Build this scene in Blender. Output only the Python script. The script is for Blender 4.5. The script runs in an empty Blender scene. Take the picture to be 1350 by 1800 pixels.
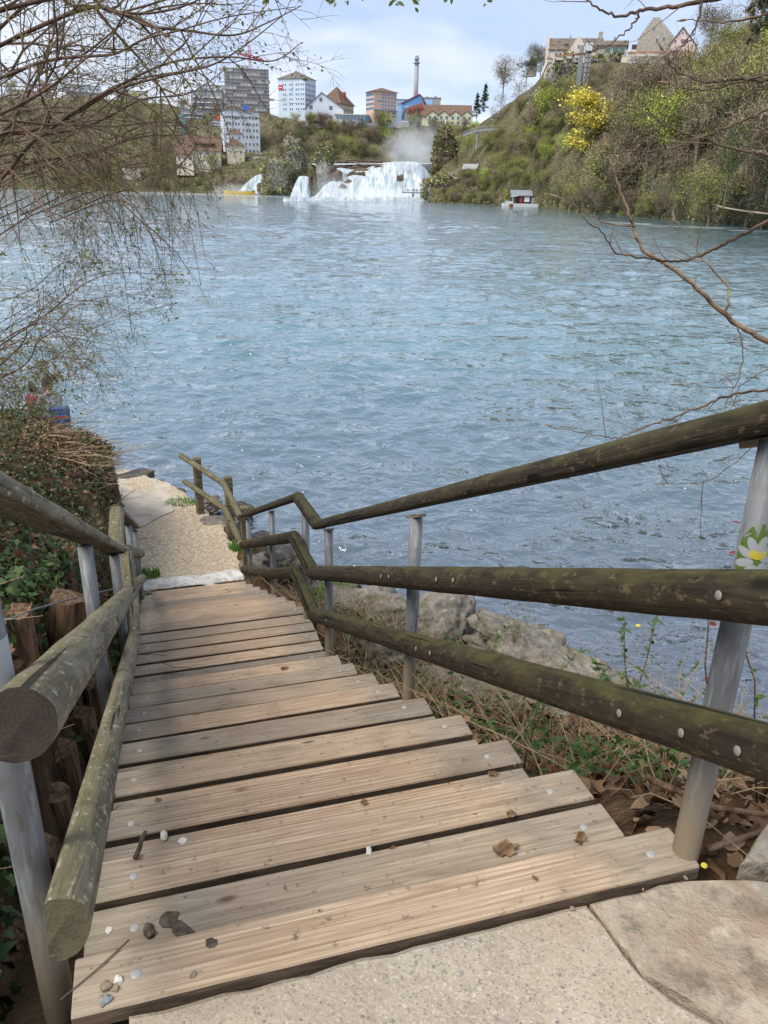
import bpy, math, random
import numpy as np
from mathutils import Vector, Matrix
S = bpy.context.scene
COL = S.collection
PI = math.pi
# ------------------------------------------------------------------ camera, sky, sun, exposure
FPX = 1375.0
EYE = 5.5                                    # camera height above the river
_dn = np.array([(595 - 675) / FPX, -(4227 - 900) / FPX, -1.0])
_up = -_dn / np.linalg.norm(_dn)
_fw = np.array([0, 0, -1.0]); _fw = _fw - _up * _fw.dot(_up); _fw /= np.linalg.norm(_fw)
_rt = np.cross(_fw, _up)
RCAM = np.array([_rt, _fw, _up])
cam = bpy.data.cameras.new('camera'); camo = bpy.data.objects.new('camera', cam); COL.objects.link(camo)
cam.sensor_fit = 'VERTICAL'; cam.sensor_height = 24.0; cam.sensor_width = 18.0
cam.lens = FPX / 1800 * 24.0
cam.clip_start = 0.05; cam.clip_end = 6000
M = Matrix([list(r) for r in RCAM]).to_4x4(); M.translation = (0, 0, EYE)
camo.matrix_world = M
S.camera = camo
SUN_EL, SUN_AZ = 54.0, -128.0                   # degrees; azimuth from the view direction, clockwise
w = bpy.data.worlds.new('World'); S.world = w; w.use_nodes = True
nt = w.node_tree; nt.nodes.clear()
def wn(t, **k):
    n = nt.nodes.new(t)
    for a, b in k.items(): setattr(n, a, b)
    return n
sky = wn('ShaderNodeTexSky'); sky.sky_type = 'NISHITA'; sky.sun_disc = False
sky.sun_elevation = math.radians(SUN_EL); sky.sun_rotation = math.radians(SUN_AZ)
sky.air_density = 1.0; sky.dust_density = 0.6; sky.ozone_density = 1.6; sky.altitude = 400
bg1 = wn('ShaderNodeBackground'); bg1.inputs[1].default_value = 0.105
bg2 = wn('ShaderNodeBackground'); bg2.inputs[0].default_value = (0.52, 0.64, 0.88, 1); bg2.inputs[1].default_value = 1.0
tc = wn('ShaderNodeTexCoord'); sep = wn('ShaderNodeSeparateXYZ')
mp = wn('ShaderNodeMapping'); mp.inputs['Scale'].default_value = (1.3, 1.0, 4.5); mp.inputs['Location'].default_value = (0.35, 0.2, 0.1)
nz = wn('ShaderNodeTexNoise'); nz.inputs['Scale'].default_value = 2.2; nz.inputs['Detail'].default_value = 6; nz.inputs['Roughness'].default_value = 0.5
nz.inputs['Distortion'].default_value = 0.5
rp = wn('ShaderNodeValToRGB'); rp.color_ramp.elements[0].position = 0.36; rp.color_ramp.elements[1].position = 0.66
rp.color_ramp.elements[0].color = (0.68, 0.68, 0.68, 1); rp.color_ramp.elements[1].color = (0.97, 0.97, 0.97, 1)
hz = wn('ShaderNodeMapRange'); hz.inputs[1].default_value = 0.02; hz.inputs[2].default_value = 0.17; hz.inputs[3].default_value = 0.75; hz.inputs[4].default_value = 0.0
mx = wn('ShaderNodeMath', operation='MAXIMUM')
ms = wn('ShaderNodeMixShader'); out = wn('ShaderNodeOutputWorld')
L = nt.links.new
L(tc.outputs['Generated'], mp.inputs[0]); L(mp.outputs[0], nz.inputs['Vector']); L(nz.outputs[0], rp.inputs[0])
L(tc.outputs['Generated'], sep.inputs[0]); L(sep.outputs['Z'], hz.inputs[0])
L(rp.outputs[0], mx.inputs[0]); L(hz.outputs[0], mx.inputs[1])
nz2 = wn('ShaderNodeTexNoise'); nz2.inputs['Scale'].default_value = 3.1; nz2.inputs['Detail'].default_value = 7; nz2.inputs['Distortion'].default_value = 0.4
rp2 = wn('ShaderNodeValToRGB'); rp2.color_ramp.elements[0].position = 0.42; rp2.color_ramp.elements[0].color = (0.49, 0.595, 0.82, 1); rp2.color_ramp.elements[1].position = 0.66; rp2.color_ramp.elements[1].color = (0.82, 0.85, 0.90, 1)
L(mp.outputs[0], nz2.inputs['Vector']); L(nz2.outputs[0], rp2.inputs[0])
hw = wn('ShaderNodeMapRange'); hw.inputs[1].default_value = 0.0; hw.inputs[2].default_value = 0.11; hw.inputs[3].default_value = 0.8; hw.inputs[4].default_value = 0.0
mxc = wn('ShaderNodeMix', data_type='RGBA'); mxc.inputs[7].default_value = (0.80, 0.85, 0.92, 1); L(sep.outputs['Z'], hw.inputs[0]); L(hw.outputs[0], mxc.inputs[0]); L(rp2.outputs[0], mxc.inputs[6]); L(mxc.outputs[2], bg2.inputs[0])
L(sky.outputs[0], bg1.inputs[0]); L(mx.outputs[0], ms.inputs[0]); L(bg1.outputs[0], ms.inputs[1]); L(bg2.outputs[0], ms.inputs[2])
L(ms.outputs[0], out.inputs[0])
sl = bpy.data.lights.new('sun', 'SUN'); sl.energy = 3.0; sl.angle = math.radians(32); sl.color = (1.0, 0.95, 0.87)
so = bpy.data.objects.new('sun', sl); COL.objects.link(so)
_a, _e = math.radians(SUN_AZ), math.radians(SUN_EL)
sdir = Vector((math.sin(_a) * math.cos(_e), math.cos(_a) * math.cos(_e), math.sin(_e)))
so.rotation_euler = sdir.to_track_quat('Z', 'Y').to_euler(); so.location = (0, 0, 60)
vs = S.view_settings
vs.view_transform = 'Standard'; vs.look = 'None'; vs.gamma = 1; vs.use_curve_mapping = False
vs.exposure = 0.42
cy = S.cycles
cy.use_denoising = True; cy.max_bounces = 7; cy.diffuse_bounces = 3; cy.glossy_bounces = 3; cy.transparent_max_bounces = 12; cy.volume_bounces = 2; cy.sample_clamp_direct = 3.0
cy.caustics_reflective = False; cy.caustics_refractive = False
try: cy.volume_step_rate = 2.0; cy.volume_max_steps = 64
except Exception: pass

# ------------------------------------------------------------------ helpers
def ray(px, py): return RCAM @ np.array([(px - 675) / FPX, -(py - 900) / FPX, -1.0])
def at(px, py, Y):                            # a point of the place seen at a pixel, Y metres ahead
    d = ray(px, py); d = d * (Y / d[1]); return Vector((d[0], d[1], d[2] + EYE))
def onwater(px, py):
    d = ray(px, py); d = d * (-EYE / d[2]); return Vector((d[0], d[1], 0))
_A = math.radians(17.0)
def st(u, v, z):                              # stair frame: u to the right along a plank, v down the flight, z relative to the eye
    return Vector((u * math.cos(_A) - v * math.sin(_A), u * math.sin(_A) + v * math.cos(_A), z + EYE))
def st_inv(x, y): return x * math.cos(_A) + y * math.sin(_A), -x * math.sin(_A) + y * math.cos(_A)

def tag(o, label=None, cat=None, group=None, kind=None):
    if label: o['label'] = label
    if cat: o['category'] = cat
    if group: o['group'] = group
    if kind: o['kind'] = kind
    return o
def link(name, me, parent=None, loc=None):
    o = bpy.data.objects.new(name, me); COL.objects.link(o)
    if parent is not None: o.parent = parent
    if loc is not None: o.location = loc
    return o
def empty(name, loc, label, cat, group=None, rz=0):
    o = bpy.data.objects.new(name, None); COL.objects.link(o); o.location = loc; o.rotation_euler = (0, 0, rz); o.empty_display_size = 0.2
    return tag(o, label, cat, group)

class MB:
    def __init__(s): s.v = []; s.f = []; s.m = []
    def add(s, vs_, fs, m=0):
        b = len(s.v); s.v.extend([tuple(p) for p in vs_]); s.f.extend([tuple(i + b for i in f) for f in fs]); s.m.extend([m] * len(fs)); return s
    def box(s, c, d, m=0, rz=0):
        x, y, z = [k / 2 for k in d]; ca, sa = math.cos(rz), math.sin(rz); vs_ = []
        for dz in (-z, z):
            for dx, dy in ((-x, -y), (x, -y), (x, y), (-x, y)):
                vs_.append((c[0] + dx * ca - dy * sa, c[1] + dx * sa + dy * ca, c[2] + dz))
        return s.add(vs_, [(0, 3, 2, 1), (4, 5, 6, 7), (0, 1, 5, 4), (1, 2, 6, 5), (2, 3, 7, 6), (3, 0, 4, 7)], m)
    def prism(s, poly, y0, y1, m=0):          # poly in x,z extruded along y
        n = len(poly); vs_ = [(x, y0, z) for x, z in poly] + [(x, y1, z) for x, z in poly]
        fs = [tuple(range(n)), tuple(range(2 * n - 1, n - 1, -1))] + [(i, i + n, (i + 1) % n + n, (i + 1) % n) for i in range(n)]
        return s.add(vs_, fs, m)
    def tube(s, pts, rad, n=6, m=0, caps=True):
        pts = [Vector(p) for p in pts]; k = len(pts)
        if not hasattr(rad, '__len__'): rad = [rad] * k
        up = None; vs_ = []
        for i, p in enumerate(pts):
            d = (pts[min(i + 1, k - 1)] - pts[max(i - 1, 0)])
            if d.length < 1e-9: d = Vector((0, 0, 1))
            d.normalize()
            if up is None: up = Vector((0, 0, 1)) if abs(d.z) < 0.9 else Vector((1, 0, 0))
            a = up - d * up.dot(d)
            if a.length < 1e-6: a = d.orthogonal()
            a.normalize(); up = a; b = d.cross(a)
            for j in range(n):
                t = 2 * PI * j / n; vs_.append(p + (a * math.cos(t) + b * math.sin(t)) * rad[i])
        fs = [(i * n + j, i * n + (j + 1) % n, (i + 1) * n + (j + 1) % n, (i + 1) * n + j) for i in range(k - 1) for j in range(n)]
        if caps and n > 2: fs += [tuple(range(n - 1, -1, -1)), tuple(range((k - 1) * n, k * n))]
        return s.add(vs_, fs, m)
    def mesh(s, name, mats, smooth=False):
        me = bpy.data.meshes.new(name); me.from_pydata(s.v, [], s.f)
        for mm in (mats if isinstance(mats, (list, tuple)) else [mats]): me.materials.append(mm)
        if any(s.m): me.polygons.foreach_set('material_index', s.m)
        if smooth: me.polygons.foreach_set('use_smooth', [True] * len(s.f))
        me.update(); return me
    def build(s, name, mats, parent=None, smooth=False, loc=None):
        return link(name, s.mesh(name, mats, smooth), parent, loc)

def np_mesh(name, V, F, mats, smooth=False, mi=None):   # fast mesh from arrays, all faces with the same corner count
    me = bpy.data.meshes.new(name); V = np.asarray(V, np.float32); F = np.asarray(F, np.int32); k = F.shape[1]
    me.vertices.add(len(V)); me.vertices.foreach_set('co', V.ravel())
    me.loops.add(F.size); me.loops.foreach_set('vertex_index', F.ravel())
    me.polygons.add(len(F)); me.polygons.foreach_set('loop_start', np.arange(0, F.size, k, dtype=np.int32))
    try: me.polygons.foreach_set('loop_total', np.full(len(F), k, np.int32))
    except Exception: pass
    for mm in (mats if isinstance(mats, (list, tuple)) else [mats]): me.materials.append(mm)
    if mi is not None: me.polygons.foreach_set('material_index', np.asarray(mi, np.int32))
    if smooth: me.polygons.foreach_set('use_smooth', np.ones(len(F), bool))
    me.update(calc_edges=True); return me
def grid_faces(nr, nc):
    i, j = np.meshgrid(np.arange(nr - 1), np.arange(nc - 1), indexing='ij'); a = (i * nc + j).ravel()
    return np.stack([a, a + 1, a + nc + 1, a + nc], 1)
def _hash(ix, iy, iz, seed):
    h = (ix.astype(np.int64) * 374761393 + iy.astype(np.int64) * 668265263 + iz.astype(np.int64) * 2147483647 + seed * 974634777) & 0xFFFFFFFF
    h = ((h ^ (h >> 13)) * 1274126177) & 0xFFFFFFFF
    return ((h ^ (h >> 16)) & 0xFFFF) / 65535.0
def vnoise(x, y, z, seed=0):
    x, y, z = np.broadcast_arrays(np.asarray(x, float), np.asarray(y, float), np.asarray(z, float))
    ix, iy, iz = np.floor(x), np.floor(y), np.floor(z); fx, fy, fz = x - ix, y - iy, z - iz
    fx, fy, fz = [t * t * (3 - 2 * t) for t in (fx, fy, fz)]
    r = 0
    for a in (0, 1):
        for b in (0, 1):
            for c in (0, 1):
                r = r + _hash(ix + a, iy + b, iz + c, seed) * (fx if a else 1 - fx) * (fy if b else 1 - fy) * (fz if c else 1 - fz)
    return r * 2 - 1
def fbm(x, y, z=0.0, seed=0, oct=4, gain=0.5):
    r = 0; a = 1.0; f = 1.0
    for o in range(oct):
        r = r + a * vnoise(np.asarray(x) * f, np.asarray(y) * f, np.asarray(z) * f, seed + o); a *= gain; f *= 2.03
    return r

# ------------------------------------------------------------------ materials
class NT:
    def __init__(s, name):
        s.m = bpy.data.materials.new(name); s.m.use_nodes = True; s.t = s.m.node_tree; s.t.nodes.clear()
        s.out = s.n('ShaderNodeOutputMaterial'); s.b = s.n('ShaderNodeBsdfPrincipled'); s.l(s.b.outputs[0], s.out.inputs[0])
        s.tc = s.n('ShaderNodeTexCoord')
    def n(s, t, **k):
        n = s.t.nodes.new(t)
        for a, b in k.items(): setattr(n, a, b)
        return n
    def l(s, a, b): s.t.links.new(a, b)
    def val(s, inp, x):
        if isinstance(x, (int, float)): inp.default_value = x
        elif isinstance(x, (tuple, list)): inp.default_value = tuple(x) if len(x) == len(inp.default_value) else tuple(x) + (1,)
        else: s.l(x, inp)
    def map(s, scale=(1, 1, 1), src='Object', rnd=False):
        mp = s.n('ShaderNodeMapping'); mp.inputs['Scale'].default_value = scale
        v = s.n('ShaderNodeNewGeometry').outputs['Position'] if src == 'World' else s.tc.outputs[src]
        s.l(v, mp.inputs[0])
        if rnd:
            oi = s.n('ShaderNodeObjectInfo'); cb = s.n('ShaderNodeCombineXYZ'); mu = s.math('MULTIPLY', oi.outputs['Random'], 37.0)
            for i in range(3): s.l(mu, cb.inputs[i])
            s.l(cb.outputs[0], mp.inputs['Location'])
        return mp.outputs[0]
    def noise(s, vec, scale, detail=4, rough=0.55, dist=0.0):
        n = s.n('ShaderNodeTexNoise'); s.l(vec, n.inputs['Vector'])
        n.inputs['Scale'].default_value = scale; n.inputs['Detail'].default_value = detail; n.inputs['Roughness'].default_value = rough; n.inputs['Distortion'].default_value = dist
        return n.outputs[0]
    def voro(s, vec, scale, feature='F1', out='Distance'):
        n = s.n('ShaderNodeTexVoronoi'); n.feature = feature; s.l(vec, n.inputs['Vector']); n.inputs['Scale'].default_value = scale
        return n.outputs[out]
    def ramp(s, fac, stops):
        n = s.n('ShaderNodeValToRGB'); cr = n.color_ramp; s.l(fac, n.inputs[0])
        while len(cr.elements) < len(stops): cr.elements.new(0.5)
        for e, (p, c) in zip(cr.elements, stops):
            e.position = p; e.color = (c, c, c, 1) if isinstance(c, (int, float)) else tuple(c) + (1,)
        return n.outputs[0]
    def mix(s, fac, a, b, blend='MIX'):
        n = s.n('ShaderNodeMix', data_type='RGBA', blend_type=blend)
        s.val(n.inputs[0], fac); s.val(n.inputs[6], a); s.val(n.inputs[7], b); return n.outputs[2]
    def math(s, op, a, b=0.0, clamp=False):
        n = s.n('ShaderNodeMath', operation=op); n.use_clamp = clamp; s.val(n.inputs[0], a); s.val(n.inputs[1], b); return n.outputs[0]
    def bump(s, h, dist=0.01, strength=1.0, normal=None):
        n = s.n('ShaderNodeBump'); n.inputs['Strength'].default_value = strength; n.inputs['Distance'].default_value = dist; s.l(h, n.inputs['Height'])
        if normal is not None: s.l(normal, n.inputs['Normal'])
        s.l(n.outputs[0], s.b.inputs['Normal']); return n.outputs[0]
    def set(s, col=None, rough=None, metal=None, spec=None):
        if col is not None: s.val(s.b.inputs['Base Color'], col)
        if rough is not None: s.val(s.b.inputs['Roughness'], rough)
        if metal is not None: s.val(s.b.inputs['Metallic'], metal)
        if spec is not None: s.val(s.b.inputs['Specular IOR Level'], spec)
        return s.m
def mottled(name, c1, c2, scale=2.0, rough=0.85, bump=0.0, bscale=None, stretch=(1, 1, 1), rnd=False, island=False, detail=4, lo=0.35, hi=0.65, spec=0.3, src='Object'):
    t = NT(name); v = t.map(stretch, src, rnd); f = t.noise(v, scale, detail)
    c = t.ramp(f, [(lo, c1), (hi, c2)])
    if island:
        g = t.n('ShaderNodeNewGeometry').outputs['Random Per Island']
        h = t.ramp(g, [(0.0, 0.55), (1.0, 1.5)]); c = t.mix(1.0, c, h, 'MULTIPLY')
    if rnd:
        oi = t.n('ShaderNodeObjectInfo').outputs['Random']; h = t.ramp(oi, [(0.0, 0.78), (1.0, 1.2)]); c = t.mix(1.0, c, h, 'MULTIPLY')
    if bump: t.bump(t.noise(v, bscale or scale * 4, 5), bump)
    return t.set(c, rough, 0, spec)
def plain(name, c, rough=0.7, metal=0.0, spec=0.4):
    c2 = tuple(k * 0.86 for k in c)
    t = NT(name); f = t.noise(t.map(), 3.0, 4); return t.set(t.mix(f, c, c2), rough, metal, spec)
# ------------------------------------------------------------------ materials of the place
def mat_water():
    t = NT('river_water'); p = t.n('ShaderNodeNewGeometry').outputs['Position']
    v1 = t.map((1.0, 1.35, 1), 'World'); v2 = t.map((0.35, 0.9, 1), 'World')
    a = t.noise(v1, 2.4, 3, 0.55, 0.6); b = t.noise(v1, 0.75, 3, 0.5, 0.5); c = t.noise(v2, 0.16, 3, 0.5, 0.3)
    h = t.math('ADD', t.math('MULTIPLY', a, 0.13), t.math('ADD', t.math('MULTIPLY', b, 0.34), t.math('MULTIPLY', c, 0.8)))
    bmp = t.bump(h, 1.0, 0.8)
    sx = t.n('ShaderNodeSeparateXYZ'); t.l(p, sx.inputs[0])
    # foam drifting below the falls and in streaks along the current
    far = t.n('ShaderNodeMapRange'); t.l(sx.outputs['Y'], far.inputs[0]); far.inputs[1].default_value = 330; far.inputs[2].default_value = 470
    fo = t.noise(t.map((0.018, 0.07, 1), 'World'), 1.0, 6, 0.62, 0.4)
    f1 = t.math('ADD', t.math('MULTIPLY', far.outputs[0], 0.33), fo)
    foam1 = t.ramp(f1, [(0.68, 0.0), (0.86, 0.85)])
    # streak band on the right: along a line y = 262 - 1.25 (x - 10)
    ln = t.math('ABSOLUTE', t.math('SUBTRACT', t.math('ADD', t.math('MULTIPLY', sx.outputs['X'], 1.45), sx.outputs['Y']), 244.0))
    bd = t.n('ShaderNodeMapRange'); t.l(ln, bd.inputs[0]); bd.inputs[1].default_value = 2; bd.inputs[2].default_value = 34; bd.inputs[3].default_value = 0.34; bd.inputs[4].default_value = 0.0
    xr = t.n('ShaderNodeMapRange'); t.l(sx.outputs['X'], xr.inputs[0]); xr.inputs[1].default_value = 25; xr.inputs[2].default_value = 50
    st_ = t.noise(t.map((0.05, 0.22, 1), 'World'), 1.0, 5, 0.62, 0.6)
    foam2 = t.ramp(t.math('ADD', st_, t.math('MULTIPLY', bd.outputs[0], xr.outputs[0])), [(0.76, 0.0), (0.9, 0.8)])
    foam = t.math('MAXIMUM', foam1, foam2)
    dp = t.noise(t.map((0.02, 0.05, 1), 'World'), 1.0, 3)
    deep = t.mix(t.ramp(dp, [(0.35, 0.0), (0.65, 1.0)]), (0.09, 0.18, 0.215), (0.055, 0.155, 0.17))
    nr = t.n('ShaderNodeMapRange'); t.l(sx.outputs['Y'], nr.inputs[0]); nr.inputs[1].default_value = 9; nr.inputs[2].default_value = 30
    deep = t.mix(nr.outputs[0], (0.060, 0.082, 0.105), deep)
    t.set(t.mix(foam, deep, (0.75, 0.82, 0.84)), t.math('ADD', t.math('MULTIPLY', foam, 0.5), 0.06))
    t.b.inputs['IOR'].default_value = 1.6; t.b.inputs['Coat Weight'].default_value = 1.0; t.b.inputs['Coat IOR'].default_value = 1.6; t.b.inputs['Coat Roughness'].default_value = 0.04; t.l(bmp, t.b.inputs['Coat Normal'])
    return t.m
def mat_plank(name='plank_wood', tone=0.0):
    t = NT(name); wv_ = t.n('ShaderNodeTexWave'); wv_.wave_type = 'BANDS'; wv_.bands_direction = 'Y'; t.l(t.map((0.55, 10, 10), 'Object', True), wv_.inputs['Vector']); wv_.inputs['Scale'].default_value = 2.2; wv_.inputs['Distortion'].default_value = 7.0; wv_.inputs['Detail'].default_value = 3; wv_.inputs['Detail Scale'].default_value = 0.7; v = t.map((1.3, 26, 26), 'Object', True); g = t.noise(v, 2.2, 5, 0.6, 1.6)
    v3 = t.map((2.0, 120, 120), 'Object', True); fine = t.noise(v3, 1.0, 3, 0.6)
    v2 = t.map((1.6, 2.6, 1), 'Object', True); bl = t.noise(v2, 1.6, 5, 0.62)
    tan = t.mix(t.ramp(g, [(0.30, 0), (0.62, 1)]), (0.40, 0.275, 0.175), (0.63, 0.49, 0.35))
    tan = t.mix(t.ramp(wv_.outputs[0], [(0.55, 0.0), (0.95, 0.55)]), tan, (0.30, 0.185, 0.105))
    tan = t.mix(t.ramp(fine, [(0.3, 0.55), (0.58, 0.0)]), tan, (0.26, 0.16, 0.09))
    grey = t.mix(t.ramp(g, [(0.3, 0), (0.65, 1)]), (0.20, 0.165, 0.125), (0.36, 0.31, 0.24))
    sx = t.n('ShaderNodeSeparateXYZ'); t.l(t.tc.outputs['Object'], sx.inputs[0])
    ax = t.math('ADD', t.math('ABSOLUTE', sx.outputs['X']), t.math('MULTIPLY', t.math('SUBTRACT', bl, 0.5), 0.5))
    we = t.ramp(ax, [(0.42, 0.0), (0.63, 0.9)])
    oi = t.n('ShaderNodeObjectInfo').outputs['Random']
    if tone: we = t.math('ADD', we, tone, True)
    we = t.math('MAXIMUM', we, t.math('MULTIPLY', t.ramp(t.math('FRACT', t.math('MULTIPLY', oi, 7.3)), [(0.55, 0), (1.0, 0.75)]), t.ramp(bl, [(0.3, 0.4), (0.6, 1)])))
    c = t.mix(we, tan, grey)
    c = t.mix(1.0, c, t.ramp(oi, [(0, (0.80, 0.78, 0.76)), (1, (1.12, 1.08, 1.02))]), 'MULTIPLY')
    sp = t.ramp(t.noise(t.map((1, 1, 1), 'Object', True), 34, 4, 0.7), [(0.60, 0), (0.70, 0.8)])
    c = t.mix(sp, c, (0.10, 0.075, 0.05))
    kn = t.voro(t.map((3.1, 8, 8), 'Object', True), 1.0); c = t.mix(t.ramp(kn, [(0.05, 0.85), (0.12, 0.0)]), c, (0.12, 0.065, 0.035))
    dirt = t.ramp(bl, [(0.55, 0), (0.75, 0.6)]); c = t.mix(dirt, c, (0.17, 0.12, 0.075))
    t.bump(t.math('ADD', t.math('MULTIPLY', g, 0.6), t.math('MULTIPLY', fine, 0.5)), 0.006, 0.8)
    return t.set(c, 0.78, 0, 0.3)
def mat_log(name, dark, mid, light, moss, mossamt=0.5):
    t = NT(name); v = t.map((1.2, 22, 22), 'Object', True); g = t.noise(v, 1.6, 5, 0.62, 0.8)
    b = t.noise(t.map((2.2, 5, 5), 'Object', True), 1.7, 5, 0.65)
    c = t.mix(t.ramp(g, [(0.3, 0), (0.65, 1)]), dark, mid)
    c = t.mix(t.ramp(b, [(0.45, 0), (0.72, 0.85)]), c, light)
    sp = t.ramp(t.noise(t.map((9, 18, 18), 'Object', True), 3.0, 5, 0.65), [(0.57, 0), (0.64, 0.85)])
    c = t.mix(sp, c, tuple(min(1, k * 1.9) for k in light))
    dk = t.ramp(t.noise(t.map((3, 7, 7), 'Object', True), 2.0, 5, 0.65), [(0.30, 0.8), (0.42, 0)])
    c = t.mix(dk, c, tuple(k * 0.6 for k in dark))
    nz_ = t.n('ShaderNodeSeparateXYZ'); t.l(t.n('ShaderNodeNewGeometry').outputs['Normal'], nz_.inputs[0])
    m = t.math('ADD', nz_.outputs['Z'], t.math('MULTIPLY', t.math('SUBTRACT', t.noise(t.map((3, 6, 6), 'Object', True), 2.5, 4), 0.5), 2.2))
    c = t.mix(t.math('MULTIPLY', t.ramp(m, [(0.45, 0), (1.05, 1)]), mossamt), c, moss)
    cr = t.ramp(t.noise(t.map((0.8, 34, 34), 'Object', True), 1.2, 2, 0.5), [(0.30, 0.9), (0.35, 0.0)])
    c = t.mix(cr, c, tuple(k * 0.3 for k in dark))
    kn = t.voro(t.map((2.3, 7, 7), 'Object', True), 1.0); kf = t.ramp(kn, [(0.07, 0.9), (0.16, 0.0)]); c = t.mix(kf, c, tuple(k * .5 for k in dark))
    t.bump(t.math('SUBTRACT', g, t.math('MULTIPLY', t.math('ADD', cr, kf), 0.8)), 0.012, 0.9)
    return t.set(c, 0.82, 0, 0.25)
def mat_endgrain(name, c1, c2):
    t = NT(name); w_ = t.n('ShaderNodeTexWave'); w_.wave_type = 'RINGS'; w_.rings_direction = 'X'; t.l(t.map((0.01, 1, 1)), w_.inputs['Vector'])
    mv = w_.inputs['Vector'].links[0].from_node; mv.inputs['Location'].default_value = (0, 0.012, -0.016)
    w_.inputs['Scale'].default_value = 38; w_.inputs['Distortion'].default_value = 5.0; w_.inputs['Detail'].default_value = 4; w_.inputs['Detail Scale'].default_value = 1.6
    n1 = t.noise(t.map(), 22, 6, .7); n2 = t.noise(t.map((1, 3, 60), 'Object'), 2.2, 3, .6)
    c = t.mix(t.math('MULTIPLY', w_.outputs[0], 0.5), c1, c2); c = t.mix(t.ramp(n1, [(0.4, 0), (0.65, 0.8)]), c, tuple(k * .4 for k in c1)); c = t.mix(t.ramp(n2, [(0.6, 0), (0.7, 0.5)]), c, tuple(min(1, k * 1.8) for k in c2))
    t.bump(n1, 0.006, 0.8); return t.set(c, 0.9)
def mat_steel():
    t = NT('galvanised_steel'); v = t.map((1, 1, 1), 'Object', True)
    n1 = t.noise(v, 9, 5, 0.6); n2 = t.noise(t.map((30, 30, 3), 'Object', True), 2.0, 4)
    c = t.mix(n1, (0.10, 0.105, 0.108), (0.205, 0.212, 0.216))
    c = t.mix(t.ramp(n2, [(0.50, 0), (0.66, 0.6)]), c, (0.34, 0.35, 0.35))
    c = t.mix(t.ramp(t.noise(t.map((14, 14, 5), 'Object', True), 3.0, 6, .7), [(0.56, 0), (0.66, 0.65)]), c, (0.11, 0.085, 0.06))
    sx = t.n('ShaderNodeSeparateXYZ'); t.l(t.tc.outputs['Object'], sx.inputs[0])
    lo = t.math('ADD', sx.outputs['Z'], t.math('MULTIPLY', n1, 0.35))
    c = t.mix(t.ramp(lo, [(0.30, 0.85), (0.62, 0.0)]), c, (0.27, 0.21, 0.13))      # mud splashed on the foot
    t.bump(n1, 0.002, 0.5)
    return t.set(c, 0.58, 0.12, 0.4)
def mat_slab():
    t = NT('exposed_aggregate'); v = t.map((1, 1, 1), 'World')
    vj = t.n('ShaderNodeVectorMath', operation='ADD'); nj = t.n('ShaderNodeTexNoise'); t.l(v, nj.inputs['Vector']); nj.inputs['Scale'].default_value = 40; sj = t.n('ShaderNodeVectorMath', operation='SCALE'); sj.inputs['Scale'].default_value = 0.016; t.l(nj.outputs['Color'], sj.inputs[0]); t.l(v, vj.inputs[0]); t.l(sj.outputs[0], vj.inputs[1]); d1 = t.voro(vj.outputs[0], 78, 'F1', 'Color'); dd = t.voro(vj.outputs[0], 78, 'F1', 'Distance'); e1 = t.voro(v, 170, 'F1', 'Color'); ed_ = t.voro(v, 170, 'F1', 'Distance'); n1 = t.noise(v, 3.0, 6, 0.65); n2 = t.noise(v, 60, 3)
    sx = t.n('ShaderNodeSeparateColor'); t.l(d1, sx.inputs[0])
    paste = t.mix(t.ramp(n1, [(0.35, 0), (0.65, 1)]), (0.36, 0.30, 0.22), (0.47, 0.40, 0.30))
    peb = t.ramp(sx.outputs[0], [(0.0, (0.18, 0.17, 0.165)), (0.30, (0.30, 0.26, 0.22)), (0.45, (0.43, 0.36, 0.27)), (0.8, (0.47, 0.40, 0.31)), (1.0, (0.54, 0.48, 0.40))])
    msk = t.math('MULTIPLY', t.ramp(t.math('ADD', dd, t.math('MULTIPLY', sx.outputs[2], 0.25)), [(0.34, 1), (0.44, 0)]), t.ramp(sx.outputs[1], [(0.30, 0), (0.35, 1)]))
    c = t.mix(msk, paste, peb)
    s2 = t.n('ShaderNodeSeparateColor'); t.l(e1, s2.inputs[0]); pe2 = t.ramp(s2.outputs[0], [(0.0, (0.16, 0.15, 0.145)), (0.25, (0.30, 0.25, 0.20)), (0.5, (0.42, 0.35, 0.26)), (1.0, (0.56, 0.49, 0.39))]); c = t.mix(t.math('MULTIPLY', t.ramp(ed_, [(0.32, 0.9), (0.5, 0)]), t.math('SUBTRACT', 1.0, msk)), c, pe2)
    st_ = t.ramp(t.noise(v, 1.9, 5, 0.6), [(0.45, 0), (0.72, 0.65)]); c = t.mix(st_, c, (0.33, 0.235, 0.155))
    c = t.mix(t.ramp(n2, [(0.3, 0.25), (0.5, 0)]), c, (0.2, 0.16, 0.12))
    t.bump(t.math('ADD', t.math('MULTIPLY', dd, -0.5), n2), 0.004, 0.8)
    return t.set(c, 0.85, 0, 0.3)
def mat_gravel():
    t = NT('path_gravel'); v = t.map((1, 1, 1), 'World')
    vc = t.voro(v, 42, 'F1', 'Color'); vd = t.voro(v, 42); s_ = t.n('ShaderNodeSeparateColor'); t.l(vc, s_.inputs[0])
    c = t.ramp(s_.outputs[0], [(0, (0.32, 0.235, 0.15)), (0.5, (0.46, 0.36, 0.24)), (0.85, (0.56, 0.47, 0.34)), (1, (0.66, 0.60, 0.50))])
    n1 = t.noise(v, 1.3, 5, 0.6)
    c = t.mix(t.ramp(n1, [(0.4, 0), (0.7, 0.5)]), c, (0.48, 0.38, 0.27))
    t.bump(vd, -0.015, 0.9)
    return t.set(c, 0.9, 0, 0.2)
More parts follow.
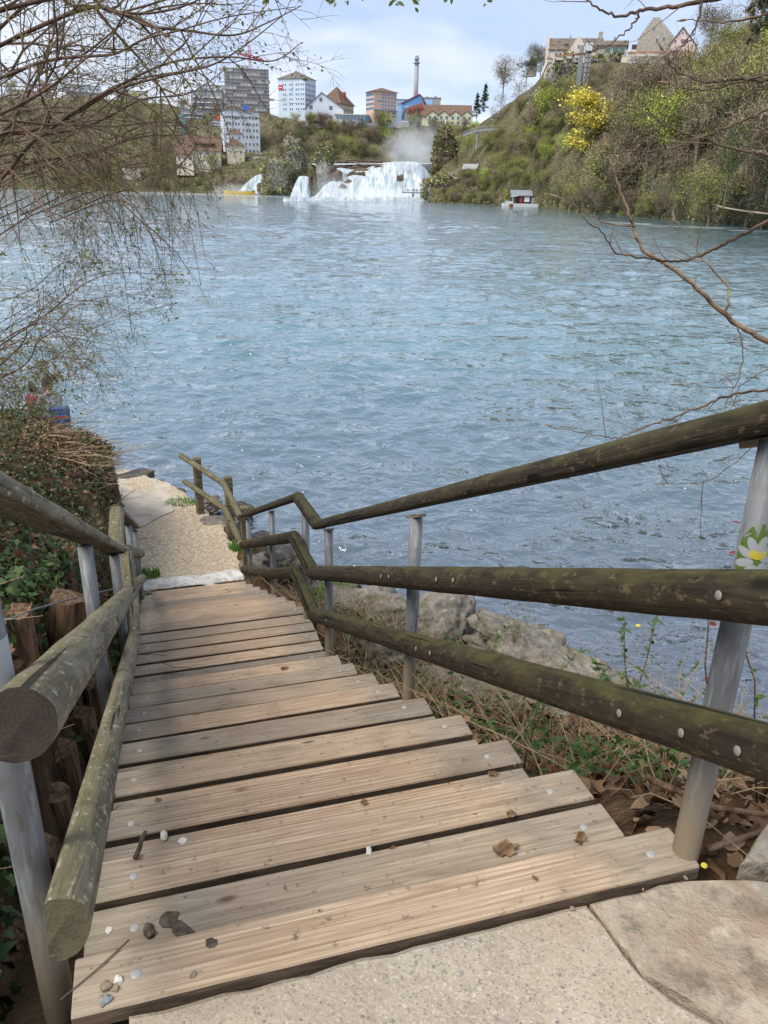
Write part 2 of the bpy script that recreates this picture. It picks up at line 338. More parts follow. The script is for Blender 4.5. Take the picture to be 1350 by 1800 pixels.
def mat_rock(name, c1, c2, lich, moss, mossamt=0.4, src='Object', sc=1.0):
    t = NT(name); v = t.map((sc, sc, sc), src)
    n1 = t.noise(v, 2.2, 7, 0.66); n2 = t.noise(v, 11, 5, 0.7); n3 = t.noise(v, 4.0, 5, 0.6, 0.7)
    c = t.mix(t.ramp(n1, [(0.35, 0), (0.65, 1)]), c1, c2)
    c = t.mix(t.ramp(n2, [(0.36, 0.75), (0.5, 0)]), c, tuple(k * 0.45 for k in c1))
    c = t.mix(t.ramp(n2, [(0.58, 0), (0.66, 0.7)]), c, lich)
    c = t.mix(t.math('MULTIPLY', t.ramp(n3, [(0.52, 0), (0.62, 1)]), mossamt), c, moss)
    t.bump(t.math('ADD', n1, t.math('MULTIPLY', n2, 0.5)), 0.05 / sc, 0.9)
    return t.set(c, 0.9, 0, 0.25)
def mat_leaf(name, stops, rough=0.5, spec=0.4, trans=0.0, veins=False):
    t = NT(name); g = t.n('ShaderNodeNewGeometry').outputs['Random Per Island']
    n_ = len(stops); c = t.ramp(g, [(i / max(1, n_ - 1), s_) for i, s_ in enumerate(stops)])
    c = t.mix(t.ramp(t.noise(t.map(), 30, 3), [(0.3, 0.35), (0.6, 0)]), c, tuple(k * 0.5 for k in stops[0]))
    m = t.set(c, rough, 0, spec)
    if trans:
        tr = t.n('ShaderNodeBsdfTranslucent'); t.l(c, tr.inputs[0]); mxs = t.n('ShaderNodeMixShader'); mxs.inputs[0].default_value = trans
        t.l(t.b.outputs[0], mxs.inputs[1]); t.l(tr.outputs[0], mxs.inputs[2]); t.l(mxs.outputs[0], t.out.inputs[0])
    return m
MT = {}
MT['plank_side'] = mottled('shade_dark_plank_edge', (0.075, 0.052, 0.035), (0.16, 0.115, 0.075), 9.0, 0.9, 0.004, 40, (1, 8, 8), True)  # plank sides coloured dark: the shade in the gaps is painted in
MT['water'] = mat_water(); MT['plank'] = mat_plank(); MT['plank_grey'] = mat_plank('grey_plank_wood', 0.72); MT['screw'] = plain('dull_screw', (0.24, 0.23, 0.205), 0.6, 0.2); MT['steel'] = mat_steel(); MT['slab'] = mat_slab(); MT['gravel'] = mat_gravel()
MT['log_dark'] = mat_log('dark_mossy_wood', (0.012, 0.009, 0.006), (0.038, 0.027, 0.015), (0.060, 0.044, 0.022), (0.080, 0.072, 0.022), 0.75)
MT['log_grey'] = mat_log('grey_weathered_wood', (0.085, 0.068, 0.045), (0.21, 0.175, 0.12), (0.27, 0.245, 0.18), (0.16, 0.14, 0.05), 0.45)
MT['end_dark'] = mat_endgrain('dark_end_grain', (0.035, 0.022, 0.014), (0.06, 0.04, 0.025))
MT['end_olive'] = mat_endgrain('olive_end_grain', (0.085, 0.07, 0.035), (0.13, 0.105, 0.055))
MT['split_wood'] = mottled('split_brown_wood', (0.10, 0.055, 0.03), (0.33, 0.205, 0.12), 6.0, 0.88, 0.03, 14, (5, 5, 0.6), True)
MT['fence_wood'] = mat_log('fence_wood', (0.07, 0.055, 0.03), (0.15, 0.125, 0.07), (0.22, 0.19, 0.12), (0.13, 0.12, 0.05), 0.5)
MT['bolt'] = plain('bolt_zinc', (0.40, 0.39, 0.36), 0.6, 0.2)
MT['soil'] = mottled('bank_soil', (0.045, 0.028, 0.016), (0.16, 0.10, 0.055), 3.5, 0.95, 0.06, 22, spec=0.1, src='World')
MT['rock'] = mat_rock('grey_boulder', (0.14, 0.12, 0.095), (0.31, 0.275, 0.225), (0.42, 0.39, 0.33), (0.11, 0.10, 0.035), 0.6)
MT['rock_moss'] = mat_rock('mossy_boulder', (0.10, 0.085, 0.06), (0.22, 0.18, 0.12), (0.30, 0.24, 0.12), (0.20, 0.14, 0.03), 0.9)
MT['rock_dark'] = mat_rock('wet_boulder', (0.05, 0.047, 0.043), (0.13, 0.12, 0.11), (0.25, 0.24, 0.22), (0.17, 0.14, 0.02), 0.5)
MT['white_stone'] = mat_rock('pale_step_stone', (0.52, 0.48, 0.42), (0.70, 0.67, 0.61), (0.75, 0.72, 0.67), (0.45, 0.38, 0.28), 0.4)
MT['ivy'] = mat_leaf('ivy_leaf', [(0.022, 0.045, 0.014), (0.035, 0.075, 0.02), (0.055, 0.105, 0.028), (0.10, 0.14, 0.04)], 0.58, 0.3)
MT['dead'] = mat_leaf('dead_leaf', [(0.09, 0.045, 0.02), (0.17, 0.09, 0.045), (0.25, 0.15, 0.08), (0.36, 0.25, 0.15)], 0.7, 0.3)
MT['young'] = mat_leaf('young_leaf', [(0.13, 0.15, 0.03), (0.21, 0.23, 0.045), (0.30, 0.31, 0.07)], 0.5, 0.4, 0.35)
MT['bramble'] = mat_leaf('bramble_leaf', [(0.05, 0.10, 0.025), (0.09, 0.17, 0.04), (0.15, 0.24, 0.06)], 0.5, 0.4, 0.3)
MT['redleaf'] = mat_leaf('red_leaf', [(0.20, 0.03, 0.02), (0.32, 0.06, 0.03)], 0.5, 0.4, 0.2)
MT['grass'] = mat_leaf('grass_blade', [(0.07, 0.17, 0.025), (0.12, 0.26, 0.04), (0.18, 0.32, 0.06)], 0.6, 0.3, 0.3)
MT['straw'] = mat_leaf('dry_stalk', [(0.30, 0.21, 0.12), (0.45, 0.34, 0.21), (0.20, 0.13, 0.075)], 0.8, 0.2)
MT['bark'] = mottled('shrub_bark', (0.070, 0.043, 0.028), (0.18, 0.12, 0.078), 9, 0.8, 0.01, 60, rnd=True)
MT['twig'] = mottled('twig_bark', (0.085, 0.055, 0.036), (0.19, 0.125, 0.08), 5, 0.8)
MT['palebark'] = mottled('pale_bark', (0.16, 0.10, 0.06), (0.36, 0.26, 0.165), 14, 0.75, 0.01, 80)

# ------------------------------------------------------------------ river
def build_river():
    rng = np.random.RandomState(4)
    Y = 4.0 * np.exp(np.linspace(0, math.log(860 / 4.0), 1050)); a = np.linspace(-1.1, 0.95, 500)
    YY, AA = np.meshgrid(Y, a, indexing='ij'); X = AA * (YY + 3.0); X = np.clip(X, -620, 420)
    Z = np.zeros_like(X); dY = YY * 0.0051; fade0 = np.minimum(1, 30 / YY) * 0.5 + 0.5
    for k in range(64):
        lam = 0.22 * (4.5 / 0.22) ** (rng.rand() ** 1.15); th = rng.normal(1.9, 0.65); kx, ky = math.cos(th) * 2 * PI / lam, math.sin(th) * 2 * PI / lam
        amp = 0.0064 * lam ** 0.72
        wgt = np.clip((lam / dY - 2.2) / 2.5, 0, 1)
        ph = rng.rand() * 6.28; wob = 0.7 * np.sin(X * 0.21 * (1 + 0.2 * (k % 5)) + YY * 0.13 + k)
        s_ = np.sin(kx * X + ky * YY + ph + wob)
        Z += amp * wgt * (s_ - 0.32 * np.cos(2 * (kx * X + ky * YY + ph + wob)))
    gust = 0.72 + 0.4 * fbm(X * 0.07, YY * 0.05, 0, 3, 3)
    calm = np.clip((YY - 6) / 10, 0.75, 1)
    Z *= gust * calm
    V = np.stack([X.ravel(), YY.ravel(), Z.ravel()], 1)
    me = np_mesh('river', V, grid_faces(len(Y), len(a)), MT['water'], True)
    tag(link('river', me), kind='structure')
build_river()

# ------------------------------------------------------------------ near ground: one sheet under the stairs, the bank on the left, the shore on the right
SHORE = np.array([(-60, 60), (-30, 34), (-12, 22), (-5.5, 18.6), (-2.6, 16.6), (-0.9, 15.7), (0.1, 14.9), (0.7, 13.6), (1.25, 12.4), (1.75, 11.2), (2.5, 9.9), (3.35, 9.0), (3.9, 8.0), (4.3, 6.6), (4.7, 4.4), (5.6, 1.0), (7.5, -3), (9, -8), (11, -14)])
def shore_dist(u, v):                          # positive inland
    d = np.full(u.shape, 1e9); sg = np.ones(u.shape)
    for (ax, ay), (bx, by) in zip(SHORE[:-1], SHORE[1:]):
        dx, dy = bx - ax, by - ay; t = np.clip(((u - ax) * dx + (v - ay) * dy) / (dx * dx + dy * dy), 0, 1)
        ex, ey = u - ax - t * dx, v - ay - t * dy; q = np.hypot(ex, ey); cr = dx * ey - dy * ex
        m = q < d; d = np.where(m, q, d); sg = np.where(m, np.where(cr < 0, 1, -1), sg)
    return d * sg
def zline(v):
    return np.interp(v, [-6, 1.36, 5.4, 6.66, 9.81, 10.4, 14, 15.6, 18], [-1.60, -1.66, -3.76, -3.80, -5.10, -5.125, -5.22, -5.40, -5.5])
def path_left(v): return np.interp(v, [9, 10.5, 12.4, 13.4, 15, 17, 22], [-0.62, -0.60, -0.60, -0.75, -1.3, -2.6, -6])
def ground(u, v):
    u = np.asarray(u, float); v = np.asarray(v, float); zl = zline(v); s = shore_dist(u, v)
    n = fbm(u * 1.1, v * 1.1, 0, 11, 4) * 0.10; n2 = fbm(u * 5, v * 5, 0, 17, 3) * 0.03
    # left bank
    edge = np.where(v > 9, path_left(v), np.interp(v, [-6, 1.0, 2.0, 9], [-0.52, -0.50, -0.56, -0.62])); d = np.maximum(edge - u, 0)
    foot = np.interp(v, [-6, 1.2, 2.4, 4, 9, 11, 12.4, 13.3, 15, 17], [-1.62, -1.68, -1.78, -2.30, -4.1, -4.02, -3.98, -4.7, -5.1, -5.35])
    rise = np.interp(d, [0, 0.12, 0.5, 1.2, 2.5, 5, 12], [0, 0.22, 0.62, 1.12, 1.75, 2.6, 4.6]) * np.interp(v, [-6, 0.5, 2, 4, 9, 12.3, 13.8, 17], [0.5, 0.45, 0.60, 0.92, 0.88, 0.60, 0.55, 0.5])
    zb = np.where(d > 0, foot * np.clip(d / 0.10, 0, 1) + zl * (1 - np.clip(d / 0.10, 0, 1)) + rise, zl - 0.16)
    zb = zb + (n + n2) * np.clip(d / 0.3, 0, 1)
    # right slope
    e = np.maximum(u - 1.28, 0); rw = np.maximum(e + np.maximum(s, 0), 0.05)
    frac = np.clip(e / rw, 0, 1)
    zr0 = zl - 0.10
    zr = zr0 + (-5.5 - zr0) * frac ** np.interp(v, [0, 2, 4, 6, 8], [3.0, 2.5, 1.6, 1.1, 0.9]) + (n * 1.4 + n2) * np.clip(e / 0.2, 0, 1)
    z = np.where(u > 1.28, zr, np.where((d > 0) , zb, zl - 0.16))
    z = np.where((u > -1.1) & (u < 2.35) & (v < 1.2), np.minimum(z, -1.76 - 0.1 * np.clip((1.2 - v) / .2, 0, 1)), z); z = np.where((u <= 1.28) & (d <= 0) & (v < 1.35), -1.76, z)
    mound = 0.0
    onpath = (v > 9.85) & (d <= 0) & (u <= 1.28); z = np.where(onpath, zl - 0.0, z)
    # down into the water
    k = np.clip((s + 0.15) / 0.8, 0, 1); k = k * k * (3 - 2 * k)
    zw = np.maximum(-5.5 + s * 0.8, -8.5) + n * 0.5
    z = np.where(s > 0.65, z, np.minimum(zw, z) * (1 - k) + z * k)
    return z
def gpt(u, v, dz=0.0): return st(u, v, float(ground(np.array([u]), np.array([v]))[0]) + dz)
def build_ground():
    def ax(a, b, step, fine_a, fine_b, fs): return np.concatenate([np.arange(a, fine_a, step), np.arange(fine_a, fine_b, fs), np.arange(fine_b, b + 1e-6, step)])
    us = np.concatenate([np.arange(-60, -14, 2.0), ax(-14, 12, 0.35, -4.5, 5.2, 0.06)]); vs_ = np.concatenate([ax(-14, 24, 0.3, 0.0, 16.5, 0.07), np.arange(25, 62, 1.5)])
    Vv, U = np.meshgrid(vs_, us, indexing='ij'); Z = ground(U, Vv)
    x = U * math.cos(_A) - Vv * math.sin(_A); y = U * math.sin(_A) + Vv * math.cos(_A)
    V = np.stack([x.ravel(), y.ravel(), Z.ravel() + EYE], 1)
    tag(link('riverbank_ground', np_mesh('riverbank_ground', V, grid_faces(len(vs_), len(us)), MT['soil'], True)), kind='structure')
    # gravel path at the foot of the stairs, a sheet just above the ground
    vs2 = np.arange(10.18, 15.9, 0.08); ts = np.linspace(0, 1, 34); V = []
    for v in vs2:
        uL = float(path_left(v)) - 0.05; sh = [0.95 - 0.02 * math.sin(v * 5), 0.0]
        uR = float(np.interp(v, [10, 11.2, 12.2, 12.9, 13.6, 14.4, 15, 15.9], [1.05, 0.98, 0.84, 0.64, 0.42, 0.18, -0.15, -0.6])) + 0.02 * math.sin(v * 7) + 0.015 * math.sin(v * 17)
        if uR < uL + 0.1: uR = uL + 0.1
        for t in ts:
            u = uL + (uR - uL) * t; z = float(zline(v)) + 0.012 + 0.02 * math.sin(u * 3 + v) * 0.5; V.append(st(u, v, z))
    tag(link('gravel_path', np_mesh('gravel_path', np.array(V), grid_faces(len(vs2), len(ts)), MT['gravel'], True)), kind='structure')
build_ground()
# ------------------------------------------------------------------ staircase
RV = (0.5, 1.3, -1.62)
stairs = empty('staircase', st(*RV), 'wooden plank staircase running down to the gravel path', 'staircase', rz=_A)
def L3(u, v, z): return Vector((u - RV[0], v - RV[1], z - RV[2]))
R = random.Random(7)
def plank_mesh(Lh, w_=0.143, th=0.046, rnd=None):
    prof = [(-w_ / 2, -th), (-w_ / 2, -0.006), (-w_ / 2 + 0.0025, -0.002), (-w_ / 2 + 0.006, 0), (0, 0.0008), (w_ / 2 - 0.006, 0), (w_ / 2 - 0.0025, -0.002), (w_ / 2, -0.006), (w_ / 2, -th)]
    m = MB(); n = len(prof); xs = [-Lh, -Lh + 0.004] + [-Lh + 2 * Lh * k / 10 for k in range(1, 10)] + [Lh - 0.004, Lh]
    V = []
    for i, x in enumerate(xs):
        sc = 0.985 if i in (0, len(xs) - 1) else 1.0
        wob = rnd.uniform(-0.0012, 0.0012)
        for y, z in prof: V.append((x, y * sc + wob, z * sc if z < -0.01 else z + (-0.003 if sc < 1 else 0)))
    F = [(i * n + j, (i + 1) * n + j, (i + 1) * n + (j + 1) % n, i * n + (j + 1) % n) for i in range(len(xs) - 1) for j in range(n)]
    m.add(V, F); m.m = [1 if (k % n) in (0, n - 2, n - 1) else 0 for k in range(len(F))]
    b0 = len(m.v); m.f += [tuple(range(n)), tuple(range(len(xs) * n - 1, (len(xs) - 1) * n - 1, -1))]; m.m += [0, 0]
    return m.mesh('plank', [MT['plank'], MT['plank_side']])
bm_ = MB()
bm_.add([(0.0125 * math.cos(t * PI / 6), 0.0125 * math.sin(t * PI / 6), 0.0) for t in range(12)] + [(0.0100 * math.cos(t * PI / 6), 0.0100 * math.sin(t * PI / 6), 0.0022) for t in range(12)] + [(0.006 * math.cos(t * PI / 6), 0.006 * math.sin(t * PI / 6), 0.003) for t in range(12)],
        [(i, (i + 1) % 12, 12 + (i + 1) % 12, 12 + i) for i in range(12)] + [(12 + i, 12 + (i + 1) % 12, 24 + (i + 1) % 12, 24 + i) for i in range(12)] + [tuple(range(24, 36))])
BOLT = bm_.mesh('bolt', MT['bolt'], True)
TREADS = [(1.364, -1.60, 1)] + [(v, z, 3) for v, z in zip((1.841, 2.319, 2.776, 3.276, 3.791, 4.275, 4.79, 5.308), (-1.80, -2.045, -2.265, -2.51, -2.765, -3.01, -3.265, -3.517))] + [(6.66, -3.79, 8)] + [(6.66 + 0.45 * k, -3.79 - 0.1855 * k, 3) for k in range(1, 8)]
def left_u(v): return float(np.interp(v, [1.2, 1.7, 2.8, 4, 6, 10], [-0.26, -0.305, -0.328, -0.345, -0.355, -0.345]))
def right_u(v): return float(np.interp(v, [1.2, 6.66, 9.9], [1.25, 1.25, 1.0]))
for far, z, n in TREADS:
    for k in range(n):
        vc = far - 0.0715 - k * 0.1705 + R.uniform(-0.003, 0.003); ul, ur = left_u(vc) + R.uniform(-0.012, 0.012), right_u(vc) + R.uniform(-0.012, 0.012)
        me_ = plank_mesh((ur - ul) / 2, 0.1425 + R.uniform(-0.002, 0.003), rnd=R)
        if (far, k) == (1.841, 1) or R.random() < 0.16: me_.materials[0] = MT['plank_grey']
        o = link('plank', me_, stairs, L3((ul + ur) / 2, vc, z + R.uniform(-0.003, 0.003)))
        o.rotation_euler = (R.uniform(-0.008, 0.008), R.uniform(-0.003, 0.003), R.uniform(-0.004, 0.004))
        for sx in (-1, 1):
            b = link('bolt', BOLT, o, ((ur - ul) / 2 * sx - sx * (0.115 + R.uniform(-0.015, 0.02)), R.uniform(-0.012, 0.012), 0.0008)); b.rotation_euler = (0, 0, R.uniform(0, 1))
for uo in (-0.20, 1.08):                        # beams carrying the planks
    m = MB(); line = [(1.25, -1.70), (1.36, -1.72), (5.33, -3.68), (5.5, -3.87), (6.6, -3.87), (9.8, -5.17)]
    for (v0, z0), (v1, z1) in zip(line[:-1], line[1:]):
        ua, ub = (uo, uo) if uo < 0 else (uo - max(0, v0 - 6.66) * 0.08, uo - max(0, v1 - 6.66) * 0.08)
        a = [L3(ua + s * 0.05, v0, z0 + d) for s in (-1, 1) for d in (-0.28, 0)]; b = [L3(ub + s * 0.05, v1, z1 + d) for s in (-1, 1) for d in (-0.28, 0)]
        m.add(a + b, [(0, 1, 5, 4), (2, 6, 7, 3), (1, 3, 7, 5), (0, 4, 6, 2), (0, 2, 3, 1), (4, 5, 7, 6)])
    m.build('stringer', MT['log_dark'], stairs)

# ------------------------------------------------------------------ railings
def log_mesh(Lg, r, prof='round', seed=0, mats=None, taper=1.0, nose=0.0):
    rn = np.random.RandomState(seed); N = 18; K = max(8, int(Lg / 0.09)); V = []; F = []
    xs = np.linspace(0, Lg, K)
    for i, x in enumerate(xs):
        for j in range(N):
            t = 2 * PI * j / N; cy_, cz = math.cos(t), math.sin(t)
            rr = r * (1 + (taper - 1) * i / (K - 1)) * (1 + 0.035 * float(vnoise(x * 5, cy_ * 1.3 + seed, cz * 1.3)) + 0.02 * float(vnoise(x * 14, cy_ * 4, cz * 4 + seed)))
            if i in (0, K - 1): rr *= 0.965
            y, z = cy_ * rr, cz * rr
            if prof == 'flatbottom': z = max(z, -0.30 * r) * 0.95
            elif prof == 'flatside': y = min(y, 0.30 * r)
            V.append((x, y, z))
    for i in range(K - 1):
        for j in range(N): F.append((i * N + j, (i + 1) * N + j, (i + 1) * N + (j + 1) % N, i * N + (j + 1) % N))
    m = MB(); m.add(V, F); m.add([V[j] for j in range(N)], [tuple(range(N))], 1); m.add([V[(K - 1) * N + j] for j in range(N)], [tuple(range(N - 1, -1, -1))], 1)
    me = m.mesh('rail', mats, True)
    return me
def place_x(o, p, q, base):                     # aim local X from p to q; local Z as high as it goes
    x = (q - p).normalized(); y = Vector((0, 0, 1)).cross(x).normalized(); z = x.cross(y)
    Mx = Matrix((x, y, z)).transposed().to_4x4(); Mx.translation = p; o.matrix_local = base.inverted() @ Mx
def rail_set(root, pts, r, prof, mats, seed, name='rail', flip=False, over=0.03):
    base = root.matrix_world.copy(); P = [st(*p) for p in pts]; res = []
    for i, (p, q) in enumerate(zip(P[:-1], P[1:])):
        d = (q - p).normalized(); p2 = p - d * (over if i > 0 else 0); q2 = q + d * (over if i < len(P) - 2 else 0)
        o = link(name, log_mesh((q2 - p2).length, r, prof, seed + i * 7, mats), root)
        place_x(o, p2, q2, base); res.append((o, p2, q2))
    return res
def post_mesh(h, r=0.034, lean=0.0):
    m = MB(); m.tube([(0, 0, -0.25), (0, 0, 0), (0, 0, h * 0.5), (0, 0, h)], r, 16); return m.mesh('post', MT['steel'], True)
def screw_on(rail, p, q, x, ang, r):            # galvanised screw head on the side of a rail that faces the stairs
    me = MB().tube([(0, 0, 0), (0, 0, 0.002), (0, 0, 0.0032)], [0.011, 0.010, 0.004], 10).mesh('screw', MT['screw'], True)
    o = link('screw', me, rail); n = Vector((0, math.cos(ang), math.sin(ang)))
    o.matrix_local = Matrix.Translation(Vector((x, 0, 0)) + n * r * 0.985) @ n.to_track_quat('Z', 'Y').to_matrix().to_4x4()
bpy.context.view_layer.update()
# right railing
rroot = empty('railing', st(1.22, 1.27, -1.66), 'right hand railing with three dark mossy log rails on steel posts', 'railing')
bpy.context.view_layer.update()
LD = [MT['log_dark'], MT['end_olive']]; LG = [MT['log_grey'], MT['end_dark']]; LGO = [MT['log_grey'], MT['end_olive']]
rail_set(rroot, [(1.22, 0.55, -0.095), (1.22, 5.83, -2.593), (1.22, 6.74, -2.69), (1.02, 9.62, -4.03)], 0.057, 'flatbottom', LD, 3, 'handrail')
mid = rail_set(rroot, [(1.125, 0.35, -0.375), (1.125, 5.62, -2.905), (1.12, 6.46, -2.955), (0.975, 9.55, -4.41)], 0.056, 'round', LD, 21)
low = rail_set(rroot, [(1.125, 0.45, -0.765), (1.125, 5.59, -3.28), (1.12, 6.41, -3.295), (1.06, 7.75, -3.96), (0.975, 9.57, -4.79)], 0.058, 'round', LD, 41)
for (o, p, q), xs in ((mid[0], (0.62, 0.88, 2.42, 2.62, 3.35, 3.5)), (low[0], (0.62, 0.80, 1.05, 2.55, 2.75, 4.9))):
    for x in xs: screw_on(o, p, q, x, 0.15, 0.062)
posts = [(1.245, 1.27, -1.66, -0.47), (1.222, 3.44, -2.62, -1.53), (1.222, 5.46, -3.62, -2.47), (1.222, 6.42, -3.74, -2.69), (1.145, 8.0, -4.42, -3.33), (1.05, 9.5, -5.06, -4.03)]
rposts = []
for u, v, zb, zt in posts:
    g = min(zb, float(ground(np.array([u]), np.array([v]))[0]) + 0.02); o = link('post', post_mesh(zt - zb), rroot); o.location = st(u, v, zb) - rroot.location; rposts.append(o)
    if v < 9:
        sd = MB(); sd.box((0, 0, 0), (0.05, 0.17, 0.014)); s_ = sd.build('saddle', MT['steel'], o, loc=(0, 0, zt - zb + 0.004)); s_.rotation_euler = (-0.44 if not 5.5 < v < 6.5 else 0, 0, _A)
def curved_patch(mb, r, a0, a1, z0, z1, m=0, n=10, k=4, z=None):
    V = [(r * math.cos(a0 + (a1 - a0) * i / n), r * math.sin(a0 + (a1 - a0) * i / n), z0 + (z1 - z0) * j / k) for j in range(k + 1) for i in range(n + 1)]
    mb.add(V, [(j * (n + 1) + i, j * (n + 1) + i + 1, (j + 1) * (n + 1) + i + 1, (j + 1) * (n + 1) + i) for j in range(k) for i in range(n)], m)
def blob_patch(mb, r, ac, zc, ra, rz, rot, m):    # an oval stuck round a pipe
    n = 12; V = [(r * math.cos(ac), r * math.sin(ac), zc)]
    for q_ in range(1, 7):
      for i in range(n):
        t = 2 * PI * i / n; x, y = ra * q_ / 6 * math.cos(t), rz * q_ / 6 * math.sin(t); x, y = x * math.cos(rot) - y * math.sin(rot), x * math.sin(rot) + y * math.cos(rot)
        V.append((r * math.cos(ac + x / r), r * math.sin(ac + x / r), zc + y))
    mb.add(V, [(0, i + 1, (i + 1) % n + 1) for i in range(n)] + [(1 + q_ * n + i, 1 + (q_ + 1) * n + i, 1 + (q_ + 1) * n + (i + 1) % n, 1 + q_ * n + (i + 1) % n) for q_ in range(5) for i in range(n)], m)
MT['st_green'] = plain('sticker_green', (0.10, 0.17, 0.03), 0.5); MT['st_white'] = plain('sticker_white', (0.45, 0.48, 0.48), 0.6); MT['st_yellow'] = plain('sticker_yellow', (0.55, 0.45, 0.05), 0.5)
MT['st_petal'] = plain('sticker_petal', (0.36, 0.37, 0.38), 0.6); MT['st_blue'] = plain('sticker_ink', (0.10, 0.13, 0.32), 0.5)
sk = MB(); ac = math.atan2(-0.95, -0.10); zc = 0.93
blob_patch(sk, 0.0348, ac, zc, 0.048, 0.085, 0, 0)
for i in range(9): t = 2 * PI * i / 9; blob_patch(sk, 0.0354 + 0.0002 * (i % 3), ac + 0.028 * math.cos(t) / 0.035, zc + 0.036 * math.sin(t), 0.022, 0.010, t, 1)
blob_patch(sk, 0.0358, ac, zc + 0.012, 0.02, 0.012, 0, 2)
tag(sk.build('sticker', [MT['st_green'], MT['st_petal'], MT['st_yellow']], rposts[0]), 'green sticker printed with a white daisy')
# left railing
lroot = empty('railing', st(-0.34, 1.38, -1.75), 'left hand railing with grey weathered log rails and a white sticker on its nearest post', 'railing')
bpy.context.view_layer.update()
rail_set(lroot, [(-0.365, 0.75, -0.13), (-0.365, 5.62, -2.54), (-0.38, 6.5, -2.575), (-0.36, 9.42, -3.97)], 0.060, 'flatbottom', LG, 61, 'handrail')
rail_set(lroot, [(-0.243, 1.10, -0.775), (-0.312, 5.70, -2.945), (-0.345, 6.52, -2.965), (-0.335, 9.7, -4.46)], 0.060, 'round', LG, 81)
rail_set(lroot, [(-0.250, 1.13, -1.245), (-0.315, 5.60, -3.27), (-0.33, 6.45, -3.31), (-0.335, 9.3, -4.62)], 0.058, 'flatside', LGO, 101)
lposts = []
for u, v, zb, zt in [(-0.335, 1.40, -1.80, -0.49), (-0.372, 3.62, -2.80, -1.60), (-0.372, 5.45, -3.74, -2.50), (-0.385, 6.4, -3.84, -2.62), (-0.37, 7.95, -4.42, -3.32), (-0.365, 9.35, -5.05, -3.98)]:
    o = link('post', post_mesh(zt - zb, 0.035), lroot); o.location = st(u, v, zb) - lroot.location; lposts.append(o)
sk = MB(); curved_patch(sk, 0.0356, math.radians(-150), math.radians(30), 0.78, 1.02, 0, 14, 3)
sk.build('sticker', MT['st_white'], lposts[0]); wr = MB(); rr = random.Random(5)
for k in range(9):
    a = math.radians(-20 - 9 * k); pts = [(0.0362 * math.cos(a + rr.uniform(-.1, .1)), 0.0362 * math.sin(a + rr.uniform(-.1, .1)), 0.86 + rr.uniform(-0.03, 0.05)) for _ in range(4)]; wr.tube(pts, 0.0011, 4)
wr.build('scribble', MT['st_blue'], lposts[0])
# wooden fence beside the path
froot = empty('fence', st(1.0, 11.5, -5.15), 'low wooden fence with square posts beside the gravel path by the water', 'fence')
bpy.context.view_layer.update()
for u, v, zb, zt, a in [(0.60, 12.62, -5.25, -4.17, 0.3), (0.99, 11.45, -5.2, -4.12, 0.15), (1.055, 9.95, -5.15, -4.03, 0.1)]:
    m = MB(); h = zt - zb; m.add([(sx * 0.055, sy * 0.055, z) for z in (-0.2, h - 0.02) for sx, sy in ((-1, -1), (1, -1), (1, 1), (-1, 1))] + [(sx * 0.045, sy * 0.045, h) for sx, sy in ((-1, -1), (1, -1), (1, 1), (-1, 1))],
                                 [(0, 1, 5, 4), (1, 2, 6, 5), (2, 3, 7, 6), (3, 0, 4, 7), (4, 5, 9, 8), (5, 6, 10, 9), (6, 7, 11, 10), (7, 4, 8, 11), (8, 9, 10, 11)])
    o = m.build('post', MT['fence_wood'], froot); o.location = st(u, v, zb) - froot.location; o.rotation_euler = (0, 0, _A + a)
FW = [MT['fence_wood'], MT['end_olive']]
rail_set(froot, [(0.36, 12.95, -4.22), (0.92, 11.42, -4.22), (0.98, 9.75, -4.10)], 0.045, 'round', FW, 131)
rail_set(froot, [(0.39, 12.93, -4.68), (0.92, 11.42, -4.64), (0.98, 9.75, -4.52)], 0.045, 'round', FW, 141)

# ------------------------------------------------------------------ paving at the head of the stairs
pav = empty('landing_pavement', st(0.5, 0.9, -1.63), None, None, rz=_A); pav['kind'] = 'structure'
def slab(poly, top, th=0.12, seed=0, mat=None):
    rn = random.Random(seed); P = []
    for (a, b), (c, d) in zip(poly, poly[1:] + poly[:1]):
        n = max(2, int(math.hypot(c - a, d - b) / 0.06))
        for k in range(n): t = k / n; P.append((a + (c - a) * t + rn.uniform(-1, 1) * 0.005, b + (d - b) * t + rn.uniform(-1, 1) * 0.005))
    n = len(P); cx, cy_ = sum(p[0] for p in P) / n, sum(p[1] for p in P) / n
    def ring(k, dz): return [Vector((cx + (x - cx) * k - 0.5, cy_ + (y - cy_) * k - 0.9, top + dz + 1.63)) for x, y in P]
    V = ring(1, -th) + ring(1, -0.012) + ring(0.985, 0) + [Vector((cx - 0.5, cy_ - 0.9, top + 1.632))]
    F = [(r * n + i, r * n + (i + 1) % n, (r + 1) * n + (i + 1) % n, (r + 1) * n + i) for r in range(2) for i in range(n)] + [(2 * n + i, 2 * n + (i + 1) % n, 3 * n) for i in range(n)]
    m = MB(); m.add(V, F); return m.build('slab', mat or MT['slab'], pav)
slab([(-0.16, 1.208), (0.915, 1.206), (0.93, 1.0), (1.02, 0.86), (1.0, 0.4), (0.3, -1.2), (-0.16, -1.2)], -1.609, seed=1)
slab([(-0.95, 1.15), (-0.42, 1.18), (-0.172, 1.204), (-0.172, -1.2), (-0.95, -1.2)], -1.63, seed=2)
MT['flag'] = mat_rock('worn_flagstone', (0.31, 0.25, 0.18), (0.46, 0.39, 0.295), (0.50, 0.43, 0.33), (0.29, 0.19, 0.12), 0.5, 'World')
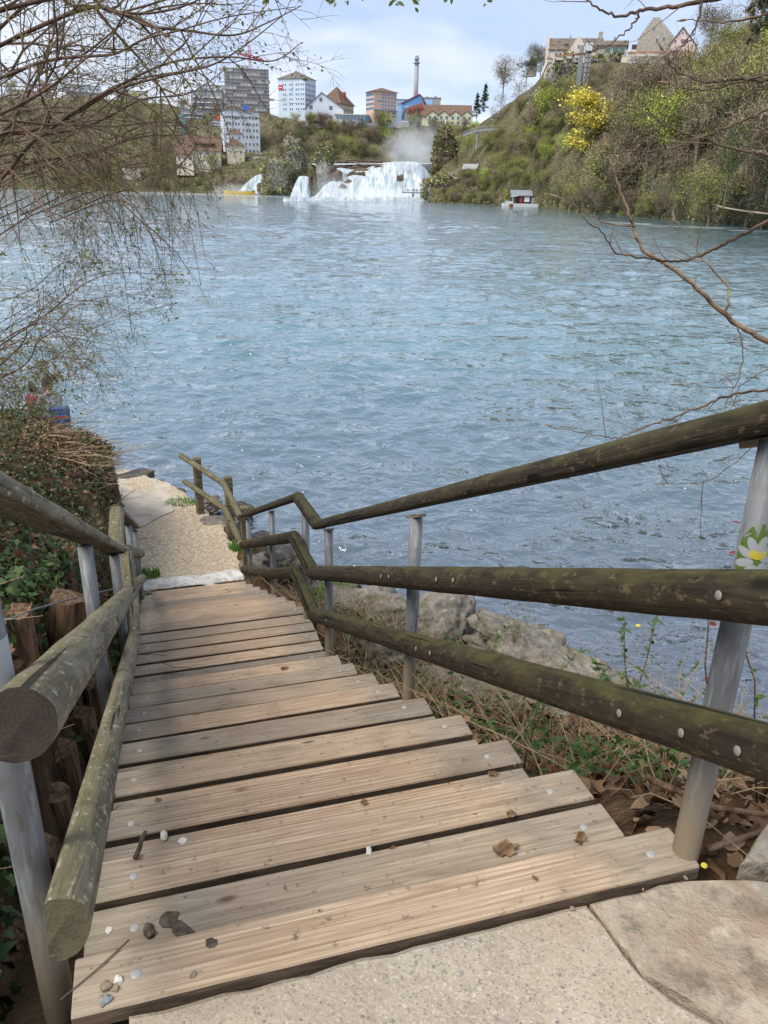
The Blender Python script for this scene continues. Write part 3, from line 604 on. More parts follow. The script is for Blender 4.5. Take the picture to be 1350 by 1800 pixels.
slab([(0.928, 1.205), (1.20, 1.206), (1.36, 1.16), (1.70, 1.02), (2.1, 0.7), (1.9, -0.4), (1.03, -0.4), (1.01, 0.4), (1.035, 0.87), (0.945, 1.0)], -1.613, seed=3, mat=MT['flag'])
slab([(1.36, 1.20), (1.52, 1.29), (1.75, 1.25), (2.3, 1.0), (2.2, 0.75), (1.73, 1.04)], -1.596, seed=4, mat=MT['flag'])
# pale stone edge at the foot of the stairs
m = MB(); vs_e = []
NU, NV = 40, 8
for j in range(NV):
    for i in range(NU):
        u = -0.38 + 1.38 * i / (NU - 1); v = 9.86 + 0.36 * j / (NV - 1) + 0.015 * math.sin(u * 9 + j); z = -5.085 + 0.018 * float(fbm(u * 6, v * 6, 0, 5, 3)) - (0.05 if j in (0, NV - 1) else 0)
        vs_e.append(st(u, v, z))
m.add(vs_e, [tuple(r) for r in grid_faces(NV, NU)]); tag(m.build('step_edge_pavement', MT['white_stone'], smooth=True), kind='structure')

# ------------------------------------------------------------------ stones of the shore
def rock_mesh(seed, dims, sub=4, amp=0.28, mat=None, fq=1.3, flat=0.0):
    import bmesh
    b = bmesh.new(); bmesh.ops.create_icosphere(b, subdivisions=sub, radius=1.0); V = np.array([v.co[:] for v in b.verts]); F = [[v.index for v in f.verts] for f in b.faces]; b.free()
    o = seed * 3.7
    box = np.sign(V) * np.abs(V) ** 0.72; box /= np.maximum(1e-6, np.abs(box).max(1, keepdims=True)) ** 0.0
    n = fbm(V[:, 0] * fq + o, V[:, 1] * fq, V[:, 2] * fq, seed, 5, 0.55)
    cr = np.abs(fbm(V[:, 0] * 2.4 - o, V[:, 1] * 2.4, V[:, 2] * 2.4, seed + 50, 3)); n = n - 0.35 * np.clip(0.22 - cr, 0, 1)
    if sub >= 5: n = n + 0.20 * (np.abs(fbm(V[:, 0] * 5 + o, V[:, 1] * 5, V[:, 2] * 7, seed + 9, 4)) - .3) + 0.22 * (np.floor(3.5 * (V[:, 2] + .25 * V[:, 0] + .2 * fbm(V[:, 0] * 2, V[:, 1] * 2, seed, 3, 3))) / 3.5 - V[:, 2])
    P = box * (1 + amp * n[:, None]) * np.array(dims) / 2
    return np_mesh('boulder', P, F, mat or MT['rock'], True)
def boulder(px, py, z, dims, seed, label, mat, rz=0.0, tilt=(0, 0), amp=0.30, sub=5, name='boulder', cat='boulder'):
    z = z - (0.10 if mat == 'rock' else 0.0); d = ray(px, py); d = d * (z / d[2]); o = link(name, rock_mesh(seed, dims, sub, amp, MT[mat]), None, (d[0], d[1], d[2] + EYE)); o.rotation_euler = (tilt[0], tilt[1], rz + _A)
    return tag(o, label, cat)
boulder(652, 1092, -5.1, (1.25, 0.9, 0.9), 1, 'rounded grey boulder behind the slender middle railing post', 'rock')
boulder(768, 1100, -5.05, (0.95, 0.85, 0.95), 2, 'squarish pale pebbly boulder beside the water right of the middle post', 'rock', 0.2, amp=0.2)
boulder(930, 1150, -5.0, (1.7, 0.75, 0.62), 3, 'long grey rock sloping down into the water behind the brambles', 'rock', -0.65, (0.1, 0.22))
boulder(1050, 1205, -5.25, (0.8, 0.5, 0.35), 4, 'small wet rock at the lower end of the long grey rock', 'rock', -0.5)
boulder(880, 1232, -4.05, (1.3, 0.6, 0.42), 5, 'layered pale rock under the lowest right rail', 'rock', -0.3, (0, 0.12), 0.34)
boulder(1000, 1290, -3.6, (0.9, 0.5, 0.4), 12, 'broken pale rock among dry stalks below the lowest right rail', 'rock', -0.2, (0, 0.1), 0.34)
boulder(677, 1163, -4.0, (0.38, 0.3, 0.36), 6, 'small boulder covered in orange moss beside the stairs', 'rock_moss')
boulder(500, 985, -5.1, (0.75, 0.6, 0.5), 7, 'dark wet boulder with a yellow lichen edge between the thin posts', 'rock_dark', 0.5)
boulder(452, 1000, -5.05, (0.5, 0.4, 0.36), 8, 'pale stone tucked against the last right post', 'rock')
boulder(384, 925, -5.15, (0.62, 0.42, 0.26), 9, 'flat grey stone between the two fence posts', 'rock')
boulder(372, 885, -5.2, (0.42, 0.3, 0.26), 10, 'upright pale stone behind the far fence post', 'rock')
boulder(590, 1045, -5.3, (0.7, 0.5, 0.4), 13, 'low dark stone at the waterline left of the rounded grey boulder', 'rock_dark')
# pale beaten path surface near the water, a thin sheet over the gravel
cp_ = []; vv = np.arange(12.35, 15.7, 0.09); tt_ = np.linspace(0, 1, 26)
for v in vv:
    for t in tt_:
        uL = float(path_left(v)) - .03; uR = float(np.interp(v, [12.35, 12.7, 13.3, 14.2, 15, 15.7], [-0.3, .1, .28, .12, -.2, -.55])) + .06 * math.sin(v * 9); uR = max(uR, uL + .05); u = uL + (uR - uL) * t; cp_.append(st(u, v + .10 * math.sin(u * 6 + 1), float(zline(v)) + .024 + .006 * math.sin(u * 4 + v * 3)))
tag(link('path_slab', np_mesh('path_slab', np.array(cp_), grid_faces(len(vv), len(tt_)), mottled('beaten_path', (.38, .325, .25), (.52, .45, .355), 4.0, .9, .006, 40, src='World'))), kind='structure')
for i, (px, py, dm, lb) in enumerate([(232, 842, (1.0, 0.5, 0.26), 'flat dark stone at the very tip of the gravel path'), (262, 858, (0.7, 0.45, 0.22), 'second dark stone along the water edge of the path'), (295, 872, (0.7, 0.4, 0.2), 'third dark stone along the path just before the grass tuft'),
                                      (420, 900, (0.5, 0.4, 0.32), 'wet stone in the water behind the fence corner post'), (455, 955, (0.6, 0.5, 0.3), 'wet stone in the water behind the end of the right railing'), (548, 1015, (0.6, 0.45, 0.3), 'reddish wet stone at the waterline between the slender posts')]):
    boulder(px, py, -5.42, dm, 30 + i, lb, 'rock_dark', rz=0.7, amp=0.25, sub=3)
# ------------------------------------------------------------------ palisade logs along the left of the stairs
def stump_mesh(r, h, seed):
    m = MB(); N = 20; V = []; zs = [-0.3, 0, h * 0.3, h * 0.6, h * 0.9, h]; K = len(zs)
    for i, z in enumerate(zs):
        for j in range(N):
            t = 2 * PI * j / N; rr = r * (1 + 0.16 * float(vnoise(math.cos(t) * 2.2 + seed, math.sin(t) * 2.2, z * 1.5)) + 0.10 * float(vnoise(t * 5, seed, z * 0.5)))
            V.append((rr * math.cos(t), rr * math.sin(t), z + (0.02 * float(vnoise(math.cos(t) * 2, math.sin(t) * 2, seed)) if i == K - 1 else 0)))
    V.append((0, 0, h + 0.01)); m.add(V, [(i * N + j, i * N + (j + 1) % N, (i + 1) * N + (j + 1) % N, (i + 1) * N + j) for i in range(K - 1) for j in range(N)] + [((K - 1) * N + j, (K - 1) * N + (j + 1) % N, K * N) for j in range(N)])
    return m.mesh('timber_post', MT['split_wood'], False)
def timber(p, r, h, seed, label, tilt=(0, 0), group=None):
    o = link('timber_post', stump_mesh(r, h, seed), None, p); o.rotation_euler = (tilt[0], tilt[1], seed); return tag(o, label, 'post', group)
timber(at(120, 1094, 3.72), 0.098, 0.15, 1, 'thick split brown stump behind the second left steel post', (0.05, 0.15))
timber(at(34, 1136, 3.15), 0.075, 0.19, 2, 'split brown stump next to the white sticker post', (0, -0.05))
timber(at(150, 1082, 4.05), 0.055, 0.12, 3, 'small round log end leaning behind the thick split stump', (0.5, 0.3))
ORD = 'nearest second third fourth fifth sixth seventh farthest'.split()
for i, v in enumerate((1.84, 2.30, 2.92, 3.30, 3.95, 4.7, 5.6, 6.9)):
    g = float(ground(np.array([-0.56]), np.array([v]))[0]); top = float(np.interp(v, [1.6, 2.6, 4, 7.5], [-1.92, -2.27, -2.78, -4.0])) + 0.04 * math.sin(i * 2.3)
    timber(st(-0.535 + 0.02 * math.sin(i * 1.7), v, top - 0.75), 0.075 + 0.015 * math.sin(i * 3), 0.75, 10 + i, ORD[i] + ' palisade log from the near end of the row under the left railing', (0.03 * math.sin(i), 0.03 * math.cos(i)), 'palisade logs along the stairs')
wire = MB(); wire.tube([at(-40, 1130, 2.75) + Vector((0, 0, .05)), at(60, 1082, 3.0) + Vector((0, 0, .03)), at(120, 1064, 3.2) + Vector((0, 0, .03)), at(200, 1035, 4.0)], 0.004, 6)
tag(wire.build('wire', MT['steel'], smooth=True), 'thin grey wire strung between the split stumps', 'wire')

# ------------------------------------------------------------------ leaves and stalks
IVY_V = np.array([(0, 0, 0), (0.42, -0.06, -.03), (0.30, 0.22, 0.02), (0.52, 0.52, -.05), (0.22, 0.52, 0.02), (0, 1.0, -.08), (-0.22, 0.52, 0.02), (-0.52, 0.52, -.05), (-0.30, 0.22, 0.02), (-0.42, -0.06, -.03), (0, 0.36, 0.06)])
IVY_F = np.array([(10, i, i % 9 + 1) if i else (10, 0, 1) for i in range(0, 10)] + [(10, 9, 0)]); IVY_F = np.array([(10, 0, 1), (10, 1, 2), (10, 2, 3), (10, 3, 4), (10, 4, 5), (10, 5, 6), (10, 6, 7), (10, 7, 8), (10, 8, 9), (10, 9, 0)])
OVAL_V = np.array([(0, 0, 0), (0.22, 0.3, 0.06), (0.2, 0.65, 0.05), (0, 1, -0.06), (-0.2, 0.65, 0.05), (-0.22, 0.3, 0.06), (0, 0.45, -0.02)])
OVAL_F = np.array([(6, 0, 1), (6, 1, 2), (6, 2, 3), (6, 3, 4), (6, 4, 5), (6, 5, 0)])
CURL_V = np.array([(0, 0, 0), (0.36, 0.2, 0.18), (0.48, 0.55, 0.30), (0.2, 0.75, 0.10), (0.08, 1.05, 0.22), (-0.22, 0.78, 0.06), (-0.50, 0.50, 0.26), (-0.34, 0.18, 0.14), (0.02, 0.45, -0.03)])
CURL_F = np.array([(8, i, i + 1) for i in range(7)] + [(8, 7, 0)])
def scatter(TV, TF, P, N, size, rng, spread=0.5, squash=None):
    n = len(P); N = N + rng.normal(0, spread, (n, 3)); N /= np.linalg.norm(N, axis=1, keepdims=True)
    a = rng.normal(0, 1, (n, 3)); a -= N * (a * N).sum(1, keepdims=True); a /= np.linalg.norm(a, axis=1, keepdims=True); b = np.cross(N, a)
    s = size[:, None, None]; T = TV[None]
    V = P[:, None] + s * (T[:, :, 0:1] * a[:, None] + T[:, :, 1:2] * b[:, None] + T[:, :, 2:3] * N[:, None] * (squash if squash is not None else 1))
    F = TF[None] + (np.arange(n) * len(TV))[:, None, None]
    return V.reshape(-1, 3), F.reshape(-1, 3)
def gnorm(u, v):
    e = 0.06; dzu = (ground(u + e, v) - ground(u - e, v)) / (2 * e); dzv = (ground(u, v + e) - ground(u, v - e)) / (2 * e)
    n = np.stack([-dzu, -dzv, np.ones_like(u)], 1); n /= np.linalg.norm(n, axis=1, keepdims=True)
    x = n[:, 0] * math.cos(_A) - n[:, 1] * math.sin(_A); y = n[:, 0] * math.sin(_A) + n[:, 1] * math.cos(_A); return np.stack([x, y, n[:, 2]], 1)
def gpos(u, v, dz):
    x = u * math.cos(_A) - v * math.sin(_A); y = u * math.sin(_A) + v * math.cos(_A); return np.stack([x, y, ground(u, v) + EYE + dz], 1)
def leaf_cover(name, TV, TF, n, ur, vr, size, mat, seed, dz=(0.0, 0.04), spread=0.5, keep=None, nameparent=None):
    rng = np.random.RandomState(seed); u = rng.uniform(*ur, n); v = vr[0] + (vr[1] - vr[0]) * rng.rand(n) ** 1.35
    if keep is not None: k = keep(u, v, rng); u, v = u[k], v[k]
    P = gpos(u, v, rng.uniform(dz[0], dz[1], len(u))); V, F = scatter(TV, TF, P, gnorm(u, v), rng.uniform(size[0], size[1], len(u)), rng, spread)
    return tag(link(name, np_mesh(name, V, F, MT[mat])), kind='stuff')
def on_bank(u, v, rng): return (u < np.where(v > 9, path_left(v), -0.60) - 0.02) & (shore_dist(u, v) > 0.1)
def ivyk(u, v, rng): return on_bank(u, v, rng) & (fbm(u * 0.9, v * 0.9, 0, 77, 3) + rng.uniform(-.35, .35, len(u)) > -0.38) & ~((v > 10.6) & (u > -1.3) & (rng.rand(len(u)) > .35))
leaf_cover('ivy_leaves', IVY_V, IVY_F, 42000, (-4.2, -0.55), (0.6, 13.0), (0.024, 0.054), 'ivy', 1, (0.01, 0.09), 0.55, ivyk)
leaf_cover('ivy_trails', IVY_V, IVY_F, 2600, (-0.75, -0.42), (1.2, 9.0), (0.03, 0.06), 'ivy', 21, (-0.12, 0.30), 1.2, lambda u, v, r: (fbm(u * 2, v * 1.6, 0, 9, 2) > -0.15) & (u < -0.47))
leaf_cover('fallen_leaves', CURL_V, CURL_F, 9500, (-4.0, -0.5), (0.4, 13.0), (0.03, 0.07), 'dead', 2, (0.0, 0.07), 0.7, on_bank)
def right_in(u, v, rng): return (u > 1.29) & (shore_dist(u, v) > 0.35) & (rng.rand(len(u)) < np.clip(1.5 - (u - 1.3) * 0.45, 0.25, 1))
leaf_cover('fallen_leaves', CURL_V, CURL_F, 4200, (1.3, 4.4), (1.25, 8.5), (0.035, 0.085), 'dead', 3, (0.0, 0.05), 0.8, right_in)
leaf_cover('bramble_leaves', OVAL_V, OVAL_F, 7500, (1.3, 4.2), (1.9, 8.8), (0.025, 0.055), 'bramble', 4, (0.02, 0.22), 1.0, lambda u, v, r: right_in(u, v, r) & (fbm(u * 1.3, v * 1.3, 0, 5, 2) > -0.05))
def stalks(name, n, ur, vr, ln, mat, seed, keep, rad=(0.0012, 0.003), flat=0.5):
    rng = np.random.RandomState(seed); m = MB(); u = rng.uniform(*ur, n); v = vr[0] + (vr[1] - vr[0]) * rng.rand(n) ** 1.2; k = keep(u, v, rng); u, v = u[k], v[k]; P = gpos(u, v, -0.02)
    for p in P:
        l = rng.uniform(*ln); d = Vector((rng.normal(0, flat), rng.normal(0, flat), 1)).normalized(); b = Vector((rng.normal(0, .4), rng.normal(0, .4), -0.35)); p = Vector(p)
        m.tube([p + d * l * t + b * l * t * t * 0.8 for t in (0, .33, .66, 1)], [rng.uniform(*rad) * q for q in (1, .9, .7, .35)], 3, caps=False)
    return tag(m.build(name, MT[mat]), kind='stuff')
stalks('dry_stalks', 3800, (1.32, 4.2), (1.8, 8.6), (0.15, 0.75), 'straw', 6, right_in, (0.0015, 0.004), 0.7)
stalks('dry_stalks', 700, (-3.5, -0.6), (1.0, 12.6), (0.12, 0.5), 'straw', 7, on_bank, (0.0012, 0.003), 0.9)
def bank_end(u, v, rng): return (u < path_left(v) + 0.03) & (u > -1.7) & (shore_dist(u, v) > 0.1)
stalks('root_tangle', 230, (-1.7, -0.55), (10.6, 12.9), (0.2, 0.7), 'straw', 8, bank_end, (0.003, 0.009), 2.2)
stalks('root_tangle', 480, (-2.2, -0.55), (10.0, 12.9), (0.2, 0.6), 'bark', 18, bank_end, (0.003, 0.009), 2.0)
leaf_cover('root_leaves', CURL_V, CURL_F, 2600, (-1.7, -0.55), (10.4, 12.9), (0.03, 0.06), 'dead', 9, (0.0, 0.10), 1.0, bank_end)
leaf_cover('ivy_curtain', IVY_V, IVY_F, 1500, (-1.1, -0.50), (10.2, 12.7), (0.03, 0.055), 'ivy', 31, (-0.05, 0.12), 1.0, lambda u, v, r: (u < path_left(v) + .05) & (fbm(u * 3, v * 2, 0, 3, 2) > -.2))
def tuft(px, py, z, n, r, h, label, seed):
    rng = random.Random(seed); d = ray(px, py); d = d * (z / d[2]); V = []; F = []
    for k in range(n):
        a = rng.uniform(0, 6.28); q = r * math.sqrt(rng.random()); x, y = q * math.cos(a), q * math.sin(a) * 0.7; l = h * rng.uniform(.5, 1.1); b = rng.uniform(0, 6.28); tx, ty = math.cos(b) * l * .5, math.sin(b) * l * .5; w_ = 0.006
        i = len(V); V += [(x - w_, y, -0.02), (x + w_, y, -0.02), (x + tx * .4 - w_ * .7, y + ty * .4, l * .6), (x + tx * .4 + w_ * .7, y + ty * .4, l * .6), (x + tx, y + ty, l)]; F += [(i, i + 1, i + 3), (i, i + 3, i + 2), (i + 2, i + 3, i + 4)]
    o = link('grass_tuft', np_mesh('grass_tuft', V, F, MT['grass']), None, (d[0], d[1], d[2] + EYE)); tag(o, label, 'grass tuft')
tuft(320, 888, -5.22, 420, 0.30, 0.10, 'bright green grass tuft on the path in front of the far fence post', 1)
tuft(262, 1010, -5.08, 160, 0.16, 0.10, 'green grass tuft at the left end of the pale stone edge', 2)
tuft(262, 1050, -5.02, 40, 0.07, 0.08, 'small green sprig growing on the lowest treads at left', 3)
tuft(425, 965, -5.12, 260, 0.20, 0.14, 'green grass tuft at the foot of the corner fence post', 4)
tuft(590, 1040, -4.9, 260, 0.22, 0.14, 'green grass tuft between the slender posts of the right railing', 5)
tuft(555, 1055, -4.6, 200, 0.18, 0.16, 'leafy grass tuft beside the landing of the stairs', 6)

# ------------------------------------------------------------------ bramble and ivy sprays one can pick out
def spray(root_p, tips, leaf_mat, leaf_size, label, name, cat, seed, stemmat='bark', rad=0.004, per=9):
    rng = random.Random(seed); root_p = Vector(root_p); root = empty(name, root_p, label, cat)
    for tp in tips:
        d = Vector(tp) - root_p; s_ = MB(); pts = [d * t + Vector((0, 0, 0.18 * d.length * math.sin(PI * t))) + Vector((rng.uniform(-1, 1), rng.uniform(-1, 1), rng.uniform(-1, 1))) * 0.02 * d.length for t in (0, .2, .4, .6, .8, 1)]
        s_.tube(pts, [rad, rad * .9, rad * .8, rad * .65, rad * .5, rad * .3], 5); s_.build('stem', MT[stemmat], root, True)
        P = []; 
        for k in range(per):
            t = 0.25 + 0.75 * k / max(1, per - 1); i = min(4, int(t * 5)); f = t * 5 - i; P.append(pts[i].lerp(pts[i + 1], f))
        rg = np.random.RandomState(seed); TV, TF = (IVY_V, IVY_F) if leaf_mat == 'ivy' else (OVAL_V, OVAL_F)
        for p in P:
            c = 3 if leaf_mat == 'bramble' else 1
            V, F = scatter(TV, TF, np.repeat(np.array([p[:]]), c, 0) + rg.normal(0, .004, (c, 3)), np.tile(np.array([[0, -0.3, 1.0]]), (c, 1)), rg.uniform(leaf_size * .7, leaf_size * 1.2, c), rg, 0.5)
            link('leaf', np_mesh('leaf', V, F, MT[leaf_mat]), root)
    return root
spray(gpt(2.9, 6.1), [st(2.55, 6.2, -4.05), st(3.3, 6.3, -4.1), st(2.9, 5.6, -4.2)], 'bramble', 0.055, 'green bramble arching over the long grey rock', 'bramble_bush', 'bramble', 1)
spray(gpt(2.25, 3.9), [st(2.0, 4.0, -2.9), st(2.75, 4.1, -2.95), st(2.5, 3.4, -3.1)], 'bramble', 0.045, 'low bramble between the rails with small yellow green leaves', 'bramble_bush', 'bramble', 2)
spray(gpt(2.3, 2.9), [st(2.25, 3.1, -2.0), st(2.6, 3.2, -2.05), st(2.0, 2.9, -2.2)], 'bramble', 0.05, 'bright green bramble shoots just left of the nearest right post', 'bramble_bush', 'bramble', 3)
spray(gpt(2.0, 1.75), [st(1.85, 2.0, -1.25), st(2.1, 2.0, -1.2), st(2.0, 1.6, -1.3)], 'bramble', 0.04, 'green bramble shoots behind the nearest right post', 'bramble_bush', 'bramble', 4)
spray(gpt(2.1, 2.15), [st(1.95, 2.2, -1.35), st(2.15, 2.3, -1.2)], 'redleaf', 0.04, 'thin shoot with dark red leaves behind the nearest right post', 'red_shoot', 'plant', 5)
spray(gpt(2.4, 2.5), [at(1300, 905, 2.9)], 'young', 0.045, 'slim shoot with fresh yellow green leaves left of the daisy sticker', 'leafy_shoot', 'plant', 6, per=5)
spray(gpt(1.36, 2.35), [st(1.42, 2.3, -1.85), st(1.5, 2.5, -1.95)], 'bramble', 0.04, 'green sprig beside the end of the third wide plank', 'leafy_shoot', 'plant', 7, per=5)
spray(gpt(-0.62, 1.55), [st(-0.50, 1.95, -1.62), st(-0.46, 1.75, -1.55), st(-0.55, 1.45, -1.5), st(-0.62, 2.1, -1.6), st(-0.50, 1.55, -1.75)], 'ivy', 0.075, 'dark ivy with big pale veined leaves below the left log rails', 'ivy_plant', 'ivy', 8, per=5)
spray(gpt(-0.60, 1.15), [st(-0.58, 1.5, -1.5), st(-0.47, 1.35, -1.62), st(-0.7, 1.25, -1.45)], 'ivy', 0.065, 'ivy trailing over dead leaves beside the nearest left post', 'ivy_plant', 'ivy', 9, per=5)
for i, (px, py, zz, lb) in enumerate([(905, 1120, -4.75, 'weedy tuft of dry stems on top of the long grey rock'), (760, 1135, -4.5, 'dry weeds in front of the pebbly boulder'), (1090, 1235, -4.3, 'pale dry stems standing before the water right of the long rock'), (840, 1200, -3.9, 'straggly dry plant by the layered pale rock'), (1180, 1250, -3.3, 'tall dry umbel stalks between the rails left of the nearest right post'), (640, 1130, -4.3, 'dry grassy clump beside the orange mossy boulder')]):
    d_ = ray(px, py); d_ = d_ * (zz / d_[2]); q_ = Vector((d_[0], d_[1], d_[2] + EYE)); r_ = random.Random(i)
    spray(q_ + Vector((0, 0, -.12)), [q_ + Vector((r_.uniform(-.3, .3), r_.uniform(-.25, .25), r_.uniform(.12, .5))) for _ in range(11)], ['bramble', 'young'][i % 2], 0.03, lb, 'dry_weed', 'weed', 40 + i, 'straw', .0032, 3)
fl = MB(); fl.tube([(0, 0, 0), (0, 0, 0.004), (0, 0, 0.012), (0, 0, 0.016)], [0.008, 0.014, 0.014, 0.006], 8)
tag(fl.build('yellow_fruit', plain('yellow_fruit', (0.55, 0.55, 0.06)), loc=st(2.36, 3.06, -2.12), smooth=True), 'round yellow berry hanging in the bramble left of the nearest right post', 'berry')

# fine grit trodden over the planks
def grit():
    rg = np.random.RandomState(8); V = []; F = []; TV = np.array([(1, 0, 0), (-.5, .8, 0), (-.5, -.8, 0), (0, 0, .8)]); TF = np.array([(0, 1, 3), (1, 2, 3), (2, 0, 3)])
    for far, z, n in TREADS[:12]:
        c = 110 if far < 2.5 else 60; d_ = 0.147 if n == 1 else 0.30 if n == 3 else 1.2; u = np.where(rg.rand(c) < .55, rg.uniform(-.25, 1.22, c), np.where(rg.rand(c) < .5, rg.uniform(-.25, .0, c), rg.uniform(1.0, 1.22, c))); v = far - .004 - rg.rand(c) * d_
        gapm = ((far - v) % .1705) < .138
        for a, b in zip(u[gapm], v[gapm]):
            s_ = .0009 + .0022 * rg.rand() ** 2; q = rg.uniform(0, 6.28); ca, sa = math.cos(q), math.sin(q); p = st(a, b, z + .0012); i = len(V); V += [(p.x + s_ * (x * ca - y * sa * .7), p.y + s_ * (x * sa + y * ca * .7), p.z + s_ * w_) for x, y, w_ in TV]; F += [(i + f[0], i + f[1], i + f[2]) for f in TF]
    tag(link('grit', np_mesh('grit', V, F, mat_leaf('grit', [(0.05, 0.035, 0.02), (0.12, 0.08, 0.05), (0.20, 0.15, 0.10), (0.5, 0.45, 0.38)], .9, .1))), kind='stuff')
grit()
# ------------------------------------------------------------------ litter lying on the planks
def tread_z(v):
    for far, z, n in TREADS:
        if v <= far: return z
    return -5.09
def onplank(px, py, k):                          # point on the tread number k
    z = TREADS[k][1]; d = ray(px, py); d = d * (z / d[2]); return Vector((d[0], d[1], d[2] + EYE))
def crumpled(p, size, seed, label, dark=1.0, rz=0, asp=1.0, name='dead_leaf'):
    rng = np.random.RandomState(seed); n = 15; t = np.linspace(-1, 1, n); X, Yg = np.meshgrid(t, t); ang = np.arctan2(Yg, X); rad = np.hypot(X, Yg); mxr = np.maximum(np.abs(X), np.abs(Yg)); k = np.where(rad > 0, mxr / np.maximum(rad, 1e-6), 1)
    lobes = 0.72 + 0.28 * np.abs(np.cos(ang * 2.5 + 0.3)) + 0.1 * np.cos(ang * 11); x = X * k * lobes * size; y = Yg * k * lobes * size * asp
    z = (0.24 * np.abs(fbm(X * 1.8, Yg * 1.8, seed, seed, 3)) + 0.22 * mxr ** 2 * (0.6 + 0.5 * np.sin(ang * 3 + seed))) * size + 0.004
    o = link(name, np_mesh(name, np.stack([x.ravel(), y.ravel(), z.ravel()], 1), grid_faces(n, n), MT['litter']), None, p); o.rotation_euler = (0, 0, rz); return tag(o, label, 'dead leaf')
MT['litter'] = mottled('crumpled_leaf', (0.10, 0.05, 0.025), (0.30, 0.19, 0.10), 28, 0.75, 0.004, 90, spec=0.25)
crumpled(onplank(888, 1497, 1), 0.042, 3, 'big crumpled brown leaf lying between the first and second planks', rz=0.4, asp=0.7)
crumpled(onplank(1020, 1477, 1), 0.030, 5, 'smaller curled brown leaf right of the big crumpled one', rz=1.0, asp=0.5)
crumpled(onplank(866, 1362, 2), 0.022, 8, 'dark folded leaf on the narrow plank strip near the right end', rz=0.2, asp=0.6)
crumpled(onplank(898, 1433, 1), 0.016, 11, 'small dark leaf scrap caught in the gap behind the big leaf', rz=0.2)
crumpled(onplank(640, 1412, 2), 0.014, 12, 'small brown leaf scrap in the middle of a plank', rz=0.9)
crumpled(onplank(278, 1408, 3), 0.013, 13, 'brown leaf scrap on a plank near the left railing', rz=0.1)
crumpled(onplank(940, 1546, 0), 0.010, 14, 'tiny dark brown bud scale on the first plank', rz=2.2, asp=.6)
crumpled(onplank(500, 1176, 8), 0.035, 15, 'brown leaf crumbs on the last step before the landing', rz=0.5, asp=.5)
crumpled(onplank(690, 1492, 1), 0.012, 16, 'thin dark scrap beside the white petal', rz=0.5, asp=.4)
def pebble(p, r, seed, label, mat, cat='pebble', sq=(1, 0.8, 0.62)):
    o = link('pebble', rock_mesh(seed, [2 * r * q for q in sq], 3, 0.34, mat, 1.1), None, Vector(p) + Vector((0, 0, r * sq[2] * 0.82))); o.rotation_euler = (0, 0, seed); return tag(o, label, cat)
MT['peb_white'] = plain('white_pebble', (0.62, 0.57, 0.49), 0.7); MT['peb_brown'] = mottled('brown_pebble', (0.20, 0.15, 0.10), (0.32, 0.25, 0.18), 40, 0.6)
MT['peb_grey'] = mottled('grey_pebble', (0.16, 0.17, 0.17), (0.34, 0.36, 0.36), 60, 0.3); MT['mud'] = mottled('dark_mud', (0.05, 0.038, 0.028), (0.14, 0.10, 0.07), 40, 0.7, 0.003, 120)
pebble(onplank(187, 1738, 0), 0.0135, 1, 'brown pebble, largest of the cluster on the first plank', MT['peb_brown'])
pebble(onplank(208, 1725, 0), 0.0105, 2, 'white pebble in the cluster on the first plank', MT['peb_white'])
pebble(onplank(203, 1742, 0), 0.0085, 3, 'small tan pebble in the cluster on the first plank', MT['peb_brown'])
pebble(onplank(185, 1762, 0), 0.012, 4, 'glassy grey pebble below the cluster on the first plank', MT['peb_grey'])
pebble(onplank(288, 1472, 2), 0.014, 5, 'pale angular pebble at the edge of a plank near the dark seed pod', MT['peb_white'], sq=(1.3, 0.8, 0.6))
pebble(onplank(320, 1480, 1), 0.011, 6, 'flat pale stone chip right of the angular pebble', MT['peb_white'], sq=(1, 1.2, 0.3))
pebble(onplank(340, 1716, 0), 0.0075, 7, 'lone small brown pebble on the first plank', MT['peb_brown'])
pebble(onplank(648, 1496, 1), 0.013, 8, 'white petal like chip in the gap behind the first plank', MT['peb_white'], sq=(1.3, 0.6, 0.25))
pebble(onplank(192, 1636, 1), 0.009, 9, 'white blob of chalk beside the left bolt of the second plank', MT['peb_white'], sq=(1, 1, 0.3))
pebble(onplank(262, 1640, 1), 0.014, 10, 'dark lump of mud on the second plank near the left', MT['mud'], 'mud lump', (1.0, 1.5, 0.6))
pebble(onplank(298, 1618, 1), 0.022, 11, 'crusty brown dirt patch behind the mud lump', MT['mud'], 'mud lump', (1.3, 1.0, 0.18))
pebble(onplank(325, 1640, 1), 0.02, 12, 'dark flat mud smear right of the mud lump', MT['mud'], 'mud lump', (1.9, 0.8, 0.16))
pebble(onplank(372, 1660, 0), 0.013, 13, 'round brown dropping on the first plank', MT['mud'], 'mud lump', (1, 1, 0.2))
gp = [(470, 1672), (512, 1663), (600, 1640), (640, 1628), (735, 1598), (800, 1580), (880, 1566), (985, 1588), (1006, 1584), (1040, 1568), (1130, 1550), (1150, 1546), (1205, 1530), (1000, 1583), (432, 1730)]
for i, (px, py) in enumerate(gp[:13:2]):
    d = ray(px, py + 14); d = d * (-1.606 / d[2]); pebble((d[0], d[1], d[2] + EYE), 0.0035 + 0.003 * ((i * 7) % 5) / 4, 40 + i, 'tiny pale pebble lying in the crack between the first plank and the paving', MT['peb_brown']).__setitem__('group', 'pebbles in the paving crack')
def twig(pts, r, label, name='twig', mat='bark'):
    m = MB(); m.tube(pts, [r] + [r * .85] * (len(pts) - 2) + [r * .6], 7); return tag(m.build(name, MT[mat], smooth=True), label, 'twig')
p = onplank(195, 1428, 3); twig([p, p + Vector((0.006, 0.02, 0.03)), p + Vector((0.012, 0.035, 0.06))], 0.0045, 'short brown stick poking up from a gap near the left railing')
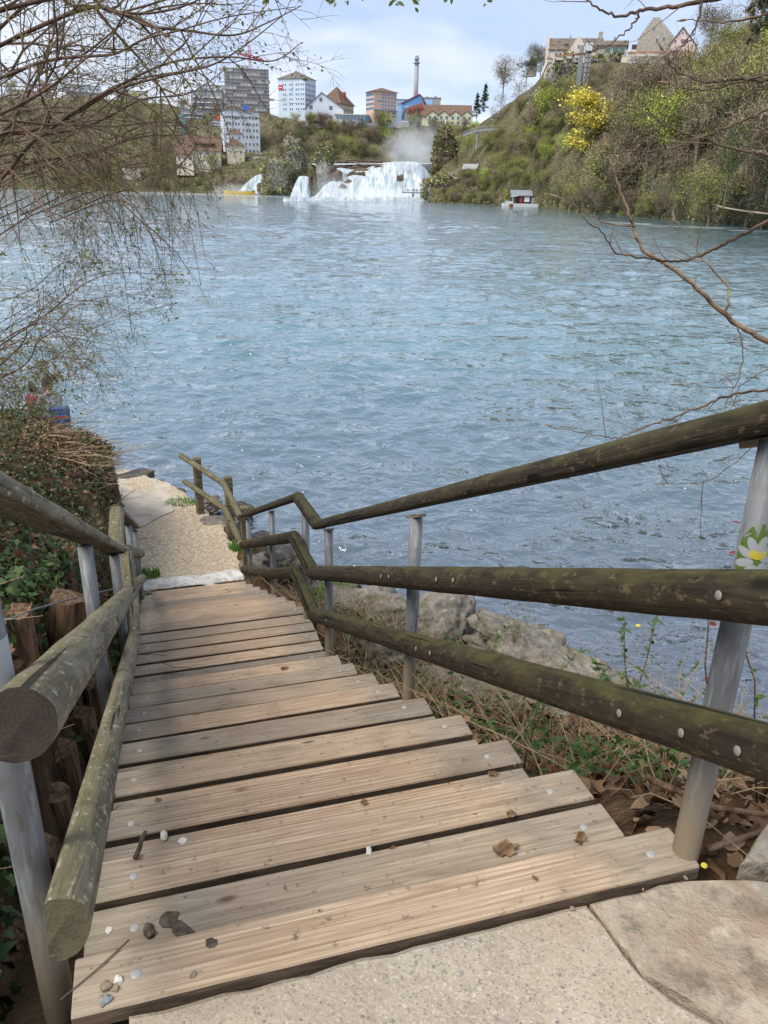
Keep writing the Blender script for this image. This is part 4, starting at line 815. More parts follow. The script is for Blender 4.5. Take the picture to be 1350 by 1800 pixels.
p = onplank(246, 1500, 1); twig([p + Vector((-.004, -.03, .012)), p + Vector((0, 0, .018)), p + Vector((-.006, .045, .014)), p + Vector((-.004, .075, .008))], 0.008, 'dark curled seed pod lying across a plank near the left railing')
p = onplank(150, 1715, 0); twig([p + Vector((.07, .085, .006)), p + Vector((.03, .02, .008)), p + Vector((-.03, -.06, .006))], 0.002, 'thin bent twig beside the pebble cluster')
for k, pp in enumerate([(285, 1170), (330, 1178), (270, 1155), (300, 1190)]):
    q = onplank(*pp, 8); twig([q + Vector((-.12, 0.02, .008)), q + Vector((0, .01, .02)), q + Vector((.10, -.03 + .02 * k, .008))], 0.003, 'thin dry twig among litter beside the landing', mat='twig').__setitem__('group', 'dry twigs by the landing')
d = ray(1330, 1480); d = d * (-1.66 / d[2]); q = Vector((d[0], d[1], d[2] + EYE)); twig([q + Vector((-.25, .22, .03)), q + Vector((-.08, .1, .025)), q + Vector((.2, .05, .03))], 0.011, 'thick dead branch lying on the soil behind the nearest right post', 'fallen_branch', 'split_wood')
twig([q + Vector((-.16, -.05, .02)), q + Vector((0, .0, .035)), q + Vector((.25, .1, .04))], 0.009, 'pale dead branch lying nearest the flagstone', 'fallen_branch', 'palebark')
pebble(q + Vector((-.03, -.06, .0)), 0.013, 61, 'white stone chip on the dark soil at right', MT['peb_white'], sq=(1.3, .7, .5))
tag(MB().tube([(0, 0, 0), (0, 0, .004)], [0.008, 0.006], 8).build('yellow_petal', MT['st_yellow'], loc=Vector(at(1237, 1524, 1.35)) + Vector((0, 0, 0.004))), 'tiny yellow petal at the foot of the nearest right post', 'petal')
# ------------------------------------------------------------------ people (skin bodies)
def person(root_p, rz, joints, edges, rads, cloth, label, skin, parts=(), scale=1.0, sub=1, name='person'):
    root = empty(name, root_p, label, 'person', rz=rz)
    me = bpy.data.meshes.new('body'); me.from_pydata([tuple(Vector(j) * scale) for j in joints], edges, []); me.materials.append(skin)
    o = link('body', me, root); sk_ = o.modifiers.new('skin', 'SKIN')
    for v, r in zip(me.skin_vertices[0].data, rads): v.radius = (r * scale, r * scale)
    me.skin_vertices[0].data[0].use_root = True
    sb = o.modifiers.new('sub', 'SUBSURF'); sb.levels = sub; sb.render_levels = sub
    dg = bpy.context.evaluated_depsgraph_get(); ev = o.evaluated_get(dg); m2 = bpy.data.meshes.new_from_object(ev); o.modifiers.clear(); o.data = m2
    m2.materials.clear()
    for c in cloth: m2.materials.append(c[0])
    for p in m2.polygons:
        c = p.center / scale; p.use_smooth = True
        for i, (mm, test) in enumerate(cloth):
            if test(c): p.material_index = i; break
    for nm, mb, mm in parts: mb.build(nm, mm, root, True)
    return root
MT['skin'] = plain('skin', (0.50, 0.30, 0.21), 0.6); MT['denim'] = plain('denim', (0.045, 0.10, 0.24), 0.85); MT['greycloth'] = plain('grey_jacket', (0.50, 0.50, 0.52), 0.85)
MT['redcloth'] = plain('red_cloth', (0.45, 0.03, 0.035), 0.85); MT['pinkcloth'] = plain('pink_cloth', (0.30, 0.04, 0.09), 0.85); MT['hair'] = plain('dark_hair', (0.03, 0.02, 0.015), 0.6); MT['black'] = plain('black_cloth', (0.02, 0.02, 0.025), 0.8)
SIT = [(0, 0, 0.12), (0, 0.02, 0.32), (0, 0.05, 0.52), (0, 0.07, 0.60), (0, 0.10, 0.72), (0, 0.11, 0.80),
       (-0.17, 0.05, 0.52), (-0.24, 0.14, 0.30), (-0.14, 0.34, 0.27), (-0.10, 0.42, 0.27), (0.17, 0.05, 0.52), (0.24, 0.14, 0.30), (0.14, 0.34, 0.27), (0.10, 0.42, 0.27),
       (-0.10, 0.02, 0.10), (-0.13, 0.40, 0.32), (-0.12, 0.52, -0.02), (-0.12, 0.64, -0.06), (0.10, 0.02, 0.10), (0.13, 0.40, 0.32), (0.12, 0.52, -0.02), (0.12, 0.64, -0.06)]
SITE = [(0, 1), (1, 2), (2, 3), (3, 4), (4, 5), (2, 6), (6, 7), (7, 8), (8, 9), (2, 10), (10, 11), (11, 12), (12, 13), (0, 14), (14, 15), (15, 16), (16, 17), (0, 18), (18, 19), (19, 20), (20, 21)]
SITR = [0.15, 0.14, 0.15, 0.055, 0.095, 0.075, 0.075, 0.05, 0.038, 0.035, 0.075, 0.05, 0.038, 0.035, 0.09, 0.07, 0.045, 0.04, 0.09, 0.07, 0.045, 0.04]
def sit_parts(hair, cap=None, sc=1.0):
    h = MB(); h.tube([Vector((0, 0.085, 0.70)) * sc, Vector((0, 0.08, 0.77)) * sc, Vector((0, 0.10, 0.85)) * sc, Vector((0, 0.11, 0.875)) * sc], [0.09 * sc, 0.105 * sc, 0.09 * sc, 0.04 * sc], 12); P = [('hair', h, cap or hair)]
    for s in (-1, 1):
        e = MB(); e.tube([Vector((s * 0.033, 0.185, 0.735)) * sc, Vector((s * 0.033, 0.197, 0.735)) * sc], [0.013 * sc, 0.006 * sc], 6); P.append(('eye', e, MT['black']))
        for k in range(4):
            f = MB(); b = Vector((s * 0.10 + (k - 1.5) * 0.018, 0.43, 0.275)) * sc; f.tube([b, b + Vector((0, .04, -.005)) * sc, b + Vector((0, .06, -.03)) * sc], [0.010 * sc, 0.009 * sc, 0.007 * sc], 6); P.append(('finger', f, MT['skin']))
    n = MB(); n.tube([Vector((0, 0.185, 0.74)) * sc, Vector((0, 0.215, 0.70)) * sc, Vector((0, 0.185, 0.69)) * sc], [0.01 * sc, 0.018 * sc, 0.01 * sc], 6); P.append(('nose', n, MT['skin']))
    return P
def seat(px, py, Y): return at(px, py, Y)
def is_head(c): return c.z > 0.60
pA = person(seat(97, 742, 14.6), 0.9, SIT, SITE, SITR, [(MT['skin'], lambda c: c.z > 0.585 or (c.y > 0.33 and c.z < 0.285 and abs(c.x) < 0.17 and c.z > 0.235)), (MT['black'], lambda c: c.z < 0.0 and c.y > 0.5), (MT['denim'], lambda c: (c.z < 0.2) or (c.y > 0.12 and c.z < 0.42 and abs(c.x) < 0.22 and c.y < 0.62 and c.z < 0.40)), (MT['greycloth'], lambda c: True)],
       'person in a light grey top and blue jeans sitting on the bank behind the shrub', MT['skin'], sit_parts(MT['hair']))
pB = person(seat(60, 738, 14.9), -0.4, SIT, SITE, SITR, [(MT['skin'], lambda c: c.z > 0.60), (MT['black'], lambda c: c.z < 0.0), (MT['denim'], lambda c: c.z < 0.15), (MT['pinkcloth'], lambda c: True)],
       'person in a dark pink jacket sitting further left behind the twigs', MT['skin'], sit_parts(MT['hair'], sc=0.82), 0.82)
bk = MB(); bk.box((0, 0, 0.17), (0.34, 0.22, 0.36)); bk.box((0, -0.13, 0.13), (0.26, 0.06, 0.2)); 
bg_ = empty('backpack', seat(108, 748, 14.2), 'blue backpack with a red stripe beside the seated person', 'backpack', rz=0.3)
bk.build('bag', MT['denim'], bg_); MB().box((0, -0.165, 0.2), (0.3, 0.01, 0.035)).build('stripe', MT['redcloth'], bg_); MB().tube([(-.08, .12, .3), (-.08, .2, .2), (-.08, .12, .05)], 0.015, 6).build('strap', MT['black'], bg_)

# ------------------------------------------------------------------ shrub on the left bank, branches on the right
def curve(pts, n):                               # Catmull-Rom through control points
    P = [Vector(p) for p in pts]; P = [P[0] * 2 - P[1]] + P + [P[-1] * 2 - P[-2]]; res = []; segs = len(P) - 3
    for k in range(n + 1):
        t = k / n * segs; i = min(int(t), segs - 1); f = t - i; a, b, c, d = P[i:i + 4]
        res.append(0.5 * ((2 * b) + (c - a) * f + (2 * a - 5 * b + 4 * c - d) * f * f + (3 * b - a - 3 * c + d) * f ** 3))
    return res
def grow(mb, base, d, length, r, rng, depth, droop, leaves=None, nseg=5, childs=3, side=0.9):
    pts = [base]; dirn = d.normalized()
    for k in range(nseg):
        dirn = (dirn + Vector((rng.gauss(0, .13), rng.gauss(0, .13), rng.gauss(0, .13) - droop))).normalized(); pts.append(pts[-1] + dirn * length / nseg)
    mb.tube(pts, [r * (1 - 0.75 * k / nseg) for k in range(nseg + 1)], 3 if r < 0.004 else 5, caps=False)
    if leaves is not None:
        for p in pts[2:]: leaves.append(p + Vector((rng.gauss(0, .01), rng.gauss(0, .01), rng.gauss(0, .01))))
    if depth > 0:
        for c in range(childs):
            i = rng.randint(1, nseg - 1); dd = (pts[i + 1] - pts[i]).normalized(); s_ = Vector((rng.gauss(0, 1), rng.gauss(0, 1), rng.gauss(0, .8))); s_ = (s_ - dd * s_.dot(dd)).normalized()
            grow(mb, pts[i], dd * 0.75 + s_ * side, length * rng.uniform(.35, .65), max(r * .55, 0.0011), rng, depth - 1, droop, leaves, max(3, nseg - 1), childs, side)
def left_shrub():
    rng = random.Random(12); root = empty('bare_shrub', gpt(-3.4, 4.2), 'large bare shrub on the left bank arching its twigs over the river', 'shrub')
    rp = Vector(root.location); sub = MB(); leaves = []; nb = 0
    def B(ctrl, r, main=True, childs=9, cl=(0.5, 1.1), depth=2, droop=0.03, lf=0.5):
        nonlocal nb
        P = [at(*c) - rp for c in ctrl]; C = curve(P, 6 * (len(P) - 1)); n = len(C) - 1
        m = MB(); m.tube(C, [max(0.0014, .74 * r * (1 - 0.85 * k / n)) for k in range(n + 1)], 7); m.build('branch', MT['bark'], root, True)
        for c in range(childs):
            i = int(n * (0.08 + 0.88 * (c + rng.random()) / childs)); i = min(i, n - 1); dd = (C[i + 1] - C[i]).normalized(); s_ = Vector((rng.gauss(0, .7), rng.gauss(0, .7), rng.gauss(-.05, .9))); s_ = (s_ - dd * s_.dot(dd)).normalized()
            ln = rng.uniform(*cl) * (1.0 - 0.55 * i / n); grow(sub, C[i], dd * .8 + s_ * .75, ln, max(0.0016, r * (1 - .85 * i / n) * .6), rng, depth, droop, leaves if rng.random() < lf else None, 6, 3, .8)
    # branches one can follow in the photograph: pixel and distance ahead
    B([(-160, 60, 4.2), (120, -8, 4.2), (190, 18, 4.2), (260, 23, 4.1), (330, 8, 4.0), (400, -30, 4.0)], 0.016)
    B([(-120, 150, 4.6), (0, 80, 4.5), (150, 15, 4.3), (215, 25, 4.2), (260, 45, 4.1), (330, 54, 4.0), (410, 62, 4.0), (470, 40, 4.0), (530, 10, 4)], 0.016)
    B([(-160, 190, 4.4), (0, 137, 4.4), (70, 110, 4.3), (130, 100, 4.2), (200, 95, 4.1), (255, 68, 4.0), (310, 55, 4), (400, 30, 3.9), (520, 12, 3.9)], 0.014)
    B([(-160, 260, 3.9), (0, 200, 3.9), (80, 158, 3.9), (130, 120, 3.8), (200, 60, 3.8)], 0.016)
    B([(-160, 290, 4.7), (0, 236, 4.6), (60, 228, 4.5), (130, 200, 4.4), (200, 160, 4.3), (280, 136, 4.2), (370, 115, 4.1), (430, 80, 4.0), (500, 25, 4)], 0.016)
    B([(-160, 480, 4.3), (0, 316, 4.3), (50, 256, 4.2), (90, 226, 4.2), (140, 190, 4.1), (210, 150, 4), (300, 110, 4), (400, 100, 4), (480, 107, 4), (530, 75, 4)], 0.016)
    B([(-160, 300, 5.0), (0, 240, 5), (90, 235, 4.9), (170, 215, 4.8), (250, 175, 4.7), (330, 165, 4.6), (400, 120, 4.5)], 0.014)
    B([(-160, 210, 5.2), (20, 30, 5.2), (85, -20, 5.2)], 0.022, childs=6)
    B([(-100, 420, 5.6), (30, 200, 5.6), (90, 80, 5.6), (95, -40, 5.6)], 0.020, childs=9)
    B([(-120, 350, 5.2), (40, 290, 5.1), (150, 270, 5), (250, 240, 4.8), (330, 235, 4.7), (400, 190, 4.6)], 0.013)
    for k in range(40):                          # the rest of the thicket, drooping towards the water
        y0 = rng.uniform(-60, 640); Y = rng.uniform(4.0, 7.0); ye = y0 + rng.uniform(-90, 130)
        xe = float(np.interp(ye, [-60, 100, 200, 300, 400, 520, 620, 700], [440, 425, 385, 345, 335, 325, 280, 170])) * rng.uniform(rng.choice((.30, .30, .62)), 1.0)
        B([(-220, y0 + rng.uniform(60, 240), Y + .3), (xe * .15, y0 + rng.uniform(-10, 50), Y), (xe * .55, (y0 + ye) / 2 - 15 + rng.uniform(-25, 25), Y - .2), (xe, ye, Y - .3)], rng.uniform(.004, .009), childs=10, cl=(.4, 1.0), droop=rng.uniform(.02, .09), lf=.35)
    for k in range(16):                          # long hanging tips
        x0, y0 = rng.uniform(60, 300), rng.uniform(180, 400); Y = rng.uniform(4.2, 5.5); xe = min(375, x0 + rng.uniform(40, 120)); ye = y0 + rng.uniform(120, 260)
        if xe > float(np.interp(ye, [200, 400, 520, 620, 720], [400, 370, 350, 300, 180])): xe = float(np.interp(ye, [200, 400, 520, 620, 720], [400, 370, 350, 300, 180]))
        B([(x0 - 120, y0 + 40, Y), (x0, y0, Y), ((x0 + xe) / 2 + 15, (y0 + ye) / 2 - 20, Y), (xe, ye, Y)], .006, childs=7, cl=(.25, .6), droop=.08, lf=.2)
    for k in range(5):
        m = MB(); x0 = rng.uniform(-.5, .5); m.tube(curve([(x0, rng.uniform(-.4, .4), -.2), (x0 * 1.5 - .1, rng.uniform(-.3, .3), 1.0), (x0 * 2.5 - .2, rng.uniform(-.3, .3), 2.6), (x0 * 3.5, 0, 4.2)], 12), [.045 - .0027 * i for i in range(13)], 8); m.build('trunk', MT['bark'], root, True)
    tag(sub.build('twigs', MT['twig'], root), kind='stuff')
    rg = np.random.RandomState(3); P = np.array([l[:] for l in leaves]); pick = rg.rand(len(P)) < min(1, 15000 / len(P)); P = P[pick]
    V, F = scatter(OVAL_V, OVAL_F, P, np.tile([[0, 0, 1.0]], (len(P), 1)), rg.uniform(.010, .024, len(P)), rg, 1.0); tag(link('buds', np_mesh('buds', V, F, MT['young']), root), kind='stuff')
left_shrub()
# low leafy growth on the crest of the bank, in front of the sitting people
def leafy_bush(p, r, label, seed, n=40, leaf=.035, mat='bramble'):
    rng = random.Random(seed); root = empty('leafy_bush', p, label, 'bush'); m = MB(); lv = []
    for k in range(n):
        a = rng.uniform(0, 6.28); grow(m, Vector((math.cos(a) * r * .25, math.sin(a) * r * .25, -.05)), Vector((math.cos(a) * .6, math.sin(a) * .6, rng.uniform(.4, 1.2))), r * rng.uniform(.6, 1.2), .004, rng, 1, .05, lv, 5, 3)
    tag(m.build('twigs', MT['twig'], root), kind='stuff'); rg = np.random.RandomState(seed); P = np.array([l[:] for l in lv]); P = P[rg.rand(len(P)) < .6]; V, F = scatter(OVAL_V, OVAL_F, P, np.tile([[0, 0, 1.0]], (len(P), 1)), rg.uniform(leaf * .6, leaf * 1.2, len(P)), rg, .8)
    tag(link('foliage', np_mesh('foliage', V, F, MT[mat]), root), kind='stuff')
leafy_bush(at(20, 745, 11.5), .8, 'leafy green bush on the bank crest at the edge of the bare shrub', 1, 90, .075)
leafy_bush(at(45, 690, 9.5), .75, 'thin bright leafed bush over the sitting people', 5, 30, .055, 'bramble')
leafy_bush(at(110, 660, 9), .5, 'airy green leafed sapling hanging under the bare shrub', 6, 20, .05, 'young')
leafy_bush(at(-60, 700, 8), .8, 'bright leafy bush under the bare shrub at far left', 2, 80, .055, 'young')
leafy_bush(at(120, 775, 12.6), .42, 'sparse dark leafed bush in front of the sitting people', 3, 16, .055, 'ivy')
leafy_bush(at(188, 800, 11.3), .28, 'small twiggy bush on the corner of the bank above the path', 4, 16, .05, 'ivy')

def side_tree(root_p, label, branches, seed, mat='bark', trunk=None, buds=True):
    rng = random.Random(seed); root = empty('bare_tree', root_p, label, 'tree'); rp = Vector(root_p); sub = MB(); bud = MB()
    if trunk: m = MB(); m.tube(curve([(Vector(t) - rp) for t in trunk], 14), [.09 - .004 * k for k in range(15)], 10); m.build('trunk', MT['bark'], root, True)
    for ctrl, r, mt, ch in branches:
        C = curve([at(*c) - rp for c in ctrl], 7 * (len(ctrl) - 1)); n = len(C) - 1
        for i in range(1, n): C[i] = C[i] + Vector((rng.gauss(0, .0025), rng.gauss(0, .0025), rng.gauss(0, .0025)))
        m = MB(); m.tube(C, [max(.0014, .68 * r * (1 - .75 * k / n)) for k in range(n + 1)], 8); m.build('branch', MT[mt], root, True)
        bud.tube([C[-1], C[-1] + (C[-1] - C[-2]).normalized() * .012, C[-1] + (C[-1] - C[-2]).normalized() * .03], [.003, .0045, .001], 5)
        for c in range(ch):
            i = min(n - 1, int(n * (.3 + .68 * (c + rng.random()) / ch))); dd = (C[i + 1] - C[i]).normalized(); s_ = Vector((rng.gauss(0, .6), rng.gauss(0, .6), rng.gauss(0, 1))); s_ = (s_ - dd * s_.dot(dd)).normalized()
            grow(sub, C[i], dd * .7 + s_ * .8, rng.uniform(.08, .3), .0020, rng, 1 if rng.random() < .5 else 0, .0, None, 5, 1, .8)
    tag(sub.build('twigs', MT[mat], root), kind='stuff'); tag(bud.build('buds', MT['palebark'], root), kind='stuff')
    return root
T1 = st(2.95, 2.3, -3.2)
side_tree(T1, 'bare tree standing just outside on the right with long budding branches', [
    ([(1560, 690, 3.0), (1350, 600, 3.0), (1290, 565, 3.0), (1240, 522, 3.0), (1180, 470, 3.0), (1132, 440, 3.0), (1112, 395, 3.0), (1095, 345, 3.0), (1080, 300, 3.0), (1064, 248, 3.0)], .017, 'palebark', 5),
    ([(1275, 555, 3.0), (1281, 510, 3.02), (1268, 490, 3.04), (1235, 455, 3.06), (1210, 415, 3.08), (1186, 384, 3.1)], .008, 'palebark', 4),
    ([(1500, 300, 2.7), (1350, 388, 2.8), (1290, 420, 2.85), (1240, 445, 2.9), (1200, 458, 2.9), (1150, 455, 2.9), (1085, 444, 2.9), (1060, 412, 2.9), (1030, 386, 2.9)], .010, 'bark', 8),
    ([(1500, 690, 2.6), (1350, 686, 2.7), (1282, 695, 2.8), (1240, 712, 2.8), (1180, 735, 2.8), (1130, 752, 2.8), (1085, 770, 2.8), (1045, 764, 2.8), (970, 750, 2.8)], .008, 'bark', 7),
    ([(1560, -80, 2.6), (1400, -60, 2.6), (1262, -4, 2.7), (1190, 10, 2.75), (1130, 18, 2.8), (1092, 28, 2.8), (1060, 18, 2.8), (1028, -2, 2.8)], .013, 'bark', 3),
    ([(1123, 18, 2.8), (1119, 34, 2.8), (1100, 56, 2.8), (1062, 84, 2.8), (1025, 94, 2.8)], .006, 'bark', 1),
    ([(1236, -20, 2.7), (1226, 40, 2.7), (1208, 72, 2.7), (1176, 94, 2.7)], .006, 'bark', 1),
    ([(1520, 120, 2.9), (1350, 140, 2.9), (1290, 140, 2.9), (1240, 144, 2.9), (1190, 126, 2.9), (1165, 88, 2.9)], .009, 'bark', 3),
    ([(1500, 170, 2.8), (1370, 135, 2.8), (1320, 138, 2.8), (1260, 155, 2.8), (1210, 157, 2.8), (1172, 146, 2.8)], .007, 'bark', 3),
    ([(1500, 290, 3.1), (1350, 270, 3.1), (1305, 265, 3.1), (1240, 246, 3.1), (1200, 232, 3.1), (1165, 218, 3.1), (1152, 206, 3.1)], .009, 'bark', 3),
    ([(1500, 120, 3.0), (1350, 193, 3.0), (1300, 215, 3.0), (1235, 240, 3.0), (1190, 258, 3.0), (1140, 266, 3.0), (1066, 268, 3.0)], .009, 'bark', 7),
    ([(1500, 0, 2.9), (1350, 25, 2.9), (1280, 38, 2.9), (1206, 35, 2.9)], .008, 'bark', 3),
    ([(1117, 398, 3.0), (1070, 392, 3.0), (1040, 378, 3.0), (980, 346, 3.0)], .005, 'palebark', 2),
    ([(1092, 345, 3.0), (1075, 320, 3.0), (1058, 275, 3.0)], .004, 'bark', 2),
    ([(1285, 560, 3.0), (1305, 600, 2.95), (1300, 660, 2.9), (1280, 700, 2.9), (1262, 760, 2.9)], .0045, 'bark', 3),
    ([(1560, 560, 2.5), (1350, 650, 2.6), (1290, 680, 2.7), (1190, 676, 2.75)], .004, 'bark', 4),
    ([(1480, 740, 2.6), (1350, 770, 2.7), (1250, 842, 2.8), (1160, 850, 2.8)], .004, 'bark', 4)],
    5, trunk=[T1 + Vector((0, 0, -.4)), T1 + Vector((.05, 0, 1.5)), T1 + Vector((-.02, .05, 3.2)), T1 + Vector((.08, 0, 5.2)), T1 + Vector((.05, .1, 7))])
# sprigs of young leaves hanging at the very top
def top_sprigs():
    rng = random.Random(9); root = empty('hanging_branch', at(660, -60, 3.2), 'overhanging branch with small young leaves dangling at the top of the view', 'branch'); rp = Vector(root.location)
    C = curve([at(*c) - rp for c in [(-200, -220, 3.6), (250, -110, 3.4), (470, -70, 3.2), (660, -60, 3.2), (880, -75, 3.2)]], 24); m = MB(); m.tube(C, [.012 - .0004 * k for k in range(25)], 7); m.build('branch', MT['bark'], root, True)
    for px, py, k in [(472, 14, 4), (530, 12, 2), (575, 8, 2), (592, 6, 3), (612, 10, 3), (640, 4, 2), (690, 8, 4), (700, 2, 2), (728, 14, 4), (780, 6, 3), (792, 0, 2), (858, 8, 5)]:
        tip = at(px, py, 3.2) - rp; top = at(px + rng.uniform(-12, 12), -64, 3.2) - rp; s_ = MB(); s_.tube(curve([top, top.lerp(tip, .5) + Vector((.005, 0, 0)), tip + Vector((0, 0, .01))], 5), [.0022, .002, .0018, .0016, .0014, .0012], 5); s_.build('stem', MT['bark'], root)
        for j in range(k):
            rg = np.random.RandomState(int(px) + j); V, F = scatter(OVAL_V, OVAL_F, np.array([(tip + Vector((rng.uniform(-.01, .01), rng.uniform(-.01, .01), .012 * j)))[:]]), np.array([[0.2, -1.0, .3]]), np.array([rng.uniform(.018, .032)]), rg, .5); link('leaf', np_mesh('leaf', V, F, MT['young']), root)
top_sprigs()
# ------------------------------------------------------------------ far shore: terrain sheets lofted from the waterline to the skyline
MT['hill'] = mottled('wooded_hillside', (0.085, 0.075, 0.042), (0.165, 0.14, 0.082), 0.11, 0.95, 0, stretch=(1, 1, 1), spec=0.05, src='World', detail=8)
MT['farhill'] = mottled('scrubby_slope', (0.08, 0.082, 0.045), (0.17, 0.15, 0.095), 0.10, 0.95, 0, spec=0.05, src='World', detail=8)
MT['cliff'] = mat_rock('limestone_cliff', (0.17, 0.155, 0.13), (0.36, 0.335, 0.295), (0.48, 0.46, 0.42), (0.07, 0.08, 0.03), 0.6, 'World', 0.09)
MT['redrock'] = mat_rock('brown_wet_rock', (0.085, 0.06, 0.045), (0.21, 0.145, 0.10), (0.30, 0.235, 0.17), (0.07, 0.06, 0.03), 0.4, 'World', 0.12)
class Loft:
    def __init__(s, cols, rows, seed, amp, bulge=0.0, sub=6):
        # cols: list of polylines (bottom to top), all with the same number of points
        A = np.array([[tuple(p) for p in c] for c in cols], float); nc, nr, _ = A.shape
        ci = np.linspace(0, nc - 1, (nc - 1) * sub + 1); ri = np.linspace(0, nr - 1, rows); s.nc, s.nr = len(ci), rows
        i0 = np.clip(ci.astype(int), 0, nc - 2); fc = (ci - i0)[:, None, None]; fs = fc * fc * (3 - 2 * fc) * 0.5 + fc * 0.5
        B = A[i0] * (1 - fs) + A[i0 + 1] * fs
        j0 = np.clip(ri.astype(int), 0, nr - 2); fr = (ri - j0)[None, :, None]; G = B[:, j0] * (1 - fr) + B[:, j0 + 1] * fr
        t = np.linspace(0, 1, rows)[None, :]; e = np.sin(np.pi * np.clip(t, 0, 1)) ** 0.5
        n = fbm(G[..., 0] * 0.035, G[..., 1] * 0.035, G[..., 2] * 0.05, seed, 5) * amp * e; G[..., 2] += n + bulge * np.sin(np.pi * t); G[..., 1] -= n * 0.6
        s.G = G
    def mesh(s, name, mat): return np_mesh(name, s.G.reshape(-1, 3), grid_faces(s.nc, s.nr), mat, True)
    def pos(s, a, b):                             # a along, b up, both 0..1
        x, y = a * (s.nc - 1), b * (s.nr - 1); i, j = min(int(x), s.nc - 2), min(int(y), s.nr - 2); f, g = x - i, y - j; G = s.G
        return Vector(G[i, j] * (1 - f) * (1 - g) + G[i + 1, j] * f * (1 - g) + G[i, j + 1] * (1 - f) * g + G[i + 1, j + 1] * f * g)
def shore(px, py, dz=-1.2): p = onwater(px, py); return Vector((p.x, p.y, dz))
# right bank: shore, foot of the wood, middle, skyline; last point falls away behind
def rb(spx, spy, mid, ridge):
    s0 = shore(spx, spy); s1 = at(spx + 1, spy - 6, s0.y + 4); pts = [s0, s1] + [at(*m_) for m_ in mid] + [at(*ridge)]; b = pts[-1]; pts.append(Vector((b.x * 1.1, b.y + 60, b.z - 12))); return pts
RB = Loft([
    rb(752, 355.5, [(758, 325, 468), (764, 292, 480)], (778, 252, 492)),
    rb(800, 357, [(802, 325, 440), (806, 294, 455)], (820, 236, 488)),
    rb(850, 359, [(852, 322, 410), (856, 296, 425)], (872, 200, 462)),
    rb(900, 361.0, [(902, 320, 372), (906, 280, 392)], (912, 165, 440)),
    rb(950, 364.4, [(952, 315, 345), (955, 230, 370)], (958, 128, 412)),
    rb(1000, 371, [(1003, 305, 310), (1012, 215, 350)], (1020, 108, 398)),
    rb(1060, 376, [(1065, 300, 270), (1075, 215, 315)], (1085, 112, 385)),
    rb(1120, 380.5, [(1128, 300, 240), (1140, 215, 285)], (1150, 110, 372)),
    rb(1190, 387, [(1200, 305, 205), (1210, 215, 252)], (1222, 104, 345)),
    rb(1260, 393.5, [(1272, 310, 180), (1282, 215, 220)], (1292, 95, 300)),
    rb(1350, 402, [(1362, 320, 152), (1370, 215, 190)], (1378, 95, 260)),
    rb(1480, 422, [(1490, 330, 124), (1500, 215, 160)], (1510, 80, 225)),
    rb(1700, 462, [(1710, 350, 92), (1720, 215, 125)], (1730, 60, 180)),
    rb(2000, 540, [(2010, 390, 62), (2020, 215, 90)], (2030, 40, 130))], 36, 3, 3.2, 0.0, 8)
tag(link('wooded_hillside', RB.mesh('wooded_hillside', MT['hill'])), kind='structure')
# far bank: behind the falls and to the left
def fb(spx, spy, Y0, mids, top):
    s0 = at(spx, spy, Y0); s0.z = min(s0.z, -1.0) if spy > 320 else s0.z; pts = [s0] + [at(*m_) for m_ in mids] + [at(*top)]; b = pts[-1]; pts.append(Vector((b.x, b.y + 260, b.z + 5))); return pts
FB = Loft([
    fb(-420, 345, 470, [(-420, 300, 500), (-420, 250, 560)], (-420, 170, 700)),
    fb(-100, 341, 500, [(-100, 300, 530), (-100, 250, 590)], (-100, 165, 720)),
    fb(150, 340, 530, [(150, 306, 555), (150, 255, 610)], (150, 170, 740)),
    fb(260, 339, 555, [(262, 315, 570), (265, 265, 620)], (268, 178, 740)),
    fb(320, 339, 560, [(322, 306, 585), (325, 262, 632)], (328, 195, 720)),
    fb(400, 340, 560, [(400, 300, 585), (400, 272, 622)], (400, 205, 720)),
    fb(460, 341, 560, [(462, 285, 585), (464, 268, 630)], (466, 200, 690)),
    fb(520, 341, 560, [(520, 290, 592), (520, 262, 622)], (520, 211, 650)),
    fb(580, 340, 585, [(580, 288, 598), (580, 262, 622)], (580, 221, 640)),
    fb(640, 340, 590, [(640, 285, 604), (640, 258, 622)], (640, 221, 636)),
    fb(720, 345, 590, [(720, 282, 606), (720, 255, 620)], (720, 220, 636)),
    fb(790, 345, 560, [(790, 285, 590), (790, 255, 616)], (790, 222, 638)),
    fb(860, 345, 560, [(860, 285, 590), (862, 250, 625)], (865, 216, 650))], 30, 9, 3.0, 0.0, 10)
tag(link('far_hillside', FB.mesh('far_hillside', MT['farhill'])), kind='structure')

# ------------------------------------------------------------------ trees
MT['twig_brown'] = mottled('bare_twigs_brown', (0.15, 0.112, 0.078), (0.30, 0.235, 0.165), 0.5, 0.9, rnd=True, island=True, spec=0.1)
MT['twig_olive'] = mottled('budding_twigs', (0.19, 0.195, 0.06), (0.39, 0.385, 0.13), 0.5, 0.9, rnd=True, island=True, spec=0.1)
MT['crown_green'] = mottled('spring_leaves', (0.28, 0.35, 0.04), (0.46, 0.53, 0.08), 0.5, 0.7, rnd=True, island=True, spec=0.2)
MT['crown_yellow'] = mottled('yellow_leaves', (0.50, 0.41, 0.06), (0.72, 0.61, 0.13), 0.5, 0.7, rnd=True, island=True, spec=0.2)
MT['crown_dark'] = mottled('evergreen_leaves', (0.03, 0.045, 0.02), (0.07, 0.10, 0.04), 0.6, 0.8, rnd=True, island=True, spec=0.2)
MT['crown_ever'] = mottled('mid_green_leaves', (0.07, 0.095, 0.03), (0.15, 0.18, 0.065), 0.6, 0.8, rnd=True, island=True, spec=0.2)
MT['blossom'] = mottled('white_blossom', (0.42, 0.42, 0.38), (0.66, 0.66, 0.62), 0.6, 0.8, rnd=True, island=True, spec=0.2)
